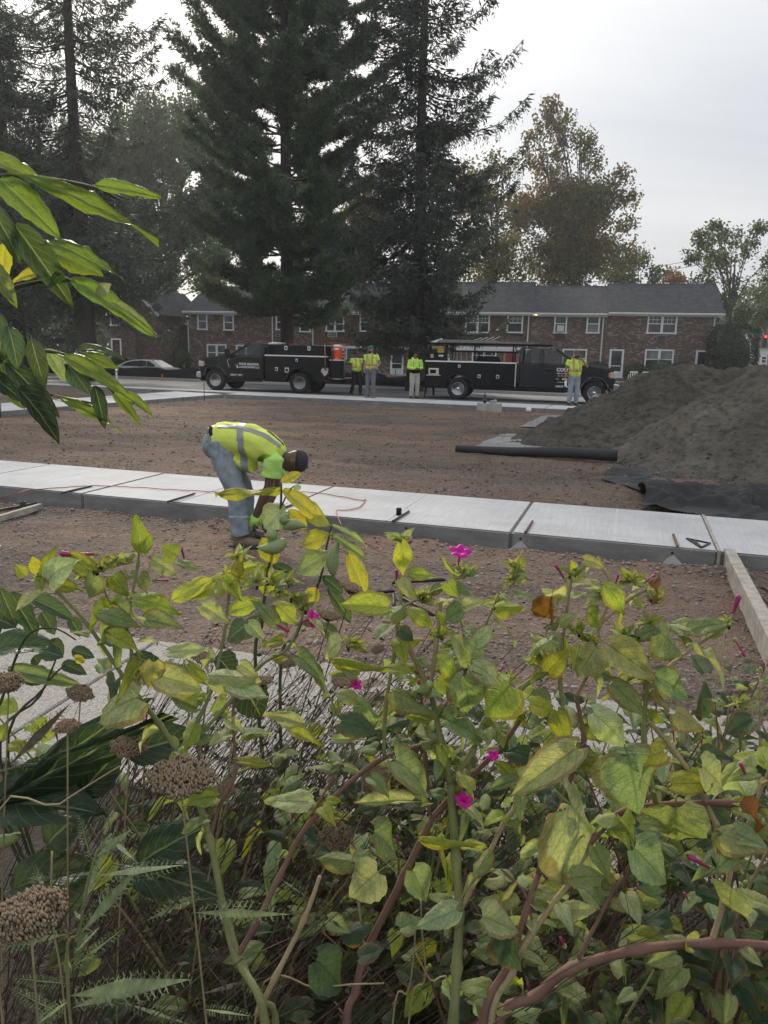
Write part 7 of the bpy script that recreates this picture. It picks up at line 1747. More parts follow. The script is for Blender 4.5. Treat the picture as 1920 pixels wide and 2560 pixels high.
B_leaves = [(967, 1520, 849, 1508, 62, 'yg'), (1161, 1690, 1180, 1808, 88, 'g'), (1275, 1715, 1200, 1790, 104, 'yg'), (988, 1727, 1098, 1782, 48, 'g'), (1178, 1651, 1130, 1584, 52, 'o'), (1190, 1610, 1235, 1560, 42, 'p'), (1175, 1610, 1215, 1640, 42, 'g'), (1182, 1660, 1262, 1706, 58, 'p'), (1155, 1525, 1112, 1550, 48, 'g'), (1153, 1520, 1216, 1503, 38, 'p'),
    (1240, 1520, 1310, 1515, 42, 'yg'), (1025, 1435, 1105, 1440, 32, 'yg'), (1003, 1360, 1020, 1445, 42, 'yg'), (1000, 1450, 1038, 1495, 40, 'o'), (1120, 1458, 1150, 1495, 34, 'yg'), (1025, 1525, 1095, 1567, 36, 'yg'), (1000, 1575, 1036, 1600, 40, 'd'), (850, 1605, 800, 1640, 44, 'p'), (845, 1647, 975, 1665, 28, 'yg'), (975, 1672, 1036, 1678, 30, 'yg'), (743, 1640, 850, 1725, 52, 'g'), (845, 1735, 920, 1750, 30, 'p'),
    (730, 1833, 815, 1870, 27, 'yg'), (835, 1850, 930, 1845, 24, 'p'), (750, 1808, 663, 1775, 30, 'p'), (853, 1805, 945, 1830, 62, 'd'), (1098, 1650, 1160, 1690, 42, 'yg'), (1095, 1700, 1140, 1735, 46, 'yg'), (1120, 1800, 1240, 1850, 62, 'g'), (600, 1662, 646, 1690, 38, 'p'), (988, 1900, 1118, 1998, 78, 'g'), (1030, 2003, 883, 2005, 32, 'p'), (1140, 2275, 1038, 2320, 54, 'p'), (1205, 2290, 1300, 2330, 64, 'p'), (1065, 2092, 1210, 2104, 16, 'yg'), (935, 2080, 1012, 2145, 58, 'g'), (900, 1760, 960, 1800, 40, 'g'), (890, 1690, 850, 1660, 34, 'g')]
B_stems = [(G_, .0105, .0085, [(1132, 2575), (1142, 2420), (1148, 2285), (1140, 2150), (1126, 1960)], True), (G_, .0075, .0055, [(1126, 1960), (1105, 1860), (1075, 1722)], False), (T_, .006, .005, [(1072, 1720), (1018, 1609), (997, 1571), (967, 1522)], False), (T_, .005, .0045, [(1077, 1712), (1090, 1610), (1103, 1502)], False),
    (G_, .0065, .0055, [(1128, 1950), (1180, 1880), (1215, 1798), (1300, 1722), (1345, 1692), (1420, 1660)], False), (T_, .0055, .004, [(1150, 2278), (1200, 2180), (1258, 2062), (1290, 2012), (1310, 1950), (1330, 1880)], False),
    (G_, .0042, .003, [(960, 1885), (965, 1760), (985, 1640), (1000, 1520), (1005, 1440), (1003, 1360)], False), (G_, .003, .002, [(1000, 1520), (1060, 1490), (1130, 1455), (1160, 1430)], False), (G_, .003, .002, [(1160, 1690), (1180, 1640), (1215, 1560), (1238, 1510), (1270, 1460)], False), (G_, .003, .002, [(1260, 1830), (1225, 1800), (1165, 1700), (1160, 1600), (1150, 1540)], False)]
grow('four o clock plant with a cut dry stalk and one upright magenta flower', (.10, .93, .03), 0.0, B_stems, B_leaves,
    tips=[(1003, 1350), (1165, 1435), (1280, 1450), (1240, 1510), (1060, 1500), (880, 1610), (870, 1680), (1290, 1420), (1100, 1590)], closed=[(990, 1465, 990, 1425), (1045, 1742, 1046, 1700), (1003, 1372, 1030, 1352)], flowers=[(1145, 1418, 1151, 1376, 56), (1150, 2030, 1160, 1998, 50)], nfill=90, fs=(32, 74))
C_leaves = [(945, 2180, 870, 2245, 78, 'p'), (880, 2155, 790, 2140, 48, 'g'), (890, 2160, 940, 2138, 52, 'g'), (1030, 2175, 1068, 2255, 62, 'g'), (820, 2300, 880, 2330, 40, 'g'), (860, 2340, 930, 2310, 42, 'd'), (900, 2390, 960, 2370, 40, 'd'), (790, 2400, 870, 2480, 80, 'd'), (1000, 2320, 1060, 2290, 50, 'g')]
C_stems = [(P_s, .0085, .0075, [(865, 2575), (890, 2480), (915, 2380), (1010, 2190), (1080, 2045)], True), (P_s, .0065, .005, [(1080, 2045), (1130, 1990), (1250, 1868), (1300, 1800)], False), (P_s, .0045, .003, [(1074, 2038), (1064, 1900), (1058, 1800), (1048, 1690)], False), (T_, .003, .002, [(911, 2370), (897, 2260), (893, 2170)], False)]
grow('four o clock plant with one long rosy stem between the taller plants', (-.03, .95, .03), .03, C_stems, C_leaves, tips=[(1300, 1790), (1048, 1680), (893, 2150)], nfill=16, fillc=('g', 'd', 'p'))
D_leaves = [(1525, 1615, 1645, 1700, 74, 'o'), (1380, 1490, 1365, 1570, 58, 'b'), (1515, 1465, 1575, 1535, 48, 'yg'), (1460, 1400, 1518, 1415, 34, 'o'), (1625, 1465, 1665, 1490, 34, 'b'), (1650, 1580, 1715, 1640, 62, 'g'), (1730, 1575, 1825, 1545, 48, 'g'), (1490, 1620, 1440, 1690, 82, 'p'), (1370, 1680, 1420, 1625, 52, 'y'), (1530, 1710, 1620, 1790, 54, 'g'), (1640, 1690, 1740, 1750, 58, 'g'), (1485, 1785, 1585, 1870, 64, 'p'), (1390, 1780, 1420, 1870, 48, 'yg'), (1690, 1780, 1765, 1820, 54, 'o'), (1325, 1760, 1395, 1780, 44, 'y'), (1880, 1800, 1815, 1835, 48, 'd'), (1755, 1760, 1780, 1800, 38, 'd'),
    (1439, 1873, 1275, 1990, 80, 'p'), (1425, 2010, 1570, 2193, 136, 'p'), (1570, 1890, 1608, 2045, 136, 'g'), (1690, 2020, 1690, 2135, 96, 'g'), (1660, 1880, 1565, 1905, 54, 'y'), (1680, 1960, 1785, 1955, 54, 'y'), (1755, 1915, 1815, 1975, 54, 'o'), (1585, 2120, 1670, 2210, 84, 'g'), (1430, 2195, 1520, 2185, 52, 'g'), (1806, 2085, 1925, 2120, 50, 'p'), (1855, 2030, 1925, 2055, 44, 'b'), (1830, 2220, 1815, 2295, 58, 'o'), (1255, 2345, 1310, 2435, 62, 'd'), (1600, 2060, 1700, 2065, 34, 'g'), (1380, 1600, 1310, 1640, 40, 'p'), (1470, 1530, 1510, 1570, 40, 'yg'), (1600, 1590, 1660, 1560, 40, 'g'), (1570, 1660, 1620, 1640, 44, 'g'), (1400, 1560, 1440, 1530, 32, 'g')]
D_stems = [(P_s, .0085, .007, [(1205, 2575), (1275, 2400), (1345, 2185)], True), (P_s, .006, .0045, [(1345, 2185), (1400, 2030), (1440, 1900), (1460, 1850), (1440, 1740)], False), (P_s, .007, .006, [(1348, 2180), (1470, 2108), (1570, 2024), (1820, 2008), (1935, 2028)], False), (T_, .0085, .0065, [(1225, 2575), (1280, 2430), (1330, 2332), (1425, 2205)], True), (P_s, .003, .002, [(1332, 2310), (1310, 2230), (1252, 2172)], False),
    (P_s, .011, .0092, [(1240, 2580), (1340, 2490), (1430, 2420), (1600, 2374), (1782, 2358), (1940, 2366)], True), (T_, .0065, .005, [(1780, 2352), (1810, 2250), (1826, 2148), (1790, 2060), (1735, 1950), (1680, 1870), (1620, 1800)], False), (T_, .004, .003, [(1828, 2142), (1872, 2058), (1900, 1980), (1925, 1920)], False), (P_s, .0045, .0032, [(1446, 2396), (1520, 2252), (1560, 2190)], False),
    (T_, .0042, .003, [(1440, 1740), (1480, 1660), (1500, 1560), (1530, 1480), (1505, 1410)], False), (T_, .004, .003, [(1345, 1692), (1362, 1640), (1368, 1560)], False), (T_, .004, .003, [(1500, 1560), (1570, 1500), (1640, 1462)], False), (T_, .004, .0028, [(1600, 1740), (1680, 1660), (1760, 1600), (1830, 1560)], False), (G_, .006, .004, [(1640, 2010), (1610, 1850), (1612, 1700), (1560, 1600)], False), (G_, .004, .003, [(1425, 1880), (1400, 1700), (1415, 1540), (1430, 1440)], False)]
grow('four o clock plant with large pale leaves, browning tips and a thick rosy stem', (.20, .90, .03), 0.0, D_stems, D_leaves,
    tips=[(1430, 1435), (1580, 1450), (1560, 1588), (1600, 1595), (1815, 1560), (1505, 1480), (1440, 1580), (1640, 1500), (1350, 1640), (1480, 1600), (1620, 1560), (1530, 1640), (1850, 1760)],
    closed=[(1412, 1448, 1387, 1412), (1537, 1464, 1545, 1436), (1600, 1462, 1640, 1438), (1822, 1558, 1848, 1488), (1838, 1600, 1862, 1642), (1868, 1942, 1848, 1908), (1565, 2242, 1592, 2222), (1576, 2272, 1592, 2236), (1722, 2252, 1708, 2232), (1412, 2366, 1398, 2342), (1775, 2170, 1720, 2140)], flowers=[(1242, 1905, 1232, 1888, 34)], nfill=140, fillc=('g', 'p', 'yg', 'o', 'p'), fs=(32, 78))
# more four o clock plants behind and below: shorter, darker, their own stems
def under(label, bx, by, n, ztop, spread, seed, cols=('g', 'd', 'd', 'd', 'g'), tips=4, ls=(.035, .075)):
    random.seed(seed); pl = thing('four_o_clock_plant', label, 'plant', (bx, by, .03), 0, 'four o clock plants in the garden bed'); pl.location = Vector((bx, by, .03)); ends = []
    for s in range(7):
        a = random.uniform(0, 6.283); e = Vector((bx+math.cos(a)*spread*random.uniform(.4, 1), by+math.sin(a)*spread*random.uniform(.3, .8), ztop*random.uniform(.72, 1.0)))
        m_ = Vector((bx, by, .03)).lerp(e, .5)+Vector((random.uniform(-.05, .05), 0, .06)); P = [Vector((bx, by, .03)), m_, e]; stem(pl, P, .006, .0025, random.choice((G_, P_s, T_))); ends.append(P)
    for i in range(n):
        P = random.choice(ends); t = random.random()**.6; p = P[0].lerp(P[1], t*2) if t < .5 else P[1].lerp(P[2], t*2-1)
        a = random.uniform(0, 6.283); d = Vector((math.cos(a), math.sin(a), random.uniform(-.55, .35))).normalized(); L_ = random.uniform(*ls)
        p = p+d*random.uniform(.01, .12)*(.5+t)
        put_leaf(pl, HEART if random.random() < .9 else CURL, p, d*L_, L_*random.uniform(.5, .72), Vector((random.uniform(-.6, .6), random.uniform(-.9, .1), 1)), random.choice(cols))
    for P in ends[:tips]:
        for i in range(2): put(pl, 'bud', _b, P[2]+Vector((random.uniform(-.01, .01), 0, .006*i)), (0, 0, 1), .004)
        if random.random() < .7: put(pl, 'closed_flower', TBD, P[2], (random.uniform(-.4, .4), -.2, 1), (.026, .026, .03))
    return pl
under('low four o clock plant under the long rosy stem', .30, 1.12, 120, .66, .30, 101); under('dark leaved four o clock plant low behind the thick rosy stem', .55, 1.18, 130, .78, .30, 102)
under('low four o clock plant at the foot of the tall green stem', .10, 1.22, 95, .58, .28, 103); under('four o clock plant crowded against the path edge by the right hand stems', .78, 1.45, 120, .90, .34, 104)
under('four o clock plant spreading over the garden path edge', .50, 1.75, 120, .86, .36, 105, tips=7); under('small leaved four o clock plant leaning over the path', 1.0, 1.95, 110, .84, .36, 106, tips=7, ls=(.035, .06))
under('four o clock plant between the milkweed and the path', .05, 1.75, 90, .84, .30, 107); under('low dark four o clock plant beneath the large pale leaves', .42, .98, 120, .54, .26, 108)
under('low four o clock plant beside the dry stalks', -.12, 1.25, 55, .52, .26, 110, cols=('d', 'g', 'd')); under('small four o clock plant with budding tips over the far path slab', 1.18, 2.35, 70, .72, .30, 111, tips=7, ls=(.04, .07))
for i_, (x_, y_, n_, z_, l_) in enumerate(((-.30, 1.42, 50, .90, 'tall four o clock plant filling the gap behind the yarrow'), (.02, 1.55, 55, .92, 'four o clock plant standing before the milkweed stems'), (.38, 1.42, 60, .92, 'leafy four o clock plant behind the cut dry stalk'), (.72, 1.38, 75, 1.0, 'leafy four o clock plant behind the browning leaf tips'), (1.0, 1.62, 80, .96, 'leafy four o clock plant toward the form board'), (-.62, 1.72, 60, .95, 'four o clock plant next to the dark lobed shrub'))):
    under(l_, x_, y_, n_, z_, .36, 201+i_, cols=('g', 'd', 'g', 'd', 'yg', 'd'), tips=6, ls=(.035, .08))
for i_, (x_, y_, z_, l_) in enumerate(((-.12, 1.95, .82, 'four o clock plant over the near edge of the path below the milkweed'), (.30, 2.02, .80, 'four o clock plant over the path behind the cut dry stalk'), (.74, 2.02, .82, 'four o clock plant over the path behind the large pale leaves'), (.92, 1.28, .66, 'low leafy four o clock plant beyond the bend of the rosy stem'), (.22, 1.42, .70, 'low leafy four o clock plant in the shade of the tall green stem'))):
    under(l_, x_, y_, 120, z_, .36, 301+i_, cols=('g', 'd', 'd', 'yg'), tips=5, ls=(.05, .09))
random.seed(17)
# ---- milkweed
mkY = 1.92; mb_ = AT(668, 1440, mkY); mk = thing('milkweed_plant', 'tall milkweed with plump green pods and yellow leaves', 'plant', (mb_.x+.03, mkY, .02)); mk.location = Vector((mb_.x+.03, mkY, .02))
stem(mk, [mk.location.copy()]+[AT(x, y, mkY) for x, y in ((640, 1700), (655, 1560), (668, 1440), (692, 1325), (702, 1262), (703, 1206))], .0072, .0035, M_ST_D, False); stem(mk, [AT(x, y, mkY) for x, y in ((705, 1262), (722, 1228), (735, 1215))], .003, .002, M_ST_D, False)
for a in ((700, 1226, 537, 1233, 30, 'y', 3), (708, 1224, 824, 1304, 46, 'y', 0), (704, 1205, 748, 1180, 24, 'y', 0), (712, 1262, 655, 1318, 66, 'p', 1), (722, 1275, 770, 1318, 34, 'y', 0), (655, 1345, 690, 1408, 52, 'y', 1), (672, 1412, 535, 1450, 42, 'yg', 0), (682, 1413, 735, 1428, 28, 'd', 0), (668, 1440, 660, 1490, 40, 'y', 1), (655, 1500, 560, 1530, 44, 'yg', 1), (480, 1495, 655, 1400, 46, 'yg', 0), (430, 1500, 523, 1445, 38, 'yg', 1), (660, 1520, 720, 1570, 44, 'd', 1), (650, 1540, 600, 1600, 44, 'd', 0), (735, 1215, 752, 1222, 18, 'p', 1)):
    px_leaf(mk, [LANCE[a[6]]], *a[:6], mkY, tilt=-.15)
m2 = AT(700, 1700, mkY); mk2 = thing('milkweed_plant', 'milkweed with one upright pod and a spotted hanging leaf', 'plant', (m2.x+.02, mkY, .02)); mk2.location = Vector((m2.x+.02, mkY, .02))
stem(mk2, [mk2.location.copy()]+[AT(x, y, mkY) for x, y in ((700, 1700), (740, 1590), (780, 1497), (803, 1438), (816, 1370), (829, 1312))], .0066, .003, M_ST_D, False)
for a in ((822, 1335, 752, 1360, 48, 'y', 1), (822, 1380, 737, 1430, 60, 'g', 1), (831, 1314, 922, 1355, 20, 'g', 2), (826, 1337, 925, 1395, 26, 'g', 2), (870, 1383, 920, 1487, 48, 'y', 0), (806, 1441, 860, 1480, 34, 'd', 0), (820, 1470, 885, 1560, 36, 'd', 2), (770, 1470, 790, 1510, 46, 'y', 1), (745, 1560, 690, 1500, 40, 'yg', 1), (800, 1560, 850, 1600, 40, 'd', 0), (824, 1312, 770, 1290, 28, 'yg', 0)):
    px_leaf(mk2, [LANCE[a[6]]], *a[:6], mkY-.02, tilt=-.1)
stem(mk2, [AT(816, 1382, mkY), AT(845, 1378, mkY), AT(870, 1383, mkY-.02)], .002, .002, M_ST_G, False)
M_POD = m_stem('milkweed_pod', (.20, .27, .11), (.29, .36, .17), (.36, .42, .23))
def pod(pl, x0, y0, x1, y1, w, Y):
    a, b_ = AT(x0, y0, Y), AT(x1, y1, Y); k = Y*1.04/FPX; n = 12; d = b_-a; up = d.cross(ray(x0, y0)).normalized()
    pts = []; rad = []
    for i in range(n):
        t = i/(n-1); pts.append(a+d*t+up*(w*k*.28*math.sin(math.pi*t))-pl.location); rad.append(max(.0008, w*k*.5*math.sin(math.pi*min(1, (t+.02)*.98))**.75*(1.25-.75*t)))
    MB().tube(pts, rad, 14).build('seed_pod', M_POD, pl, True)
for q in ((717, 1348, 641, 1368, 40), (672, 1322, 668, 1360, 33), (706, 1320, 770, 1320, 32), (716, 1312, 724, 1284, 30)): pod(mk, *q, mkY-.03)
pod(mk2, 834, 1441, 850, 1347, 34, mkY-.03)
# ---- tall shrub at the left edge, its arching leafy shoots
sY = 1.05; ts_ = thing('tall_shrub', 'tall shrub with long pointed leaves arching in from the side', 'shrub', (-.72, 1.08, .02)); ts_.location = Vector((-.72, 1.08, .02))
stem(ts_, [ts_.location.copy(), Vector((-.74, 1.06, .8)), AT(-190, 1000, sY), AT(-210, 700, sY), AT(-230, 380, sY)], .012, .007, M_ST_D, False)
for pts in (((-215, 640), (-80, 470), (20, 440), (130, 448), (240, 470), (300, 500)), ((-200, 860), (-60, 760), (60, 712), (180, 700), (250, 730)), ((-190, 980), (-60, 900), (80, 878), (165, 888), (230, 930), (285, 982)), ((-190, 990), (-70, 960), (30, 965), (150, 992), (240, 1010)), ((-210, 700), (-90, 600), (-10, 580), (40, 565))):
    stem(ts_, [AT(x, y, sY) for x, y in pts], .0048, .0018, M_ST_D, False)
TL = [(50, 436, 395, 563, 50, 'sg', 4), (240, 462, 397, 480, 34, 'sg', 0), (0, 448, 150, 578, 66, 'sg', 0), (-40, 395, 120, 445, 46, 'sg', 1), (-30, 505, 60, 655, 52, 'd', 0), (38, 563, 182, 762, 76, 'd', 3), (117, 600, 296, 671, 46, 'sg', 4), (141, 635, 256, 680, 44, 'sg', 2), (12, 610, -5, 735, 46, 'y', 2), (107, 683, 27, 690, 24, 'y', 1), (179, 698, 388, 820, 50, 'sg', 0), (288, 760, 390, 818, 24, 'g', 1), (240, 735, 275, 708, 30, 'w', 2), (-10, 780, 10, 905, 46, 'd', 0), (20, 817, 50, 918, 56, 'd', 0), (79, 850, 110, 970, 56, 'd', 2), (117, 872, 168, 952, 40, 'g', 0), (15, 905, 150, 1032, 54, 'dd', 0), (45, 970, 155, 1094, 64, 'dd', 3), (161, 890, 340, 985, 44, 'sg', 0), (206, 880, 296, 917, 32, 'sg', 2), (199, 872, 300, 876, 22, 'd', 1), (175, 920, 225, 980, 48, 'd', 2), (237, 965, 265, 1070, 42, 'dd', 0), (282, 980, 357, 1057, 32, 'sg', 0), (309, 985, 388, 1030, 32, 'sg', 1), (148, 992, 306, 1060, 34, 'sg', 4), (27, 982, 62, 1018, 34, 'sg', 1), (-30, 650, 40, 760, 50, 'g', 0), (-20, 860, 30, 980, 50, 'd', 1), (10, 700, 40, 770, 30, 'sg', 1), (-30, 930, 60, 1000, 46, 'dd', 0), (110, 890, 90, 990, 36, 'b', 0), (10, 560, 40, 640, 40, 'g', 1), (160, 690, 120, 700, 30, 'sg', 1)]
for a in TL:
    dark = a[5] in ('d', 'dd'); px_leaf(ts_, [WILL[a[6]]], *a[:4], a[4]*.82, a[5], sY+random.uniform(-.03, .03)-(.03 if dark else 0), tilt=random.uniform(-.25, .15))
# ---- lobed dark leaves at the left by the path, and broad dark blades low down
pe = thing('peony_shrub', 'dark lobed leaf shrub by the garden path', 'shrub', (-.72, 1.55, .02)); pe.location = Vector((-.72, 1.55, .02)); pY = 1.5
for pts in (((-60, 1900), (0, 1760), (60, 1600), (130, 1570), (190, 1600)), ((0, 1900), (100, 1740), (150, 1620)), ((-80, 1800), (-20, 1640), (30, 1480)), ((20, 1900), (110, 1720), (165, 1660))):
    stem(pe, [pe.location+Vector((.02, 0, .2))]+[AT(x, y, pY) for x, y in pts], .006, .002, M_ST_D, False)
for a in ((0, 1470, 42, 1566, 44, 'd', 5), (25, 1480, 97, 1592, 54, 'd', 5), (80, 1497, 190, 1545, 40, 'd', 3), (105, 1530, 140, 1585, 40, 'd', 0), (175, 1545, 205, 1590, 34, 'd', 1), (-20, 1630, 138, 1598, 54, 'd', 3), (20, 1672, 205, 1708, 40, 'g', 0), (125, 1600, 165, 1640, 34, 'd', 1), (100, 1625, 158, 1640, 36, 'd', 2), (85, 1640, 100, 1660, 30, 'd', 1), (155, 1660, 215, 1680, 30, 'd', 1), (180, 1625, 235, 1640, 30, 'd', 0), (205, 1640, 190, 1660, 26, 'y', 1), (60, 1685, 110, 1705, 40, 'd', 0), (-10, 1755, 45, 1775, 40, 'yg', 2), (-10, 1820, 10, 1850, 44, 'yg', 2), (85, 1800, 130, 1850, 56, 'yg', 5), (20, 1860, 90, 1870, 30, 'y', 4), (260, 1590, 340, 1610, 40, 'd', 0), (330, 1640, 420, 1670, 44, 'dd', 0), (540, 1640, 600, 1700, 60, 'dd', 3), (600, 1700, 660, 1800, 90, 'dd', 3), (620, 1560, 560, 1600, 50, 'd', 0), (-30, 1540, 40, 1560, 44, 'd', 1)):
    px_leaf(pe, [WILL[a[6]]], *a[:6], pY+random.uniform(-.04, .04), tilt=random.uniform(-.2, .2))
bl = thing('broad_leaf_plant', 'clump of broad dark blades behind the dry yarrow', 'plant', (-.50, 1.30, .02)); bl.location = Vector((-.50, 1.30, .02))
for i in range(9):
    x = random.uniform(-60, 380); y = random.uniform(1830, 2280); a = random.uniform(-1.2, .4); L_ = random.uniform(150, 300)
    px_leaf(bl, WILL[:4], x, y, x+L_*math.cos(a), y+L_*math.sin(a)*.8, random.uniform(46, 100), random.choice(('dd', 'dd', 'd')), 1.34+random.uniform(-.1, .15))
for (x0, y0, x1, y1, w) in ((-40, 2030, 390, 1775, 26), (60, 1960, 360, 1745, 60), (90, 2010, 330, 1830, 80), (200, 1985, 300, 1870, 80)): px_leaf(bl, [WILL[2]], x0, y0, x1, y1, w, 'dd', 1.28)
stem(bl, [bl.location.copy(), AT(-60, 2060, 1.27), AT(180, 1890, 1.27), AT(385, 1770, 1.27)], .006, .004, M_ST_D, False)
# ---- dried yarrow: one plant per flower head, with feathery leaves
M_YH = plain('dry_yarrow', (.235, .175, .115), .95, var=.35, scale=60); M_YL = m_foliage('feathery_leaf', (.16, .20, .10), (.30, .36, .19), None, 0, 8, .3); M_YD = m_foliage('dry_feathery_leaf', (.07, .06, .045), (.15, .125, .09), None, 0, 8, .2)
def yhead_mesh(seed, flat=.45):
    rg = np.random.default_rng(seed); n = 1300; d = rdir(n); d[:, 2] = np.abs(d[:, 2]); lump = 1+.16*np.sin(d[:, :1]*7+seed)*np.cos(d[:, 1:2]*6); C = d*np.array([1, 1, flat])*(.70+.34*rg.random((n, 1)))*lump
    P = []; F_ = []; base = np.array([(1, 0, 0), (-.5, .87, 0), (-.5, -.87, 0), (0, 0, 1.5), (0, 0, -1.2)])*.058
    tr = np.array([(0, 1, 3), (1, 2, 3), (2, 0, 3), (1, 0, 4), (2, 1, 4), (0, 2, 4)])
    V = (base[None]*(.7+.7*rg.random((n, 1, 1)))+C[:, None]); F3 = (tr[None]+(np.arange(n)*5)[:, None, None]).reshape(-1, 3)
    # pedicels fanning from the stalk
    S0 = np.tile(np.array([0, 0, -.55]), (n//3, 1)); D = C[::3][:n//3]-S0; v2, f2 = tris(S0, unit(D), np.linalg.norm(D, axis=1), np.full(len(D), .035))
    me = npmesh('flower_head', np.concatenate([V.reshape(-1, 3), v2]), np.concatenate([F3, f2+n*5])); me.materials.append(M_YH); return me
YH = [yhead_mesh(1), yhead_mesh(2, .32), yhead_mesh(3, .6)]
def fern_mesh(seed, mat):
    rg = np.random.default_rng(seed); n = 17; C = []; D = []; L_ = []
    for i in range(n):
        t = .06+.94*i/n; l = .135*math.sin(math.pi*min(1, t*.85+.12))**.8
        for s in (-1, 1):
            b0 = np.array([0, t, -.25*t*t]); d = np.array([s*.85, .5, .12*rg.normal()]); d /= np.linalg.norm(d); C.append(b0); D.append(d); L_.append(l)
            for q in (.4, .75):
                for s2 in (-1, 1): C.append(b0+d*l*q); D.append(unit((d*.7+np.array([-s*.35*s2, .75*s2, .25*rg.normal()]))[None])[0]); L_.append(l*.34)
    C.append(np.array([0, 0, 0.])); D.append(np.array([0, 1, -.2])); L_.append(1.0)
    v, f_ = diamonds(np.array(C), np.array(D), np.array(L_), np.array(L_)*.13+.003); me = npmesh('fern_leaf', v, f_); me.materials.append(mat); return me
FG = [fern_mesh(k, M_YL) for k in range(3)]; FD = [fern_mesh(9+k, M_YD) for k in range(2)]
def yarrow(label, px, py, wpx, Y, lean, kind, nfern=4, tan=True, gx=None):
    p = AT(px, py, Y); k = (p-CAMP).length/FPX; b = Vector((p.x+lean, Y+.05, .03)); pl = thing('yarrow_plant', label, 'plant', b, 0, 'dried yarrow in the garden bed'); pl.location = b; r = wpx*k/2*(.85 if wpx < 120 else .95)
    o = bpy.data.objects.new('flower_head', YH[kind]); COL.objects.link(o); o.parent = pl; o.matrix_basis = Matrix.Translation(p-b) @ Matrix.Rotation(random.uniform(-.35, .35), 4, 'Y') @ Matrix.Rotation(random.uniform(-.1, .4), 4, 'X') @ Matrix.Rotation(random.random()*6, 4, 'Z') @ Matrix.Diagonal((r, r, r, 1))
    stem(pl, [b, b.lerp(p, .5)+Vector((lean*.15, 0, 0)), p-Vector((0, 0, r*.5))], .0026, .0018, M_ST_T if tan else M_ST_D, False)
    for i in range(nfern):
        t = random.uniform(.25, .9); q = b.lerp(p, t); a = random.uniform(0, 6.28); d = Vector((math.cos(a), math.sin(a)*.6-.2, random.uniform(-.2, .7))).normalized(); L_ = random.uniform(.07, .15)
        f = bpy.data.objects.new('fern_leaf', random.choice(FD if random.random() < .6 else FG)); COL.objects.link(f); f.parent = pl; z = Vector((random.uniform(-.4, .4), -.7, 1)); z = (z-d*z.dot(d)).normalized(); x = d.cross(z); pp = q-b
        f.matrix_basis = Matrix(((x.x*L_, d.x*L_, z.x*L_, pp.x), (x.y*L_, d.y*L_, z.y*L_, pp.y), (x.z*L_, d.z*L_, z.z*L_, pp.z), (0, 0, 0, 1)))
    return pl
YL_ = [(75, 2300, 158, .78, -.02, 2, 'large round dried yarrow head over the feathery leaves'), (452, 1945, 152, .95, .04, 1, 'flat topped dried yarrow head against the thick green stem'), (20, 1712, 84, 1.2, -.1, 2, 'dried yarrow head beside the dark lobed shrub'), (168, 1818, 62, 1.1, -.06, 0, 'pale fluffy dried yarrow head on a thin tan stalk'), (322, 1868, 92, 1.2, -.08, 1, 'brown dried yarrow head below the big pale leaf'), (200, 1735, 70, 1.3, -.1, 1, 'dried yarrow head half hidden behind the plant stem'),
    (505, 1645, 66, 1.55, -.15, 1, 'dark dried yarrow head under the pale four o clock leaf'), (878, 1470, 72, 1.7, -.22, 1, 'bristly dried yarrow head beneath the hanging milkweed leaf'), (822, 1540, 66, 1.7, -.2, 1, 'dried yarrow head next to a magenta flower'), (722, 1655, 62, 1.6, -.2, 0, 'pale dried yarrow head amid the dark stalks'), (862, 1705, 78, 1.6, -.22, 1, 'wide dried yarrow head behind the small magenta flower'), (945, 1625, 40, 1.7, -.2, 0, 'tiny dried yarrow head on a bare dark twig'), (655, 1705, 60, 1.5, -.2, 0, 'dried yarrow head leaning into the dark stalks'), (940, 1945, 80, 1.4, -.2, 1, 'dark dried yarrow head low over the path'), (840, 2090, 90, 1.3, -.2, 1, 'dark dried yarrow head beneath the single pale leaf'), (560, 1975, 60, 1.25, -.12, 1, 'dried yarrow head in the brown tangle')]
for (x, y, w, Y, ln, kd, lb) in YL_: yarrow(lb, x, y, w, Y, ln, kd, 4, tan=y > 1600)
# green feathery shoots low at left
fs_ = thing('feathery_shoot', 'green feathery yarrow shoot below the large dried head', 'plant', (-.33, .80, .03)); fs_.location = Vector((-.33, .80, .03))
stem(fs_, [fs_.location.copy(), AT(175, 2540, .80), AT(200, 2320, .80), AT(235, 2150, .80), AT(278, 2085, .80)], .003, .0015, M_ST_G, False)
for (x0, y0, x1, y1, L_) in ((170, 2490, 440, 2470, 0), (180, 2420, 310, 2325, 0), (175, 2460, 30, 2455, 0), (195, 2340, 330, 2170, 0), (230, 2160, 190, 2040, 0), (235, 2190, 450, 2170, 0), (205, 2300, 170, 2280, 0), (270, 2090, 320, 2150, 0), (180, 2520, 345, 2475, 0), (165, 2540, 10, 2480, 0), (210, 2260, 250, 2130, 0), (190, 2380, 245, 2300, 0), (175, 2500, 60, 2580, 0), (180, 2430, 140, 2380, 0), (240, 2140, 300, 2090, 0), (130, 2300, 60, 2160, 0), (240, 2230, 330, 2240, 0)):
    a, b_ = AT(x0, y0, .80), AT(x1, y1, .80+random.uniform(-.05, .05)); d = (b_-a); L_ = d.length; d = d/L_; z = Vector((random.uniform(-.3, .3), -1, .5)); z = (z-d*z.dot(d)).normalized(); x = d.cross(z); pp = a-fs_.location
    f = bpy.data.objects.new('fern_leaf', random.choice(FG)); COL.objects.link(f); f.parent = fs_; f.matrix_basis = Matrix(((x.x*L_, d.x*L_, z.x*L_, pp.x), (x.y*L_, d.y*L_, z.y*L_, pp.y), (x.z*L_, d.z*L_, z.z*L_, pp.z), (0, 0, 0, 1)))
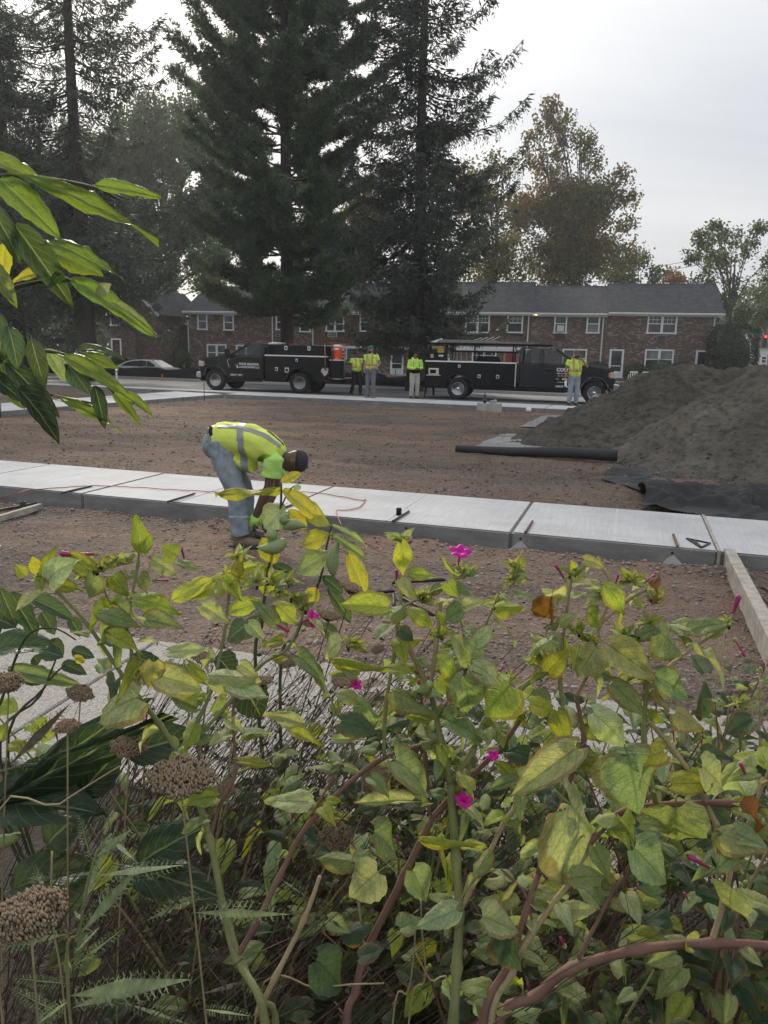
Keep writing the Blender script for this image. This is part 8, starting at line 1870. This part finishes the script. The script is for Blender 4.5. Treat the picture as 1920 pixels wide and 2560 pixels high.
# ---- tangle of dead stalks (nobody could count them), with shrivelled leaves
rg = np.random.default_rng(77); m = MB(); LCt = []; LDt = []
for i in range(1150):
    bx = rg.uniform(-.85, .22) if i % 4 else rg.uniform(.1, 1.0); by = rg.uniform(1.0, 2.3); h = rg.uniform(.35, .95)*(1 if bx < .05 else .55); ln = rg.uniform(.12, .75)*h
    p0 = Vector((bx-.1, by, .02)); p2 = Vector((bx+ln, by+rg.uniform(-.2, .25), h)); p1 = p0.lerp(p2, .5)+Vector((-.04, 0, .05))
    r = rg.uniform(.0007, .0019); m.tube([p0, p1, p2], [r*1.3, r, r*.5], 4, cap=False)
    for j in range(3):
        q = p0.lerp(p2, rg.uniform(.45, 1)); e = q+Vector((rg.uniform(-.06, .10), rg.uniform(-.06, .06), rg.uniform(.0, .09))); m.tube([q, e], [.0009, .0005], 3, cap=False); LCt.append(e); LDt.append((rg.uniform(-1, 1), rg.uniform(-1, 1), rg.uniform(-1, .6)))
        q = p0.lerp(p2, rg.uniform(.2, 1)); LCt.append(q); LDt.append((rg.uniform(-1, 1), rg.uniform(-1, 1), rg.uniform(-1, .3)))
tag(m.build('dead_stalks', m_stem('dead_stalk', (.03, .022, .017), (.075, .056, .038), (.17, .13, .085))), 'tangle of thin dead brown stalks in the garden bed', 'dead stalks', kind='stuff')
C = np.array([tuple(c) for c in LCt]); D = unit(np.array(LDt)); v, f_ = diamonds(C, D, .010+.016*rg.random(len(C)), .005+.006*rg.random(len(C)))
tag(link('shrivelled_leaves', npmesh('shrivelled_leaves', v, f_), m_foliage('shrivelled', (.03, .022, .016), (.075, .055, .035), (.06, .075, .03), .15, 30, .15)), 'small shrivelled leaves clinging to the dead stalks', 'dead leaves', kind='stuff')
# a few pale dry stalks that stand out on their own
for (pts, lb) in (((( 130, 2130), (128, 2250), (135, 2330), (165, 2560)), 'thin tan dry stalk rising past the large yarrow head'), (((-20, 2140), (150, 2010), (300, 1915)), 'thin tan stalk slanting through the dark blades'), (((980, 2575), (1020, 2480), (1035, 2380), (1038, 2320)), 'pale split dry stalk beside the tall green stem'), (((640, 2525), (800, 2470), (960, 2458)), 'pale dry stalk lying across the rosy stem'), (((1020, 2575), (1062, 2450), (1055, 2330), (1052, 2250)), 'thin pale stalk hanging behind the tall green stem'), (((1130, 2540), (1075, 2450), (1040, 2385)), 'short pale stalk leaning on the split dry one')):
    W_ = [AT(x, y, .98) for x, y in pts]; low = min(W_, key=lambda q: q.z)
    u = thing('dry_stalk', lb, 'stalk', (low.x, .98, .03), 0, 'pale dry stalks'); u.location = Vector((low.x, .98, .03))
    if low.z > .1: W_ = ([u.location.copy()]+W_) if W_[0] is low else (W_+[u.location.copy()])
    stem(u, W_, .0022, .0016, M_ST_T, False)

# ================================================================== HAZE: added volume that lightens the far trees like a lens veil
hz = MB().box(-452, 452, -72, 652, -1.1, 39.5).build('haze', None)
hm = bpy.data.materials.new('haze_veil'); hm.use_nodes = True; hn = hm.node_tree.nodes; hn.remove(hn['Principled BSDF'])
pv = hn.new('ShaderNodeVolumePrincipled'); pv.inputs['Color'].default_value = (.93, .96, 1.0, 1); pv.inputs['Density'].default_value = .0007; pv.inputs['Anisotropy'].default_value = .35
hm.node_tree.links.new(pv.outputs[0], hn['Material Output'].inputs['Volume']); hz.data.materials.append(hm)
tag(hz, 'thin pale haze volume added to lighten the dark trees', 'haze', kind='stuff')
